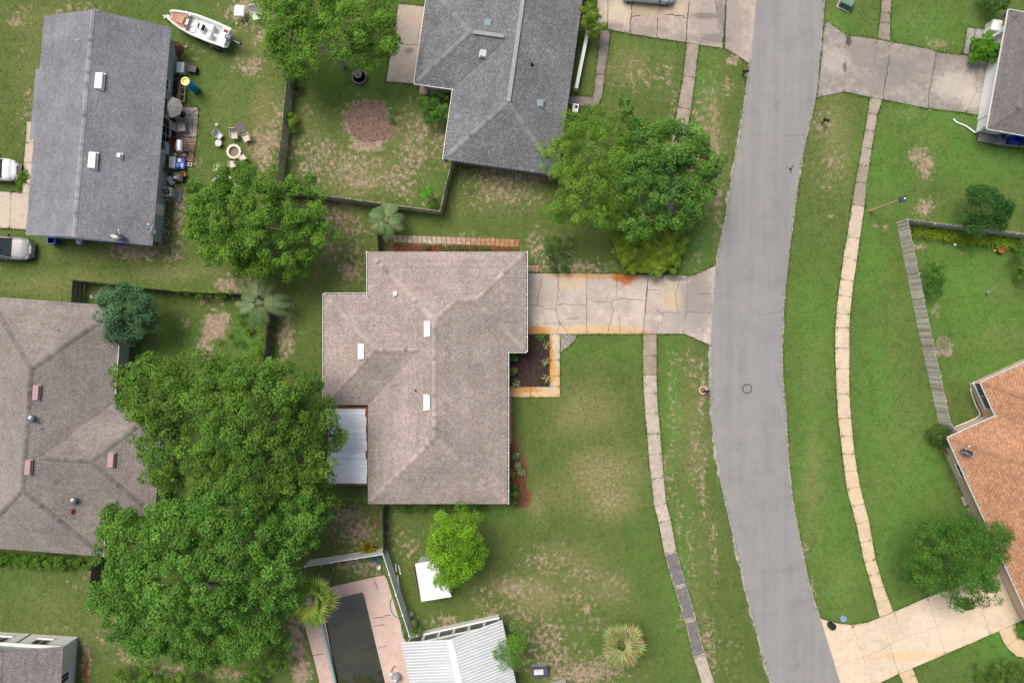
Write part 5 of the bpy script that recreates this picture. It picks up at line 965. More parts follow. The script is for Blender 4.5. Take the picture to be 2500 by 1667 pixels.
def fan_palm(label, px, py, zc, nf, ln, pal, seed, dead=.2):
    rr = random.Random(seed); v = G(px, py, zc); t = thing('palm_tree', label, 'palm', (v.x, v.y, 0))
    MB().tube([(0, 0, -.1), (0, 0, zc - .3), (0, 0, zc)], [.22, .17, .05], 10).build('trunk', M_bark, t)
    for k in range(nf):
        a = k * 2.39996 + rr.uniform(-.2, .2); inner = k / nf; el = R(70) * (1 - inner) - R(25) * inner; el = R(58) * (1 - inner) ** 1.5 + R(4)
        pl = ln * (.30 + .30 * inner); d = Vector((math.cos(a) * math.cos(el), math.sin(a) * math.cos(el), math.sin(el))); sd = Vector((-math.sin(a), math.cos(a), 0)); up_ = d.cross(sd) * -1
        f = rr.random(); isd = rr.random() < dead * inner * 1.6; col = (.50, .33, .12) if isd else tuple((pal[0][i] * (1 - f) + pal[1][i] * f) for i in range(3))
        fr = MB(); hub = Vector((0, 0, zc)) + d * pl; fr.tube([(0, 0, zc - .05), hub], [.025, .018], 4, (.3, .32, .12)); ns = 20; R_ = ln * .62
        for i in range(ns):
            th = (i / (ns - 1) - .5) * R(230); dd = d * math.cos(th) + sd * math.sin(th); l2 = R_ * (.75 + .3 * math.cos(th * .7)) * rr.uniform(.9, 1.08); w = dd.cross(up_).normalized() * .075
            m2 = hub + dd * l2 * .55 + up_ * .02; e_ = hub + dd * l2 - Vector((0, 0, l2 * (.06 + .14 * rr.random())))
            fr.add([hub, m2 - w, e_, m2 + w], [(0, 1, 2), (0, 2, 3)], tuple(c_ * rr.uniform(.75, 1.25) * (1.15 if i % 2 else .85) for c_ in col))
        fr.build('frond', M_leafm, t)
fan_palm('bright fan palm leaning over the pool corner', 764, 1462, 5.6, 16, 2.1, [(.20, .32, .05), (.36, .47, .10)], 211, 0)
fan_palm('dusty fan palm with orange dead fronds on the front lawn', 1518, 1572, 2.4, 17, 1.95, [(.32, .36, .14), (.50, .50, .24)], 212, .2)
# ------------------------------------------------------------------ fences
M_fgrey = pm('fence_weathered', (.40, .375, .32), .9, .25, 5, .3, 30, attr=True); M_flight = pm('fence_silver', (.56, .53, .49), .9, .22, 4, .3, 30, attr=True); M_fdark = pm('fence_dark', (.11, .10, .09), .9, .3, 5, .3, 30, attr=True)
def picket_fence(name, label, pts, h, mat, side=1, pw=.14, gap=.012, post=2.4, odd=None, seed=1, dog=True):
    rr = random.Random(seed); P = [G(*p) for p in pts]; t = thing(name, label, 'fence', P[0]); o = P[0]
    protos = []
    for k in range(6):
        m = MB(); hh = h * (1 + rr.uniform(-.015, .01)); q = pw / 2 - gap / 2; V = [(-q, -.009, .03), (q, -.009, .03), (q, -.009, hh - .04), (q * .5, -.009, hh), (-q * .5, -.009, hh), (-q, -.009, hh - .04)]; V += [(x, .009, z) for x, y, z in V]
        c = rr.uniform(.75, 1.2); c = (c, c * .99, c * .97)
        if k == 5 and odd: c = odd
        m.add(V, [(0, 1, 2, 3, 4, 5), (11, 10, 9, 8, 7, 6)] + [(i, i + 6, (i + 1) % 6 + 6, (i + 1) % 6) for i in range(6)], c); me = m.mesh('picket'); me.materials.append(mat); protos.append(me)
    for a, b in zip(P[:-1], P[1:]):
        d = b - a; ln = d.length; d.normalize(); ang = math.atan2(d.y, d.x); nrm = Vector((-d.y, d.x, 0)) * side; n = int(ln / pw)
        for i in range(n):
            q = bpy.data.objects.new('picket', protos[rr.choice((0, 1, 2, 3, 4, 0, 1, 2, 3, 4, 5)) if odd else rr.randrange(5)]); COL.objects.link(q); q.parent = t; q.location = a + d * ((i + .5) * ln / n) - o + nrm * rr.uniform(0, .006); q.rotation_euler = (rr.uniform(-.02, .02), 0, ang + rr.uniform(-.02, .02))
        for z in (.35, h * .55, h - .22): MB().box(((a + b) / 2 - o + nrm * .04 + Vector((0, 0, z)))[:], (ln, .045, .09), ang, col=(.9, .88, .85)).build('rail', mat, t)
        k = max(1, round(ln / post))
        for i in range(k + 1): MB().box((a + d * (ln * i / k) - o + nrm * .085 + Vector((0, 0, h / 2 - .02)))[:], (.09, .09, h - .05), ang, col=(.85, .83, .8)).build('post', mat, t)
    return t
picket_fence('wooden_fence', 'tall grey wooden fence between the clutter yard and the mulch circle yard', [(741, -60), (723, 134), (705, 332), (697, 401), (690, 472)], 1.9, M_fgrey, -1, odd=(1.3, .85, .55), seed=1)
picket_fence('wooden_fence', 'grey wooden fence meeting in a corner below the citrus tree', [(692, 474), (796, 487), (1079, 525), (1110, 393)], 1.8, M_fgrey, 1, seed=2)
picket_fence('wooden_fence', 'low grey fence line below the blue grey house', [(203, 745), (207, 688), (465, 715.5), (640, 722)], 1.8, M_fdark, -1, seed=3)
picket_fence('wooden_fence', 'weathered dark fence running south from the feather palm', [(676, 724), (668, 800), (659, 900), (652, 1010)], 1.75, M_fdark, 1, seed=4)
picket_fence('wooden_fence', 'short dark fence stub between small feather palm and central house', [(929, 572), (931, 618)], 1.7, M_fdark, 1, seed=5)
picket_fence('wooden_fence', 'dark fence from the central house down to the white vinyl fence', [(941, 1232), (944, 1338)], 1.8, M_fdark, 1, seed=6)
picket_fence('wooden_fence', 'dark fence beside the huge tree under the grey brown eave corner', [(248, 1360), (243, 1468)], 1.6, M_fdark, 1, seed=7)
picket_fence('wooden_fence', 'silver grey wooden fence enclosing the yard of the orange house', [(2580, 592), (2188, 544), (2240, 800), (2291, 1032), (2322, 1062)], 1.85, M_flight, 1, odd=(.7, .62, .52), seed=8)
# white vinyl fence
M_vinyl = pm('vinyl_white', (.70, .72, .73), .4, .03, 2, 0)
P = [G(*p) for p in ((760, 1366), (944, 1337), (1007, 1530))]; vf = thing('vinyl_fence', 'white vinyl fence with capped posts around the pool corner', 'fence', P[0])
for a, b in zip(P[:-1], P[1:]):
    d = b - a; ln = d.length; d.normalize(); ang = math.atan2(d.y, d.x); n = max(1, round(ln / 2.1))
    for i in range(n):
        c = a + d * ((i + .5) * ln / n) - P[0]; nb_ = 10
        pnl = MB().box((c.x, c.y, .93), (ln / n - .12, .03, 1.7), ang).build('panel', M_vinyl, vf)
        for z in (.1, 1.84): MB().box((c.x, c.y, z), (ln / n - .11, .055, .12), ang).build('rail', M_vinyl, pnl)
    for i in range(n + 1):
        c = a + d * (ln * i / n) - P[0]; po = MB().box((c.x, c.y, .95), (.13, .13, 2.0), ang).build('post', M_vinyl, vf); MB().box((c.x, c.y, 1.98), (.17, .17, .08), ang, taper=.45).build('cap', M_vinyl, po)
# low white porch wall and post box at the dark grey house
a, b = G(1432, 90), G(1405, 222); d = b - a; lw = thing('porch_railing', 'long narrow white railing beside the garden path', 'railing', (a + b) / 2, math.atan2(d.y, d.x))
MB().box((0, 0, .86), (d.length, .30, .08)).build('top_rail', M_white, lw)
for i in range(15): MB().box(((i / 14 - .5) * (d.length - .2), 0, .42), (.05, .05, .84)).build('baluster', M_white, lw)
for s_ in (-1, 1): MB().box((s_ * d.length / 2, 0, .46), (.22, .36, .92), ch=.03).build('newel', M_white, lw)
pb = thing('utility_cabinet', 'white cabinet with black cap between path and yellow green tree', 'cabinet', G(1403, 271), R(-8)); MB().box((0, 0, .4), (.55, .75, .8), ch=.02).build('body', M_white, pb); MB().lathe([(.13, .8), (.13, .9), (.09, .95), (0, .96)], (.05, .1, 0), 10).build('cap', pm('black_plastic', (.02, .02, .022), .5), pb)
M_black = MATS['black_plastic']; M_blue = pm('bin_blue', (.02, .05, .48), .45, .1, 3, 0); M_gplast = pm('plastic_grey', (.19, .21, .22), .5, .1, 4, 0); M_wplast = pm('plastic_white', (.74, .75, .74), .45, .04, 4, 0); M_tan = pm('chair_tan', (.52, .46, .40), .7, .08, 6); M_wood = pm('timber_new', (.48, .33, .21), .8, .2, 5, .2); M_steel = pm('steel', (.45, .46, .47), .35, .1, 5, 0, metal=.6); M_red = pm('red_iron', (.20, .025, .02), .6, .2, 6)
# ------------------------------------------------------------------ pool
pd = MB(); 
def ringpoly(inner, outer, z0, z1): 
    n = len(inner); m = MB()
    for i in range(n):
        j = (i + 1) % n; m.add([(*outer[i], z1), (*outer[j], z1), (*inner[j], z1), (*inner[i], z1), (*inner[i], z0), (*inner[j], z0), (*outer[i], z0), (*outer[j], z0)], [(0, 1, 2, 3) , (3, 2, 5, 4), (6, 7, 1, 0)])
    return m
inner = POOL; outer = [g2(*p) for p in ((724, 1450), (938, 1403), (944, 1412), (990, 1560), (1030, 1810), (820, 1830), (770, 1620))]
pdk = ringpoly(inner, outer, -.5, .05).build('pool_deck', M_pink); struct(pdk); HARD.append(outer)
for p in ([(912, 1407), (917, 1425), (923, 1437)], [(880, 1590), (945, 1575)], [(760, 1600), (790, 1595)], [(912, 1508), (955, 1500)], [(900, 1530), (940, 1522)]): crackline(p, .05, pdk, .054, jit=1.2)
pl = thing('swimming_pool', 'murky dark swimming pool set in pink paving', 'pool', (*inner[0], 0)); ofs = Vector((*inner[0], 0))
loc = [tuple(Vector(p) - Vector(inner[0])) for p in inner]
basin = MB(); n = len(loc); basin.add([(*p, -.02) for p in loc] + [(*p, -1.6) for p in loc], [tuple(range(n, 2 * n))] + [(i, (i + 1) % n, n + (i + 1) % n, n + i) for i in range(n)]); basin.build('basin', pm('pool_algae', (.16, .13, .015), .9, .4, 1.2), pl)
m, t, b, N, L = nt('pool_water'); b.inputs['Base Color'].default_value = (.050, .050, .036, 1); b.inputs['Roughness'].default_value = .03; b.inputs['IOR'].default_value = 1.5; b.inputs['Specular IOR Level'].default_value = 1.0
geo = N.new('ShaderNodeNewGeometry'); bu = N.new('ShaderNodeBump'); bu.inputs['Strength'].default_value = .03; bu.inputs['Distance'].default_value = .02; L.new(_noise(1.5, 2), bu.inputs['Height']); L.new(bu.outputs[0], b.inputs['Normal'])
L.new(_ramp(_noise(.5, 3), (.35, (.030, .032, .020)), (.7, (.050, .048, .020))), b.inputs['Base Color'])
MB().add([(*p, -.14) for p in loc], [tuple(range(n))]).build('water', m, pl)
cop = ringpoly(offset_poly(loc, .0), offset_poly(loc, -.13), .02, .075); cop.build('coping', M_pink, pl)
# pool roller cover tube along the left side
a, b_ = G(783, 1512, .2), G(812, 1640, .2); b_ = a + (b_ - a) * 1.9; rl_ = thing('cover_roller', 'long teal pool cover roller along the left edge of the pool', 'roller', a); dd = b_ - a
MB().tube([(0, 0, 0), dd], .15, 14).build('tube', pm('roller_teal', (.25, .36, .37), .5, .15, 4), rl_)
for f_ in (0.0, .48, .98): MB().box((dd * f_ - Vector((.12, 0, .08)))[:], (.35, .12, .3), math.atan2(dd.y, dd.x)).build('stand', M_gplast, rl_)
fl = thing('pool_float', 'small white chlorine float in the upper left of the pool', 'float', (*g2(792, 1518), -.12)); MB().lathe([(.0, .0), (.13, .01), (.16, .06), (.13, .11), (.05, .16), (0, .17)], n=16).build('body', M_wplast, fl, True); MB().lathe([(.05, .16), (.05, .24), (0, .25)], n=10).build('knob', M_gplast, fl)
sf = thing('sand_filter', 'grey domed pool filter tank beside the metal roof', 'filter tank', G(970, 1648)); MB().lathe([(.32, 0), (.36, .1), (.36, .55), (.30, .75), (.16, .86), (.14, .9), (0, .9)], n=22).build('tank', pm('tank_grey', (.30, .35, .38), .45, .1), sf, True); MB().box((0, 0, .98), (.30, .12, .16), .6, ch=.02).build('valve', M_wplast, sf); MB().tube([(-.1, 0, .95), (-.45, -.05, .9), (-.5, .0, .1)], .035).build('pipe', M_wplast, sf)
pp = thing('pool_pump', 'small pale pump by the filter tank', 'pump', G(956, 1642)); MB().box((0, 0, .15), (.3, .2, .26), .4, ch=.03).build('motor', M_wplast, pp); MB().tube([(.0, .1, .2), (.1, .5, .12), (.4, .7, .1)], .03).build('hose', M_black, pp)
hs = thing('garden_hose', 'green garden hose curling inside the vinyl fence', 'hose', G(960, 1453)); o = G(960, 1453)
MB().tube([p - o + Vector((0, 0, .08)) for p in smoothpts([G(960, 1453), G(954, 1465), (G(953, 1480)), G(960, 1498), G(975, 1510), G(982, 1515), G(980, 1530), G(984, 1548), G(990, 1562)], 6)], .04, 7).build('hose', pm('hose_teal', (.12, .25, .20), .5), hs)
th = thing('blue_hose_tangle', 'tangled blue pool hose in the vinyl fence corner', 'hose', G(922, 1368)); rr = random.Random(3)
for k in range(3):
    c = (rr.uniform(-.2, .2), rr.uniform(-.1, .3), .1 + .07 * k); r_ = rr.uniform(.28, .5); MB().tube([(c[0] + r_ * math.cos(i * math.tau / 18), c[1] + r_ * .8 * math.sin(i * math.tau / 18), c[2] + .04 * math.sin(i)) for i in range(18)], .035, 6, closed=True).build('coil', pm('hose_blue', (.06, .16, .26), .5), th)
bk = thing('white_bucket', 'white bucket under the blue hose tangle', 'bucket', G(926, 1382)); MB().lathe([(.17, 0), (.2, .35), (.21, .36), (.19, .34), (.16, .05), (0, .04)], n=18).build('body', M_wplast, bk); MB().tube([(.2 * math.cos(a_), .2 * math.sin(a_) * .2, .36 + .16 * math.sin(a_)) for a_ in np.linspace(0, math.pi, 9)], .008, 5).build('handle', M_steel, bk)
for i, (px, py, ln_, an, lab) in enumerate(((967, 1385, .7, 75, 'upper'), (976, 1390, .85, 82, 'right hand'), (972, 1415, .9, 78, 'lower'))):
    tag(MB().tube([(-ln_ / 2, 0, .06), (ln_ / 2, 0, .06)], .055, 10).build('plastic_pipe', M_wplast, None, loc=G(px, py), rz=R(an + 20)), '%s of three white pipe offcuts outside the vinyl fence' % lab, 'pipe', 'pipe offcuts by the vinyl fence')
for (px, py, r_, lab) in ((1005, 1494, .24, 'empty round grey plant pot outside the vinyl fence'), (1011, 1516, .3, 'dark heap-filled pot beside the sunroom corner')):
    t_ = thing('plant_pot', lab, 'pot', G(px, py)); MB().lathe([(r_ * .7, 0), (r_, .35), (r_ * 1.06, .36), (r_ * 1.06, .40), (r_ * .92, .40), (r_ * .85, .3), (0, .28)], n=20).build('pot', pm('pot_grey', (.17, .17, .165), .8), t_)
# shed
s0 = G(1022, 1450); sh = thing('garden_shed', 'small shed with plain white roof beside the lime green tree', 'shed', G(1064, 1421, 0), R(8.5)); hz = 2.1
q = [(sh.matrix_basis.inverted() @ G(px, py, hz)) for px, py in ((1014, 1374), (1062, 1366), (1103, 1456), (1029, 1468))]; x0, x1, y0, y1 = -1.25, 1.25, -1.7, 1.65
rfp = MB(); rfp.add([(p.x, p.y, hz + (.16 if i < 2 else 0)) for i, p in enumerate(q)] + [(p.x, p.y, hz - .06 + (.16 if i < 2 else 0)) for i, p in enumerate(q)], [(3, 2, 1, 0), (4, 5, 6, 7), (0, 1, 5, 4), (1, 2, 6, 5), (2, 3, 7, 6), (3, 0, 4, 7)]); rfp.build('roof', pm('shed_roof_white', (.76, .765, .77), .5, .05, 1.5, .05, streak=(1, .2, 1)), sh)
iq = [tuple(v) for v in offset_poly([(p.x, p.y) for p in q], .14)]; MB().prism(iq, 0, hz - .08).build('wall', pm('shed_wall', (.45, .47, .47), .7, .08), sh); HARD.append([tuple((sh.matrix_basis @ Vector((*p, 0)))[:2]) for p in iq])
MB().box(((q[0].x + q[3].x) / 2 + .12, (q[0].y + q[3].y) / 2, .95), (.06, .8, 1.8)).build('door', M_white, sh)
rbed = thing('raised_bed', 'weathered timber frame of a raised bed beside the white shed', 'garden bed', G(1009, 1414), R(10))
for x, y, l_, a_ in ((.25, 0, 2.2, 90), (-.05, 1.1, .7, 0), (-.05, -1.1, .7, 0)): MB().box((x, y, .12), (l_, .06, .2), R(a_)).build('board', pm('wood_brown', (.20, .12, .07), .9, .25, 6), rbed)
# lean-to and box at the bottom edge
le = thing('lean_to', 'white roofed lean-to cut by the bottom edge beside the front lawn', 'shed', G(1345, 1690), R(12)); MB().box((.1, 0, 2.0), (3.2, 2.4, .06), rx=R(-4)).build('roof', M_wplast, le); MB().box((.1, -.1, 1.0), (2.9, 2.1, 1.95)).build('wall', MATS['shed_wall'], le)
tb = thing('storage_box', 'dark blue grey box with a white printed label on its lid by the bottom edge', 'storage box', G(1317, 1630), R(4)); MB().box((0, 0, .36), (1.45, .82, .72), taper=.96).build('body', pm('box_grey', (.30, .32, .33), .6), tb); MB().box((0, 0, .78), (1.52, .92, .14), ch=.03).build('lid', pm('box_lid_navy', (.06, .07, .10), .5), tb); lb = MB().box((-.1, .05, .856), (.82, .46, .006)).build('label', pm('label_paper', (.70, .66, .62), .6, .04), tb)
for k in range(4): MB().box((-.1 + (.04 if k % 2 else -.05), .2 - k * .1, .862), (.62 - .1 * k, .028, .004)).build('printed_line', pm('label_ink', (.25, .18, .18), .7) if k < 2 else pm('label_red', (.55, .30, .28), .7), lb)
# ------------------------------------------------------------------ beds, pavers, mulch
bed = [g2(*p) for p in ((1226, 814), (1341, 814), (1341, 944), (1226, 944))]; HARD.append(bed)
mb = struct(MB().prism(bed, -.1, .03).build('mulch_bed', pm('mulch_dark', (.055, .036, .03), .95, .35, 5, .6, 25)))
def chips(poly_px, n, pal, mat, name, label, seed, sz=(.05, .12), z=.03, mound=0.0):
    rr = random.Random(seed); P = [g2(*p) for p in poly_px]; xs_ = [p[0] for p in P]; ys_ = [p[1] for p in P]; cx, cy = sum(xs_) / len(P), sum(ys_) / len(P); m = MB(); k = 0; rad = max(max(xs_) - min(xs_), max(ys_) - min(ys_)) / 2
    while k < n:
        x, y = rr.uniform(min(xs_), max(xs_)), rr.uniform(min(ys_), max(ys_))
        if not inpoly(np.array([x]), np.array([y]), P)[0]: continue
        k += 1; a = rr.random() * 6.28; l_ = rr.uniform(*sz); w = l_ * rr.uniform(.15, .35); zz_ = z + rr.uniform(0, .03) + mound * max(0, 1 - math.hypot(x - cx, y - cy) / rad); c, s = math.cos(a), math.sin(a); q = rr.random(); cc = tuple((pal[0][i] * (1 - q) + pal[1][i] * q) for i in range(3)); dz = rr.uniform(-.03, .03)
        m.add([(x - c * l_ - s * w, y - s * l_ + c * w, zz_ - dz), (x - c * l_ + s * w, y - s * l_ - c * w, zz_ - dz), (x + c * l_ + s * w, y + s * l_ - c * w, zz_ + dz + .01), (x + c * l_ - s * w, y + s * l_ + c * w, zz_ + dz + .01)], [(0, 1, 2, 3)], cc)
    o = stuff(m.build(name, mat)); tag(o, label, 'mulch'); return o
chips([(1240, 818), (1338, 818), (1338, 941), (1240, 941)], 2600, [(.03, .018, .016), (.13, .085, .072)], M_leafm, 'mulch_chips', 'dark brown bark chips filling the planter by the rusty walk', 5)
circ = [(905 + 58 * math.cos(a_) + 8 * math.sin(3 * a_), 300 + 50 * math.sin(a_) + 6 * math.cos(2 * a_)) for a_ in np.linspace(0, 6.28, 20)[:-1]]
chips(circ, 3600, [(.22, .13, .09), (.46, .33, .26)], M_leafm, 'pine_straw', 'round pinkish mound of dry pine straw in the back yard', 6, (.06, .16), 0.0, .12)
chips([(1030, 500), (1036, 476), (1062, 470), (1070, 478), (1064, 504), (1045, 508)], 260, [(.45, .33, .22), (.62, .48, .36)], M_leafm, 'wood_shavings', 'pale wood shavings around the citrus tree in the fence corner', 7, (.05, .1))
chips([(960, 594), (1268, 606), (1268, 613), (960, 613)], 900, [(.16, .05, .03), (.32, .13, .08)], M_leafm, 'red_mulch', 'rusty red mulch strip under the north eave', 8, (.05, .1))
chips([(1240, 1090), (1262, 1090), (1285, 1190), (1288, 1220), (1270, 1240), (1240, 1232)], 900, [(.14, .05, .03), (.26, .12, .07)], M_leafm, 'red_mulch', 'rusty red mulch bed along the east wall of the central house', 9, (.05, .1))
def pavers(name, quad, nu, nv, mat, colf, seed, z=.04):
    rr = random.Random(seed); b = MB(); q = [g2(*p) for p in quad]; b.prism(q, -.08, z - .02); HARD.append(q); EDGES.append(q + [q[0]]); base = struct(b.build(name, M_soil))
    for i in range(nu):
        for j in range(nv):
            def f(u, v):
                A = Vector(q[0]).lerp(Vector(q[1]), u); B_ = Vector(q[3]).lerp(Vector(q[2]), u); return A.lerp(B_, v)
            e_ = .012; w = [f((i + e_ * nu / 10) / nu, j / nv), f((i + 1 - e_ * nu / 10) / nu, j / nv), f((i + 1 - e_ * nu / 10) / nu, (j + 1) / nv), f((i + e_ * nu / 10) / nu, (j + 1) / nv)]; c = sum(w, Vector((0, 0))) / 4; w = [tuple(p + (c - p).normalized() * .012) for p in w]
            MB().prism(w, -.06, z + rr.uniform(-.006, .008), tuple(colf(i / nu, j, rr))).build('paver', mat, base)
M_pav = stain_mat('paver_stone', (.48, .40, .32), [], var=.2, scale=4, fine=.18)
def pc(u, j, rr):
    k = rr.uniform(.8, 1.1); o_ = max(0, min(1, (u - .35) * 2.2 + rr.uniform(-.15, .15))); return (k * (1 - .02 * o_), k * (1 - .38 * o_), k * (1 - .62 * o_))
pavers('paver_path', [(958, 574), (1269, 585), (1267, 603), (961, 591)], 26, 2, M_pav, pc, 1)
pavers('paver_step', [(1278, 648), (1315, 648), (1315, 664), (1278, 664)], 4, 2, M_pav, lambda u, j, rr: (1.0 * rr.uniform(.85, 1.15), .82, .66), 2)
pavers('brick_edging', [(1237, 970), (1251, 970), (1250, 1082), (1237, 1082)], 1, 18, pm('brick_orange', (.36, .17, .085), .9, .2, 5, attr=True), lambda u, j, rr: (rr.uniform(.8, 1.15), rr.uniform(.75, 1.1), rr.uniform(.75, 1.1)), 3, .12)
paving('step_slabs', [[(2344, 1213), (2360, 1207), (2370, 1228), (2353, 1235)], [(2357, 1240), (2374, 1232), (2382, 1246), (2366, 1252)]], M_conc_patio)
# white curb round the bed of the orange house
cb_ = thing('bed_edging', 'thin white curb curving round the bed of the orange house', 'edging', G(2375, 945)); o = G(2375, 945)
MB().tube([p - o + Vector((0, 0, .05)) for p in smoothpts([G(2373, 942), G(2369, 952), G(2380, 985), G(2391, 1008), G(2388, 1016), G(2370, 1026), G(2328, 1043)], 6)], .06, 8).build('edging', pm('curb_white', (.60, .56, .50), .8), cb_)
mbo = struct(MB().prism([g2(*p) for p in ((2375, 945), (2372, 952), (2392, 1008), (2389, 1016), (2330, 1044), (2336, 1054), (2428, 1014), (2396, 940))], -.1, .012).build('mulch_bed', pm('mulch_brown', (.11, .07, .05), .95, .3, 5, .5)))
# ash circle and stone ring
ash = struct(MB().prism([tuple(G(587, 312).xy + Vector((math.cos(a_), math.sin(a_) * 1.0)) * .62 * random.uniform(.9, 1.1)) for a_ in np.linspace(0, 6.28, 18)[:-1]], -.05, .012).build('ash_patch', pm('ash', (.125, .112, .105), .95, .35, 8)))
st = thing('stone_ring', 'ring of small grey stones around a tree stump plant inside the right fence', 'stone ring', G(2302, 838)); rr = random.Random(2)
for k in range(22): a_ = k * math.tau / 22; MB().box((.58 * math.cos(a_), .6 * math.sin(a_), .05), (.15, .1, .11), a_ + 1.57, ch=.03).build('stone', pm('stone_grey', (.30, .27, .25), .9, .3, 7), st)
MB().lathe([(.54, .02), (.3, .05), (0, .07)], n=20).build('soil', pm('ring_soil', (.15, .15, .07), .95, .3, 8), st)
# sprinkled fallen leaves and twigs on the lawns
rr = random.Random(12); lv = MB()
for k in range(2600):
    cx_, cy_, sx_, sy_ = rr.choice(((870, 1280, 60, 60), (820, 520, 60, 70), (1300, 1500, 110, 60), (1350, 560, 60, 40), (620, 100, 60, 60), (450, 640, 120, 30), (450, 1640, 120, 25), (1180, 480, 90, 40), (620, 360, 60, 80), (1400, 1620, 90, 40), (2290, 480, 60, 60), (1690, 400, 40, 120), (250, 640, 120, 30)))
    p = G(rr.gauss(cx_, sx_), rr.gauss(cy_, sy_)); a_ = rr.random() * 6.3; l_ = rr.uniform(.03, .07); c, s = math.cos(a_) * l_, math.sin(a_) * l_; k_ = rr.uniform(.6, 1.2)
    if not scatter_ok(np.array([p.x]), np.array([p.y]))[0]: continue
    lv.add([(p.x - c, p.y - s, .05), (p.x + s * .5, p.y - c * .5, .07), (p.x + c, p.y + s, .06), (p.x - s * .5, p.y + c * .5, .08)], [(0, 1, 2, 3)], (.34 * k_, .24 * k_, .15 * k_))
tag(stuff(lv.build('fallen_leaves', M_leafm)), 'dry tan leaves strewn thinly over the lawns', 'leaves')
# ------------------------------------------------------------------ vehicles
M_tyre = pm('tyre', (.022, .022, .022), .85); M_rim = pm('rim_alloy', (.50, .51, .52), .35, .05, 5, 0, metal=.5); M_chrome = pm('chrome', (.55, .56, .58), .2, .05, 5, 0, metal=.8); M_lens = pm('lamp_lens', (.30, .33, .35), .1, .05, 5, 0, spec=.6); M_dgl = pm('car_glass', (.035, .045, .05), .06, .1, 5, 0, spec=.7)
def wheel(parent, x, y, r, w, name='wheel'):
    rot = Matrix.Rotation(R(90), 3, 'X'); e = bpy.data.objects.new(name, None); COL.objects.link(e); e.parent = parent; e.location = (x, y, r)
    MB().lathe([(r * .62, -w / 2), (r * .93, -w / 2), (r, -w * .32), (r, w * .32), (r * .93, w / 2), (r * .62, w / 2), (r * .6, 0), (r * .62, -w / 2)], n=26, rot=rot).build('tyre', M_tyre, e, True)
    m = MB(); m.lathe([(r * .64, -w * .40), (r * .64, w * .40), (r * .58, w * .36), (r * .58, -w * .36)], n=22, rot=rot); m.lathe([(r * .16, -w * .42), (r * .16, w * .42)], n=10, rot=rot)
    for k in range(5):
        a = k * math.tau / 5
        for s in (-1, 1): m.box((math.cos(a) * r * .37, s * w * .38, math.sin(a) * r * .37), (r * .5, .03, r * .13), ry=-a)
    m.build('rim', M_rim, e)
def car(label, loc, rz, L, W, H, hood, paint, kind='suv', cat='car', glassmat=None, accent=None):
    """nose towards +x, origin under the middle of the car"""
    t = thing('parked_car', label, cat, loc, rz); w = W / 2; f = L / 2; zb = .32; hb = H * .62
    def ring(x, wd, z0, zs, zt): return [(x, -wd * .86, z0), (x, wd * .86, z0), (x, wd, z0 + .14), (x, wd, zs - .16), (x, wd * .96, zs), (x, wd * .62, zt), (x, 0, zt + .02), (x, -wd * .62, zt), (x, -wd * .96, zs), (x, -wd, zs - .16), (x, -wd, z0 + .14)]
    sec = [(-f, .86, zb + .18, hb * .86, hb * .9), (-f + .12, .95, zb, hb * .97, hb), (-f + .5, 1, zb - .04, hb, hb + .02), (0, 1, zb - .06, hb, hb + .03), (f - hood, 1, zb - .06, hb, hb + .05), (f - hood * .5, .985, zb - .04, hb * .97, hb + .015), (f - .55, .95, zb, hb * .93, hb * .96), (f - .28, .86, zb + .02, hb * .85, hb * .89), (f - .10, .72, zb + .04, hb * .76, hb * .80), (f, .52, zb + .1, hb * .64, hb * .68)]
    MB().loft([ring(x, w * k, z0, zs, zt) for x, k, z0, zs, zt in sec]).build('body', paint, t, True)
    # greenhouse
    cx0, cx1 = -f + (.25 if kind == 'suv' else 1.9), f - hood + .05
    def gr(x0, x1, z, wd): return [(x0, -wd, z), (x1, -wd, z), (x1 + .07, 0, z), (x1, wd, z), (x0, wd, z), (x0 - .05, 0, z)]
    MB().loft([gr(cx0, cx1, hb - .02, w * .93), gr(cx0 + .2, cx1 - .75, H - .06, w * .76)]).build('window_glass', glassmat or M_dgl, t)
    MB().loft([gr(cx0 + .17, cx1 - .68, H - .08, w * .79), gr(cx0 + .22, cx1 - .74, H - .01, w * .76), gr(cx0 + .4, cx1 - .95, H + .03, w * .6)]).build('roof', paint, t, True)
    for s in (-1, 1):
        p = MB(); p.tube([(cx1 - .02, s * w * .91, hb), (cx1 - .72, s * w * .77, H - .05)], .045, 6); p.build('pillar', paint, t)
        mi = MB(); mi.box((cx1 - .35, s * (w + .14), hb + .12), (.16, .26, .17), ch=.03); mi.build('mirror', M_black, t)
        hl = MB(); hl.box((f - .30, s * w * .74, hb * .79), (.36, w * .26, .14), rz=-s * .75, ch=.03); hl.build('headlight', M_lens, t)
        for x in (f - .85, -f + .85): wheel(t, x, s * (w - .13), .36, .24)
    gm_ = MB(); gm_.box((f - .07, 0, hb * .62), (.16, w * .80, .34), ch=.03); g_ = gm_.build('grille', accent or M_black, t)
    for k in range(3): MB().box((f + .015, 0, hb * .62 - .1 + k * .1), (.03, w * .74, .03)).build('grille_bar', M_chrome, g_)
    MB().box((f - .10, 0, zb + .12), (.24, W * .66, .22), ch=.09).build('bumper', paint if kind == 'suv' else M_chrome, t)
    for s in (-1, 1): MB().box((f - hood * .5, s * w * .42, hb + .03), (hood * .72, .025, .012), rz=-s * .06).build('hood_crease', paint, t)
    return t
M_pwhite = pm('paint_white', (.78, .79, .79), .25, .02, 2, 0, spec=.5); M_pgrey = pm('paint_lilac_grey', (.29, .28, .295), .4, .04, 2, 0, metal=.1, spec=.4); M_pcyan = pm('paint_pale_aqua', (.52, .66, .68), .25, .03, 2, 0, spec=.5)
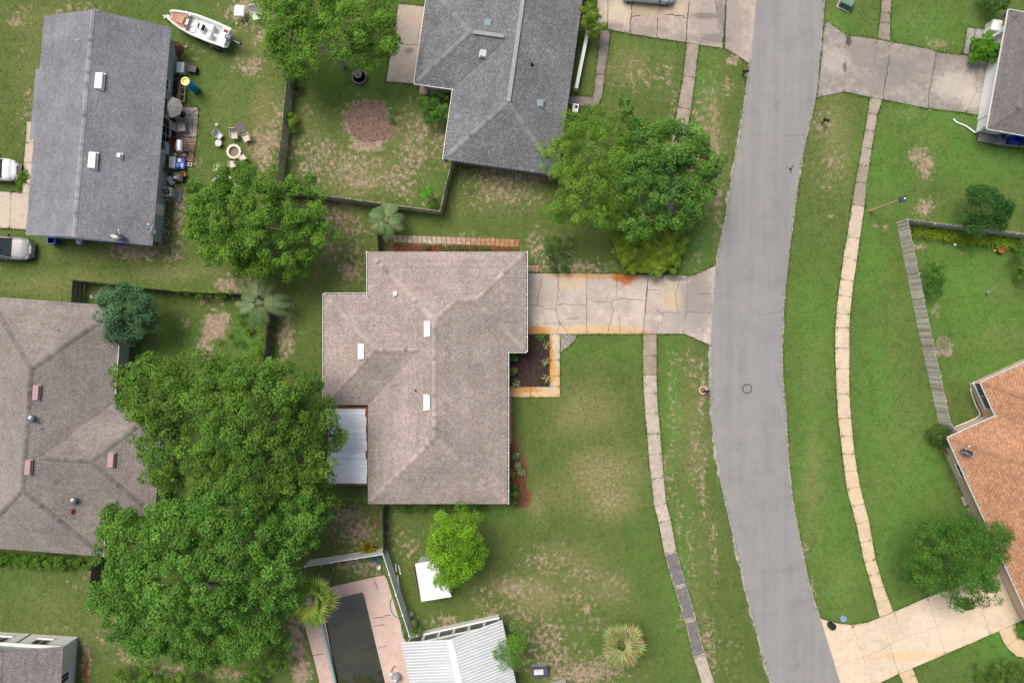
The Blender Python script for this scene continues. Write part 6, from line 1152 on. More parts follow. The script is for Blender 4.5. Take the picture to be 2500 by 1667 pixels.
v = G(44, 413, .7); car('white car with black grille nosing in from the left edge', (v.x - 2.3, v.y, 0), R(-3), 4.6, 1.95, 1.62, 1.15, M_pwhite)
v = G(76, 608, .8); car('silvery lilac pickup truck nosing in from the left edge below the driveway', (v.x - 2.75, v.y + .12, 0), R(-3.5), 5.5, 2.0, 1.85, 1.45, M_pgrey, 'pickup', 'truck', accent=M_chrome)
v = G(1625, 8, .35); car('pale aqua car on the top driveway, mostly above the frame', (v.x - 1.55, v.y + .92, 0), R(-5), 4.7, 1.9, 1.6, 1.1, M_pcyan)
# ------------------------------------------------------------------ boat on its trailer
bo = G(411, 27, 1.1); st_ = G(562, 112, .9); a = G(424, 42, 1.3); b_ = G(548, 90, 1.3); d = (b_ - a); ang = math.atan2(-d.y, -d.x); mid = (a + b_) / 2; L_ = d.length + .7
tr_ = thing('boat_trailer', 'white boat trailer under the open motor boat', 'trailer', (mid.x, mid.y, 0), ang)
for s in (-1, 1):
    MB().box((-.3, s * .55, .5), (L_ - .9, .08, .12)).build('frame_rail', M_white, tr_)
    wheel(tr_, -L_ * .28, s * 1.02, .32, .2); fe = MB(); fe.tube([(-L_ * .28 + .42 * math.cos(q), s * 1.02, .32 + .42 * math.sin(q)) for q in np.linspace(.1, 3.04, 9)], .05, 6); fe.build('mudguard', M_gplast, tr_)
MB().tube([(L_ / 2 - 1.0, .55, .5), (L_ / 2 + .35, 0, .5), (L_ / 2 + 1.1, 0, .48)], .06, 8).build('tongue', M_white, tr_); MB().tube([(L_ / 2 - 1.0, -.55, .5), (L_ / 2 + .35, 0, .5)], .06, 8).build('tongue_arm', M_white, tr_)
MB().box((L_ / 2 + .35, 0, .75), (.3, .16, .5), ch=.03).build('winch', M_steel, tr_); MB().lathe([(.06, -.2), (.06, .35)], (L_ / 2 + .8, .18, .3), 8).build('jack', M_steel, tr_)
bt = thing('motor_boat', 'white open fishing boat with wood coloured bow deck on a trailer', 'boat', (mid.x, mid.y, .55), ang); hl_ = L_ / 2
M_hull = pm('gelcoat_white', (.74, .755, .75), .3, .04, 2, 0, spec=.5)
def hr(x, wd, z0, zt): return [(x, 0, z0), (x, wd * .7, z0 + .12), (x, wd, zt), (x, wd - .16, zt + .02), (x, wd - .2, zt - .38), (x, 0, zt - .42), (x, -wd + .2, zt - .38), (x, -wd + .16, zt + .02), (x, -wd, zt), (x, -wd * .7, z0 + .12)]
MB().loft([hr(-hl_, .92, .05, .72), (hr(-hl_ + .1, .95, .02, .74)), hr(-hl_ * .4, 1.0, 0, .78), hr(hl_ * .15, .98, 0, .82), hr(hl_ * .55, .82, .04, .90), hr(hl_ * .82, .62, .14, .98), hr(hl_ * .96, .46, .3, 1.02), hr(hl_, .38, .4, 1.03)]).build('hull', M_hull, bt, True)
bd = [(hl_ * .42, -.72), (hl_ * .42, .72), (hl_ * .7, .60), (hl_ * .93, .36), (hl_ * .93, -.36), (hl_ * .7, -.60)]; MB().prism(bd, .55, .84).build('bow_deck', pm('deck_tan', (.36, .19, .13), .7, .12, 5), bt); MB().box((hl_ * .60, .02, .90), (.62, .7, .12), ch=.02).build('hatch', pm('hatch_tan', (.42, .25, .17), .7), bt)
MB().box((hl_ * .40, 0, .80), (.16, 1.5, .08)).build('bulkhead', M_hull, bt)
for s in (-1, 1): MB().lathe([(.09, 0), (.09, .02), (0, .02)], (hl_ * .40, s * .42, .84), 14, sx=1, sy=2.2).build('cup_holder', M_black, bt)
co = MB(); co.box((-.25, 0, .66), (.55, .6, .8), taper=.8, ch=.05); c_ = co.build('console', M_hull, bt); MB().box((-.50, 0, .98), (.10, .5, .25), ry=.5).build('dashboard', M_black, c_); MB().tube([(-.62 + .0, .17 * math.cos(q), .95 + .17 * math.sin(q)) for q in np.linspace(0, 6.28, 15)[:-1]], .018, 6, closed=True).build('steering_wheel', M_black, c_); MB().box((-.05, 0, 1.08), (.04, .52, .3), ry=-.5).build('windscreen', M_dgl, c_)
for s in (-1, 1):
    se = MB(); se.box((-1.05, s * .33, .62), (.5, .52, .2), ch=.05); q = se.build('seat', M_wplast, bt); MB().box((-1.34, s * .33, .85), (.14, .5, .42), ch=.04).build('backrest', M_wplast, q)
MB().box((-hl_ + .42, 0, .70), (.62, 1.6, .12), ch=.03).build('stern_deck', M_hull, bt); MB().box((-hl_ + .4, -.5, .79), (.4, .28, .07), ch=.01).build('fuel_hatch', pm('hatch_red', (.25, .03, .03), .6), bt)
ob = MB(); ob.box((-hl_ - .12, 0, .98), (.62, .42, .45), ch=.1); q = ob.build('outboard_motor', M_gplast, bt); MB().tube([(-hl_ - .2, 0, .8), (-hl_ - .55, 0, .55), (-hl_ - 1.0, 0, .45)], [.1, .08, .06], 8).build('drive_leg', M_steel, q); pq = MB(); pq.lathe([(.09, -.08), (.07, .1)], (-hl_ - 1.05, 0, .42), 10, Matrix.Rotation(R(90), 3, 'Y'))
for k in range(3): pq.box((-hl_ - 1.05, math.cos(k * 2.09) * .14, .42 + math.sin(k * 2.09) * .14), (.05, .2, .09), rx=k * 2.09)
pq.build('propeller', M_black, q)
MB().tube([(hl_ * .18, -.4 + .35 * math.cos(q_), .48 + .02 * math.sin(3 * q_)) if False else (hl_ * .22 + .3 * math.cos(q_), .35 + .3 * math.sin(q_), .5) for q_ in np.linspace(0, 6.28, 19)[:-1]], .025, 6, closed=True).build('rope_coil', pm('rope_pink', (.40, .30, .28), .8), bt)
MB().tube([(-hl_ * .5, .9, .75), (-hl_ * .5 - .3, 1.3, .9), (-hl_ * .5 - .45, 1.75, 1.25)], .02, 6).build('fishing_rod', pm('rod_green', (.03, .12, .06), .5), bt)
# ------------------------------------------------------------------ yard things by the blue grey house
tb_ = thing('garden_cart', 'white plastic utility cart with wire legs near the boat', 'cart', G(593, 40), R(-5)); MB().box((0, .1, .78), (.92, 1.0, .24), ch=.08).build('tub', M_wplast, tb_)
for x, y in ((-.38, -.75), (.42, -.75), (-.38, .5), (.42, .5)): MB().tube([(x * .9, y * .7, .7), (x * 1.15, y, .05)], .025, 6).build('leg', M_wplast, tb_)
for x in (-.42, .48): MB().lathe([(.02, -.04), (.1, -.04), (.1, .04), (.02, .04)], (x, -.78, .1), 12, Matrix.Rotation(R(90), 3, 'Y')).build('castor', M_wplast, tb_)
def chair(label, px, py, rz, mat, fmat, sc=1.0, name='lawn_chair', group=None, low=False, cat='chair'):
    t = thing(name, label, cat, G(px, py), R(rz), group); w, dp = .5 * sc, .5 * sc; sh_ = .42 * sc
    MB().box((0, 0, sh_), (w, dp, .045), ch=.012).build('seat', mat, t); MB().box((0, dp / 2 + .10 * sc, sh_ + .30 * sc), (w, .04, .56 * sc), rx=R(-16)).build('backrest', mat, t)
    for s in (-1, 1):
        a_ = MB(); a_.tube([(s * (w / 2 + .07), -dp / 2 + .02, 0), (s * (w / 2 + .06), -dp / 2 + .02, sh_ + .2), (s * (w / 2 + .06), dp / 2 + .1, sh_ + .22), (s * (w / 2 + .07), dp / 2 + .22, 0)], .018, 6); a_.build('arm_frame', fmat, t)
    for y_ in (-dp / 2, dp / 2): MB().tube([(-w / 2 - .06, y_, sh_ - .02), (w / 2 + .06, y_, sh_ - .02)], .014, 6).build('cross_bar', fmat, t)
    return t
M_cframe = pm('chair_frame', (.55, .50, .44), .5); M_dgreen = pm('frame_green', (.05, .10, .07), .6); gpt = 'sling chairs around the fire pit'
chair('tan sling chair above the fire pit, nearest the ash circle', 577, 335, 0, M_tan, M_cframe, 1.15, group=gpt); chair('tan sling chair at the upper right of the fire pit, turned aside', 606, 342, -65, M_tan, M_cframe, 1.1, group=gpt)
chair('tan sling chair touching the lower right of the fire pit', 597, 390, 218, M_tan, M_cframe, 1.1, group=gpt); chair('tan sling chair half under the tree below the fire pit', 573, 404, 185, M_tan, M_cframe, 1.1, group=gpt); chair('tan sling chair farthest lower left of the fire pit', 540, 413, 170, M_tan, M_cframe, 1.1, group=gpt)
chair('small pale blue folding chair left of the fire pit', 540, 335, 55, pm('chair_pale_blue', (.52, .56, .62), .5), M_steel, .95, 'folding_chair'); chair('white plastic garden chair half hidden by the leafy tree', 632, 46, 10, M_wplast, M_wplast, 1.4, 'garden_chair'); chair('grey wicker lounge chair on the tiled patio', 450, 316, 95, pm('wicker_grey', (.30, .285, .265), .85, .15, 14), pm('wicker_frame', (.16, .15, .14), .7), 1.5, 'lounge_chair')
sto = thing('round_stool', 'round pale grey stool left of the fire pit', 'stool', G(538, 353)); MB().lathe([(.30, .40), (.31, .43), (.30, .46), (0, .465)], n=22).build('seat', pm('stool_grey', (.50, .51, .55), .6), sto)
for k in range(3): a_ = k * 2.09; MB().tube([(.18 * math.cos(a_), .18 * math.sin(a_), .41), (.25 * math.cos(a_), .25 * math.sin(a_), 0)], .018, 6).build('leg', M_steel, sto)
fp = thing('fire_pit', 'round fire pit ringed with pale scalloped blocks', 'fire pit', G(573.5, 372)); 
for k in range(12):
    a_ = k * math.tau / 12; n = 5; V = []
    for z in (0, .28):
        for r_, da in ((.47, -.255), (.64, -.25), (.69, 0), (.64, .25), (.47, .255)): V.append((r_ * math.cos(a_ + da), r_ * math.sin(a_ + da), z))
    MB().add(V, [(4, 3, 2, 1, 0), (5, 6, 7, 8, 9)] + [(i, (i + 1) % 5, (i + 1) % 5 + 5, i + 5) for i in range(5)]).build('block', pm('block_cream', (.66, .60, .48), .9, .1, 4), fp)
MB().lathe([(.47, .03), (0, .05)], n=24).build('ash_bed', pm('ash_brown', (.21, .165, .13), .95, .3, 9), fp)
tag(MB().box((0, 0, .1), (.3, .34, .24), .4, ch=.09, taper=.8).build('white_rock', pm('rock_cream', (.6, .57, .47), .9), None, loc=G(530, 306)), 'single cream rock on the grass left of the ash circle', 'rock'); tag(MB().box((0, 0, .1), (.26, .24, .2), .9, ch=.08, taper=.8).build('white_rock', MATS['rock_cream'], None, loc=G(455, 116)), 'cream rock on the grass beside the red wheel', 'rock')
# red wagon wheel against the wall, red hose ring
def spokewheel(label, px, py, z, r, tilt, rz, mat, spokes=8, name='wagon_wheel'):
    t = thing(name, label, 'wheel', G(px, py), R(rz)); M = Matrix.Rotation(R(tilt), 4, 'Y'); o = Vector((0, 0, z))
    P = [o + (M @ Vector((r * math.cos(q), r * math.sin(q), 0))) for q in np.linspace(0, math.tau, 29)[:-1]]; MB().tube(P, .075, 8, closed=True).build('rim', mat, t, True)
    for k in range(spokes): q = k * math.tau / spokes; MB().tube([o, o + (M @ Vector((r * math.cos(q), r * math.sin(q), 0)))], .03, 6).build('spoke', mat, t)
    MB().lathe([(.11, -.1), (.11, .1)], tuple(o), 12, M.to_3x3()).build('hub', mat, t); return t
spokewheel('red spoked wagon wheel leaning at the corner of the blue grey house', 434, 123, .42, .52, 38, -30, M_red); spokewheel('dark red hose ring hanging near the lying bicycle', 388, 585, .5, .36, 55, 10, M_red, 0, 'hose_ring')
ic = thing('cooler', 'large white ice chest beside the black storage tote', 'cooler', G(449, 172), R(-3)); MB().box((0, 0, .33), (.62, .9, .62), ch=.03).build('body', pm('cooler_white', (.60, .65, .67), .5), ic); MB().box((0, 0, .67), (.66, .94, .09), ch=.03).build('lid', M_wplast, ic)
tt = thing('storage_tote', 'black plastic storage tote on the grass', 'tote', G(474, 173), R(-12)); MB().box((0, 0, .22), (.72, .52, .44), taper=1.08).build('body', M_black, tt); MB().box((0, 0, .46), (.82, .6, .06), ch=.02).build('lid', pm('tote_lid', (.05, .05, .065), .5), tt)
# blue tube
tu = thing('play_tube', 'upright blue plastic tube with yellow rim and orange inside', 'tube', G(480, 221)); M_tb = pm('tube_blue', (.01, .20, .46), .4, .08, 3, 0); MB().lathe([(.33, 0), (.33, 2.05), (.29, 2.05), (.29, .02), (.0, .02)], n=24).build('shell', M_tb, tu, True)
MB().lathe([(.28, 2.06), (.38, 2.06), (.38, 2.16), (.27, 2.16), (.27, 1.6)], n=24).build('rim', pm('rim_yellow', (.75, .62, .18), .5), tu); MB().lathe([(.285, 1.95), (0, 1.6)], n=20).build('liner', pm('tube_orange', (.80, .33, .02), .5), tu)
for z in (.35, 1.3, 1.75): MB().lathe([(.33, z), (.36, z + .02), (.36, z + .07), (.33, z + .09)], n=24).build('band', M_tb, tu)
ld = thing('timber_ladder', 'ladder-like frame of fresh timber leaning near the blue tube', 'frame', G(449, 226), R(-5)); 
for s in (-1, 1): MB().box((s * .24, 0, .3), (.08, 1.9, .05)).build('stile', M_wood, ld)
for k in range(4): MB().box((0, -.9 + k * .6, .31), (.46, .08, .05)).build('rung', M_wood, ld)
for k in range(4): MB().box((.0, -.85 + k * .57, .14), (.06, .06, .28)).build('prop', M_wood, ld)
plk = thing('timber_stack', 'pale planks stacked on the wall side of the timber frame', 'planks', G(440, 228), R(-9))
for k in range(4): MB().box((k * .05 - .1, .05 * k, .05 + .05 * k), (.2, 1.75 - .1 * k, .04), R(3 * k - 3)).build('plank', pm('plank_pink', (.46, .31, .24), .85, .15, 5), plk)
for i, (px, py, r_) in enumerate(((429, 188, .2), (427, 200, .24), (428, 212, .2), (427, 224, .26), (425, 236, .24))):
    t_ = thing('plant_pot', ('topmost', 'second', 'third', 'fourth', 'lowest')[i] + ' of five dark pots lined along the sage wall', 'pot', G(px, py), group='dark pots along the sage wall'); MB().lathe([(r_ * .7, 0), (r_, .36), (r_ * 1.08, .37), (r_ * 1.08, .42), (r_ * .9, .42), (r_ * .85, .33), (0, .31)], n=16).build('pot', pm('pot_black', (.05, .045, .042), .8, .3, 6), t_)
um = thing('patio_umbrella', 'open grey patio umbrella at the patio corner', 'umbrella', G(447, 280)); Mu = pm('canvas_grey', (.19, .185, .18), .9, .1, 3); n = 8
for k in range(n):
    a0, a1 = k * math.tau / n, (k + 1) * math.tau / n; r_ = .92; V = [(0, 0, 2.35), (r_ * .5 * math.cos(a0), r_ * .5 * math.sin(a0), 2.2), (r_ * .47 * math.cos((a0 + a1) / 2), r_ * .47 * math.sin((a0 + a1) / 2), 2.17), (r_ * .5 * math.cos(a1), r_ * .5 * math.sin(a1), 2.2), (r_ * math.cos(a0), r_ * math.sin(a0), 1.95), (r_ * .92 * math.cos((a0 + a1) / 2), r_ * .92 * math.sin((a0 + a1) / 2), 1.93), (r_ * math.cos(a1), r_ * math.sin(a1), 1.95)]
    MB().add(V, [(0, 1, 2), (0, 2, 3), (1, 4, 5, 2), (2, 5, 6, 3)]).build('canopy_panel', Mu, um)
MB().tube([(0, 0, .05), (0, 0, 2.36)], .025, 8).build('pole', M_steel, um); MB().lathe([(.3, 0), (.28, .08), (.05, .12)], n=16).build('base', M_black, um); MB().lathe([(.05, 2.33), (.04, 2.42), (0, 2.44)], n=8).build('finial', M_red, um)
tag(MB().tube([(-.55, -.38, .03), (.62, .42, .05)], .02, 6).build('fallen_pole', pm('pole_dark', (.14, .13, .12), .6), None, loc=G(474, 273, .05)), 'thin dark pole lying across the tiled patio', 'pole')
tag(MB().box((0, 0, .0), (.45, .85, .02), R(-4)).build('door_mat', pm('mat_dark', (.035, .04, .04), .95), None, loc=G(424.5, 321, .06)), 'black door mat by the patio doors', 'mat')
bp = thing('plant_pot', 'round black pot above the door mat', 'pot', G(425, 299)); MB().lathe([(.2, 0), (.27, .3), (.29, .31), (.29, .35), (.24, .35), (.22, .28), (0, .27)], n=16).build('pot', M_black, bp)
# timber deck
q0, q1, q2, q3 = G(414, 334), G(481, 339), G(472, 396), G(412, 393); dkk = struct(MB().prism([q0.xy[:], q1.xy[:], q2.xy[:], q3.xy[:]], -.05, .03).build('timber_deck', M_soil)); HARD.append([p.xy[:] for p in (q0, q1, q2, q3)])
for k in range(14):
    u0, u1 = k / 14 + .008, (k + 1) / 14 - .008; A, B_, C_, D_ = q0.lerp(q3, u0), q1.lerp(q2, u0), q1.lerp(q2, u1), q0.lerp(q3, u1); c_ = random.uniform(.75, 1.2); MB().prism([A.xy[:], B_.xy[:], C_.xy[:], D_.xy[:]], .03, .10, (c_, c_ * .95, c_ * .92)).build('deck_board', pm('deck_pinkbrown', (.27, .185, .15), .85, .2, 5, attr=True), dkk)
def grill(label, px, py, rz, drum, name='barrel_grill'):
    t = thing(name, label, 'grill', G(px, py, .1), R(rz)); rot = Matrix.Rotation(R(90), 3, 'X')
    MB().lathe([(0, -.5), (.26, -.48), (.28, -.42), (.28, .42), (.26, .48), (0, .5)], (0, 0, .85), 18, rot).build('drum', drum, t, True); MB().tube([(-.28, -.25, .9), (-.36, -.25, .93), (-.36, .25, .93), (-.28, .25, .9)], .015, 6).build('handle', M_steel, t)
    for x in (-.2, .25):
        for y in (-.4, .4): MB().tube([(x, y, .7), (x * 1.4, y, 0)], .02, 6).build('leg', M_black, t)
    sh2 = MB(); 
    for k in range(4): sh2.box((.42 + k * .13, 0, .8), (.05, .9, .025))
    sh2.box((.62, -.42, .8), (.55, .03, .03)); sh2.box((.62, .42, .8), (.55, .03, .03)); sh2.build('side_shelf', M_black, t)
    for s in (-1, 1): MB().tube([(.86, s * .4, .8), (.86, s * .4, 0)], .018, 6).build('shelf_leg', M_black, t)
grill('silver barrel grill with black side shelf on the timber deck', 450, 363, 0, pm('grill_silver', (.62, .62, .62), .3, .06, 4, 0, metal=.3))
fb = thing('fire_bowl', 'rusty red round fire bowl on the timber deck', 'fire bowl', G(425, 347, .1)); MB().lathe([(.12, 0), (.3, .1), (.38, .28), (.40, .30), (.36, .29), (.26, .14), (0, .1)], n=20).build('bowl', pm('rust_red', (.20, .06, .035), .9, .25, 8), fb)
for k in range(4): MB().box((-.25 + k * .16, 0, .30), (.02, .62, .02)).build('grate_bar', M_red, fb)
wt = thing('folding_table', 'pale blue white folding table against the sage wall', 'table', G(410, 367, .1), R(-4)); MB().box((0, 0, .74), (.78, 1.1, .05), ch=.015).build('table_top', pm('table_pale', (.50, .55, .64), .5, .06), wt)
for x in (-.3, .3):
    for y in (-.45, .45): MB().tube([(x, y, .72), (x * 1.05, y, 0)], .018, 6).build('leg', M_steel, wt)
tag(MB().box((0, 0, .05), (.26, .22, .12), .5, ch=.02).build('white_carton', M_wplast, None, loc=G(429, 378, .1)), 'small white carton on the deck below the grill', 'carton')
pn = thing('propane_tank', 'white propane tank with red collar beside the barrel grill', 'gas tank', G(452, 380, .1)); MB().lathe([(.14, 0), (.16, .05), (.16, .3), (.1, .38), (.05, .4), (0, .4)], n=16).build('tank', M_wplast, pn, True); MB().lathe([(.1, .38), (.1, .48), (.085, .48), (.085, .38)], n=14).build('collar', pm('collar_red', (.4, .03, .03), .5), pn)
ek = thing('wagon_cooler', 'white lidded cooler on a blue wagon next to the cinder block', 'cooler', G(437, 401), R(-3)); MB().box((-.32, 0, .4), (.55, 1.05, .5), ch=.05).build('cooler', M_wplast, ek); MB().box((.36, -.05, .32), (.72, .95, .3)).build('tray', M_blue, ek)
MB().box((.28, .22, .50), (.34, .36, .1), ch=.02).build('white_box', M_wplast, ek); MB().lathe([(.18, 0), (.19, .22), (0, .22)], (.22, -.24, .45), 14).build('blue_tub', pm('tub_blue', (.10, .30, .62), .5), ek); MB().box((.52, -.2, .49), (.24, .4, .06), ch=.01).build('pale_tub', pm('tub_pale', (.50, .52, .68), .5), ek)
for x in (-.45, .55):
    for y in (-.42, .42): MB().lathe([(.03, -.04), (.13, -.04), (.13, .04), (.03, .04)], (x, y, .13), 14, Matrix.Rotation(R(90), 3, 'X')).build('wheel', M_tyre, ek)
cbk = thing('cinder_block', 'pale cinder block with two holes on the grass', 'block', G(463, 403), R(-4)); m_ = MB()
for x0_, x1_, y0_, y1_ in ((-.3, .3, -.15, -.09), (-.3, .3, .09, .15), (-.3, -.22, -.09, .09), (-.04, .04, -.09, .09), (.22, .3, -.09, .09)): m_.box(((x0_ + x1_) / 2, (y0_ + y1_) / 2, .1), (x1_ - x0_, y1_ - y0_, .2))
m_.build('block', pm('cinder', (.50, .47, .42), .95), cbk); MB().box((0, 0, .015), (.55, .26, .03)).build('painted_shade_plate', M_soil, cbk)  # dark plate at the foot of the holes, shade put in as colour
pbx = thing('planter_box', 'timber planter box with dark soil and a green seedling', 'planter', G(409, 402), R(-3)); M_pw = pm('planter_wood', (.26, .19, .145), .9, .2, 6)
for x, y, a_, l_ in ((.32, 0, 90, 1.5), (-.32, 0, 90, 1.5), (0, .75, 0, .7), (0, -.75, 0, .7)): MB().box((x, y, .28), (l_, .07, .55), R(a_)).build('board', M_pw, pbx)
MB().box((0, 0, .42), (.56, 1.44, .06)).build('soil', pm('soil_black', (.025, .02, .018), .95, .4, 9), pbx); V, F_, C_, cc, cr = leaf_cloud([(.05, -.42, .62, .24, .3, .25)], 12, 30, .09, g_mid, 5, (.1, .2)); obj('seedling', mesh_np('seedling', V, F_, C_), M_leafm, pbx)
def bucket(label, px, py, r_, h, mat, name='bucket', z=0):
    t = thing(name, label, 'bucket', G(px, py, z)); MB().lathe([(r_ * .8, 0), (r_, h), (r_ * 1.08, h), (r_ * 1.08, h - .04), (r_, h - .05), (r_ * .93, h - .03), (r_ * .76, .05), (0, .04)], n=18).build('body', mat, t); MB().tube([(r_ * math.cos(q), r_ * .25 * math.sin(q) , h + r_ * .7 * math.sin(q) - .03) for q in np.linspace(0, math.pi, 9)], .008, 5).build('handle', M_steel, t)
bucket('yellow bucket on the ground below the wagon cooler', 451, 428, .24, .4, pm('bucket_yellow', (.75, .33, .03), .5)); bucket('small white bucket left of the black crate', 431, 428, .19, .3, M_wplast)
bx_ = thing('storage_crate', 'black crate with a pale box on its lid', 'crate', G(441, 437), R(-6)); MB().box((0, 0, .26), (.85, .62, .52), taper=1.05).build('body', M_black, bx_); MB().box((-.08, .05, .55), (.6, .5, .08), ch=.02).build('lid', pm('crate_lid', (.12, .16, .16), .6), bx_); MB().box((-.18, -.05, .63), (.3, .2, .1), .1).build('pale_box', pm('box_pinkwhite', (.6, .5, .48), .6), bx_)
ty = thing('toy_digger', 'yellow plastic toy against the sage wall', 'toy', G(396, 430), R(-5)); M_yel = pm('toy_yellow', (.62, .42, .04), .5); MB().box((0, 0, .3), (.42, .5, .3), ch=.05).build('body', M_yel, ty); MB().box((0, .05, .55), (.3, .26, .22), ch=.04).build('cab', M_yel, ty); MB().tube([(.1, -.2, .4), (.25, -.42, .55), (.3, -.6, .3)], .045, 6).build('arm', M_yel, ty)
for x in (-.2, .2):
    for y in (-.18, .18): MB().lathe([(.02, -.05), (.12, -.05), (.12, .05), (.02, .05)], (x, y, .12), 12, Matrix.Rotation(R(90), 3, 'Y')).build('wheel', M_black, ty)
bt_ = thing('toy_car', 'blue ride-on toy beside the yellow toy', 'toy', G(396, 445), R(8)); MB().box((0, 0, .22), (.5, .72, .24), ch=.07).build('body', pm('toy_blue', (.03, .16, .42), .5), bt_); MB().box((0, .1, .4), (.34, .3, .16), ch=.05).build('seat', M_black, bt_)
for x in (-.24, .24):
    for y in (-.24, .24): MB().lathe([(.02, -.05), (.13, -.05), (.13, .05), (.02, .05)], (x, y, .13), 12, Matrix.Rotation(R(90), 3, 'Y')).build('wheel', M_black, bt_)
jk = thing('folded_chair', 'folded pale chair leaning among the clutter above the air conditioner', 'chair', G(420, 442), R(35)); MB().box((0, 0, .2), (.5, .75, .05), ry=R(14)).build('seat', pm('folded_white', (.55, .57, .56), .6), jk)
for s in (-1, 1): MB().tube([(s * .28, -.5, .12), (s * .28, .55, .3)], .022, 6).build('tube', M_dgreen, jk)
ac = thing('air_conditioner', 'pale green air conditioner unit with round fan on top', 'air conditioner', G(417, 472), R(-4)); M_ac = pm('ac_green', (.47, .52, .48), .5, .05, 4); m_ = MB()
m_.box((0, 0, .38), (.82, .82, .76), ch=.05); m_.build('cabinet', M_ac, ac); MB().lathe([(.33, .765), (.33, .80), (.30, .80), (.30, .768)], n=24).build('fan_ring', M_ac, ac); MB().lathe([(.30, .77), (0, .772)], n=20).build('fan_well', M_black, ac)
for k in range(4): a_ = k * math.pi / 2 + .4; MB().box((.15 * math.cos(a_), .15 * math.sin(a_), .785), (.26, .13, .01), a_, rx=.35).build('fan_blade', M_gplast, ac)
MB().lathe([(.09, .79), (.08, .83), (0, .84)], n=12).build('fan_hub', pm('hub_tan', (.45, .38, .34), .7), ac)
pvs = thing('paver_stack', 'dark grey slabs lying beside the air conditioner', 'slabs', G(437, 477), R(-6))
for k in range(3): MB().box((.03 * k, .42 - .42 * k, .06), (.5, .38, .08), R(4 * k - 4), ch=.01).build('slab', pm('slab_dark', (.13, .13, .145), .9, .2, 6), pvs)
MB().box((-.26, .0, .07), (.06, 1.2, .1)).build('edge_board', M_gplast, pvs)
tag(MB().box((0, 0, .1), (.4, .3, .22), .6, ch=.08, taper=.8).build('rock', pm('rock_tan', (.40, .34, .29), .9), None, loc=G(407, 487)), 'tan rock at the foot of the air conditioner', 'rock')
bi = thing('bicycle', 'pale blue bicycle lying on the dirt beside the sage wall', 'bicycle', G(404, 557), R(5)); M_bk = pm('bike_blue', (.22, .42, .48), .4)
for y, in ((.56,), (-.56,)):
    e_ = bpy.data.objects.new('wheel', None); COL.objects.link(e_); e_.parent = bi; e_.location = (.08 if y > 0 else .0, y, .12)
    MB().tube([(.34 * math.cos(q), .34 * math.sin(q), .05 * math.cos(q)) for q in np.linspace(0, math.tau, 25)[:-1]], .026, 6, closed=True).build('tyre', pm('tyre_pale', (.45, .45, .43), .7), e_)
    for k in range(8): q = k * math.pi / 8; MB().tube([(.33 * math.cos(q), .33 * math.sin(q), .05 * math.cos(q)), (-.33 * math.cos(q), -.33 * math.sin(q), -.05 * math.cos(q))], .004, 4).build('spoke', M_steel, e_)
fr_ = MB()
for A, B_ in (((0, -.56, .14), (-.05, -.1, .16)), ((-.05, -.1, .16), (-.22, -.2, .2)), ((0, -.56, .14), (-.22, -.2, .2)), ((-.22, -.2, .2), (-.2, .33, .22)), ((-.05, -.1, .16), (-.16, .36, .22)), ((-.2, .33, .22), (.08, .56, .14)), ((-.2, .33, .22), (-.34, .30, .26))): fr_.tube([A, B_], .026, 6)
fr_.build('frame', M_bk, bi); MB().tube([(-.34, .05, .3), (-.36, .3, .27), (-.34, .55, .2)], .016, 6).build('handlebar', M_steel, bi); MB().box((-.34, -.25, .2), (.12, .26, .06), ch=.03).build('saddle', M_black, bi); MB().lathe([(.1, -.01), (.1, .01)], (-.05, -.1, .15), 14).build('chainring', M_steel, bi)
p = hg.matrix_basis.inverted() @ G(372, 565, 3.0); dish(hg, p.x, p.y, rg.z(p.x, p.y), R(115), pm('dish_pale_blue', (.30, .40, .50), .5), .36)
p = hg.matrix_basis.inverted() @ G(296, 584, 3.3); dish(hg, p.x, p.y + .1, rg.z(p.x, p.y + .1) - .1, R(75), pm('dish_grey', (.52, .55, .55), .5), .46)
def wheelie(label, px, py, rz, mat, rim, open_=True, sc=1.0):
    t = thing('wheelie_bin', label, 'bin', G(px, py), R(rz)); s = sc; V = []
    out_ = [(-.24, -.28, .08), (.24, -.28, .08), (.24, .28, .08), (-.24, .28, .08), (-.30, -.36, 1.0), (.30, -.36, 1.0), (.30, .36, 1.0), (-.30, .36, 1.0)]; inn = [(-.27, -.33, 1.0), (.27, -.33, 1.0), (.27, .33, 1.0), (-.27, .33, 1.0), (-.2, -.24, .14), (.2, -.24, .14), (.2, .24, .14), (-.2, .24, .14)]
    F_ = [(3, 2, 1, 0), (0, 1, 5, 4), (1, 2, 6, 5), (2, 3, 7, 6), (3, 0, 4, 7), (4, 5, 9, 8), (5, 6, 10, 9), (6, 7, 11, 10), (7, 4, 8, 11), (8, 9, 13, 12), (9, 10, 14, 13), (10, 11, 15, 14), (11, 8, 12, 15), (12, 13, 14, 15)]
    MB().add([(x * s, y * s, z * s) for x, y, z in out_ + inn], F_).build('body', mat, t); r_ = MB()
    for x, y, dx, dy in ((0, .345, .62, .05), (0, -.345, .62, .05), (.285, 0, .05, .7), (-.285, 0, .05, .7)): r_.box((x * s, y * s, 1.0 * s), (dx * s, dy * s, .05 * s))
    stuff(r_.build('rim', rim, t)) if False else r_.build('rim', rim, t)
    MB().tube([(-.25 * s, .42 * s, .95 * s), (.25 * s, .42 * s, .95 * s)], .02, 6).build('handle', mat, t); MB().box((0, .42 * s, .55 * s), (.56 * s, .05, .7 * s), rx=R(6)).build('lid', mat, t)
    for x in (-.27, .27): MB().lathe([(.03, -.03), (.12, -.03), (.12, .03), (.03, .03)], (x * s, .28 * s, .12), 14, Matrix.Rotation(R(90), 3, 'Y')).build('wheel', M_tyre, t)
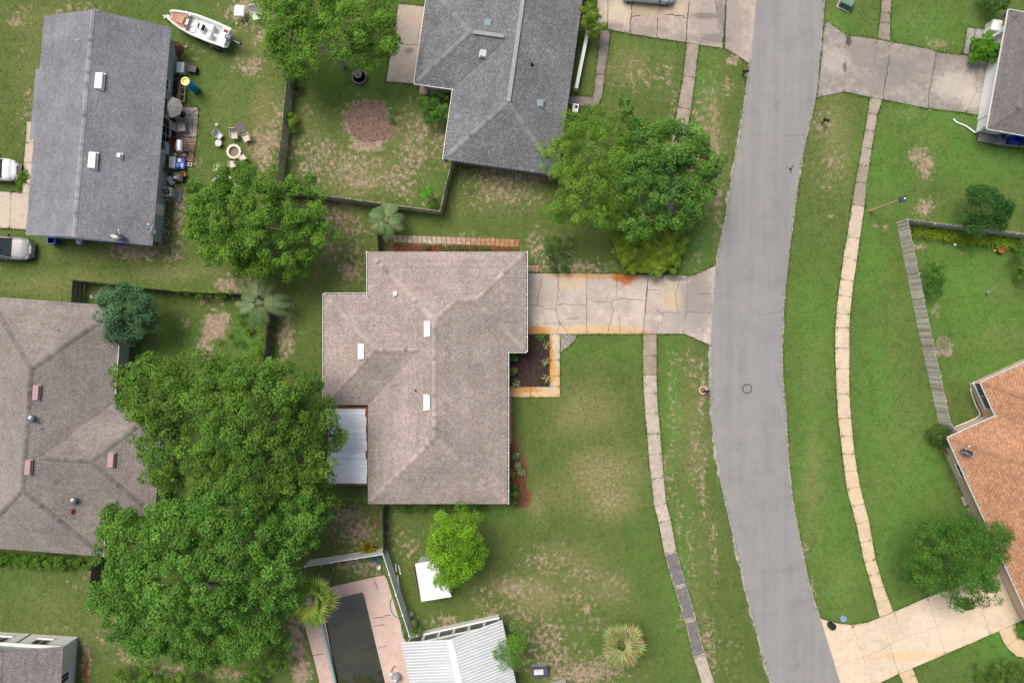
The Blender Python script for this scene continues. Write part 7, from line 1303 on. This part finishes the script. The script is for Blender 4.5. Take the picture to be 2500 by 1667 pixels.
wheelie('open blue recycling bin below the blue grey gable', 142, 591, 90, M_blue, pm('bin_rim_pale', (.35, .38, .60), .5), sc=.95); wheelie('open blue recycling bin beside the white upper right house', 2466, 347, 70, M_blue, M_blue, sc=1.0); wheelie('teal bin cut by the right edge beside the blue recycling bin', 2496, 350, 80, pm('bin_teal', (.01, .12, .22), .5), pm('bin_teal2', (.01, .14, .26), .5))
def can(label, px, py, r_, h, mat, lid=True):
    t = thing('trash_can', label, 'trash can', G(px, py)); MB().lathe([(r_ * .8, 0), (r_, h), (r_ * 1.05, h), (r_ * 1.05, h - .05), (r_ * .94, h - .05), (r_ * .76, .06), (0, .05)], n=20).build('body', mat, t)
    if lid: MB().lathe([(r_ * 1.06, h), (r_ * 1.06, h + .05), (r_ * .5, h + .12), (0, h + .13)], n=20).build('lid', pm('lid_pale', (.50, .53, .54), .5), t, True)
    for s in (-1, 1): MB().box((0, s * (r_ + .02), h * .8), (.14, .05, .05)).build('handle', mat, t)
can('grey trash can with pale lid below the blue grey gable', 207, 592, .27, .8, M_gplast); can('open round grey trash can on the pad of the white upper right house', 2437, 338, .3, .75, M_gplast, False)
tag(MB().lathe([(.3, 0), (.3, .04), (.12, .09), (0, .1)], n=22).build('trash_can_lid', M_gplast, None, loc=G(2424, 341, .05)), 'grey round lid lying on the pad next to the open trash can', 'lid'); tag(MB().box((0, 0, .12), (.9, .35, .2), R(-4), ch=.05).build('kayak_float', M_blue, None, loc=G(296, 594)), 'flat blue plastic piece under the satellite dish', 'plastic')  # lid of the open trash can, then a flat blue plastic piece
# ------------------------------------------------------------------ street things
def mailbox(label, px, py, rz, z=.85):
    t = thing('mailbox', label, 'mailbox', G(px, py), R(rz)); MB().box((0, 0, z / 2), (.1, .1, z)).build('post', pm('post_dark', (.05, .045, .04), .8), t); n = 9; rings = []
    for x in (-.26, .26): rings.append([(x, -.1, z)] + [(x, -.1 * math.cos(q), z + .12 + .1 * math.sin(q)) for q in np.linspace(0, math.pi, n)] + [(x, .1, z)])
    MB().loft(rings).build('box', M_black, t); MB().box((.275, 0, z + .1), (.02, .17, .2)).build('door', pm('mb_door', (.04, .04, .045), .4), t); MB().box((.1, -.112, z + .14), (.12, .012, .03)).build('flag', pm('flag_red', (.4, .02, .02), .5), t)
mailbox('black mailbox on the verge near the top driveway', 1812, 184, 0); mailbox('black mailbox on the verge below the upper right driveway', 2006, 301, -20); mailbox('black mailbox rising from the round brick planter at the road edge', 1717, 953, 0, .95)
bpn = thing('round_planter', 'round brick planter with white rim around the mailbox post', 'planter', G(1714, 952)); MB().lathe([(.33, 0), (.33, .3), (.36, .32), (.36, .38), (.29, .38), (.27, .30)], n=26).build('wall', pm('planter_rim', (.62, .54, .48), .8, .1), bpn); MB().lathe([(.275, .31), (0, .33)], n=20).build('fill', pm('brick_fill', (.26, .09, .045), .9, .3, 10), bpn)
tf = thing('utility_box', 'green metal transformer box on the lawn at the top', 'utility box', G(2062, 12), R(-25)); M_tg = pm('utility_green', (.09, .16, .14), .5, .1, 4); MB().box((0, 0, .35), (1.0, .78, .7)).build('cabinet', M_tg, tf); MB().box((0, .02, .73), (1.06, .84, .1), ch=.05).build('lid', pm('utility_green_lid', (.13, .21, .18), .5), tf); MB().box((0, -.05, .02), (1.25, 1.0, .08)).build('pad', M_found, tf)
lp = thing('street_lamp', 'wooden street lamp post with dark square head on the right lawn', 'street lamp', G(2122, 516)); MB().tube([(0, 0, -.1), (0, 0, 5.2)], [.11, .085], 10).build('pole', pm('pole_tan', (.50, .38, .22), .8, .15, 3), lp); MB().box((.0, 0, 5.3), (.50, .46, .22), .3, ch=.04).build('lamp_head', pm('lamp_navy', (.04, .055, .08), .5), lp); MB().lathe([(.07, 5.41), (.07, 5.47), (0, 5.48)], (.1, .03, 0), 10).build('photocell', M_wplast, lp)
bb = thing('trash_barrel', 'tall black open barrel at the corner of the warm driveway', 'barrel', G(2025, 1522)); MB().lathe([(.26, 0), (.29, .68), (.31, .68), (.31, .64), (.27, .62), (.24, .05), (0, .04)], n=24).build('body', pm('barrel_black', (.02, .024, .026), .4), bb)
for z in (.2, .45): MB().lathe([(.275, z), (.30, z + .02), (.275, z + .05)], n=24).build('hoop', MATS['barrel_black'], bb)
tag(MB().lathe([(.31, .0), (.31, .03), (.29, .05), (0, .055)], n=26).build('round_cover', pm('cover_blue', (.19, .27, .40), .6, .08, 5), None, loc=G(2059, 1510, .03)), 'round blue grey cover lying on the verge near the black barrel', 'cover')
fo = thing('garden_fountain', 'three tiered grey stone fountain under the leafy tree', 'fountain', G(879, 191)); M_fs = pm('fountain_stone', (.27, .25, .225), .9, .2, 7)
MB().lathe([(.58, 0), (.64, .3), (.66, .34), (.66, .4), (.58, .4), (.54, .22), (.12, .2)], n=28).build('basin', M_fs, fo); MB().lathe([(.53, .3), (0, .3)], n=24).build('basin_water', pm('fountain_water', (.06, .06, .045), .2), fo); MB().lathe([(.1, .2), (.08, .75), (.36, .88), (.38, .94), (.33, .94), (.08, .85)], n=22).build('middle_tier', M_fs, fo); MB().lathe([(.06, .85), (.05, 1.2), (.22, 1.3), (.23, 1.35), (.18, 1.34), (.05, 1.28), (.05, 1.45), (.08, 1.55), (0, 1.62)], n=18).build('top_tier', M_fs, fo)
ph = thing('plant_pot', 'terracotta pot with cream stand inside the right fence', 'pot', G(2437, 611)); MB().lathe([(.2, 0), (.3, .4), (.33, .4), (.33, .46), (.27, .46), (.24, .36), (0, .35)], n=20).build('pot', pm('terracotta', (.34, .09, .045), .8, .15), ph); MB().box((-.38, -.06, .1), (.22, .18, .2), ch=.05).build('foot', pm('cream_ceramic', (.6, .5, .32), .6), ph)
tag(MB().lathe([(0, 0), (.1, .03), (.13, .13), (.1, .22), (0, .26)], n=14).build('white_ball', M_wplast, None, loc=G(2329, 598)), 'white ball light at the border grass', 'ball')
gl = thing('garden_light', 'small blue grey garden stake light on the right lawn', 'garden light', G(2404, 714)); MB().tube([(0, 0, 0), (0, 0, .5)], .02, 6).build('stake', M_steel, gl); MB().lathe([(.14, .5), (.16, .54), (.05, .62), (0, .63)], n=14).build('shade', pm('shade_blue', (.16, .21, .27), .5), gl)
for i, (px, py, lab) in enumerate(((2422, 914, 'left'), (2464, 894, 'middle'), (2483, 888, 'right'))): tag(MB().lathe([(0, 0), (.08, .05), (.1, .14), (.04, .2), (0, .2)], n=10).build('red_flower', pm('flower_red', (.5, .07, .05), .7), None, loc=G(px, py)), '%s of three red flower heads along the orange house gutter' % lab, 'flower', 'red flowers by the orange house')
kp = thing('paddling_pool', 'pale blue paddling pool edge showing under the round bright tree', 'paddling pool', G(548, 462)); MB().tube([(1.15 * math.cos(q), 1.15 * math.sin(q), .22) for q in np.linspace(0, math.tau, 33)[:-1]], .1, 8, closed=True).build('rim', pm('pool_paleblue', (.45, .60, .64), .5), kp); MB().lathe([(1.1, .08), (0, .08)], n=28).build('floor', pm('pool_floor', (.30, .45, .52), .4), kp)
for i, (px, py, lab) in enumerate(((2390, 1274, 'left'), (2401, 1280, 'right'))): tag(MB().box((0, 0, .3), (.4, .4, .6), .4, ch=.04, taper=1.1).build('blue_tub', M_blue, None, loc=G(px, py)), '%s blue tub by the wall under the airy tree' % lab, 'tub', 'blue tubs under the airy tree')
tag(MB().box((0, 0, .12), (.3, .45, .22), .5, ch=.1, taper=.7).build('plastic_bag', pm('bag_pale', (.50, .52, .55), .5, .2, 9), None, loc=G(224, 725)), 'crumpled pale plastic bag by the dark fence', 'bag')
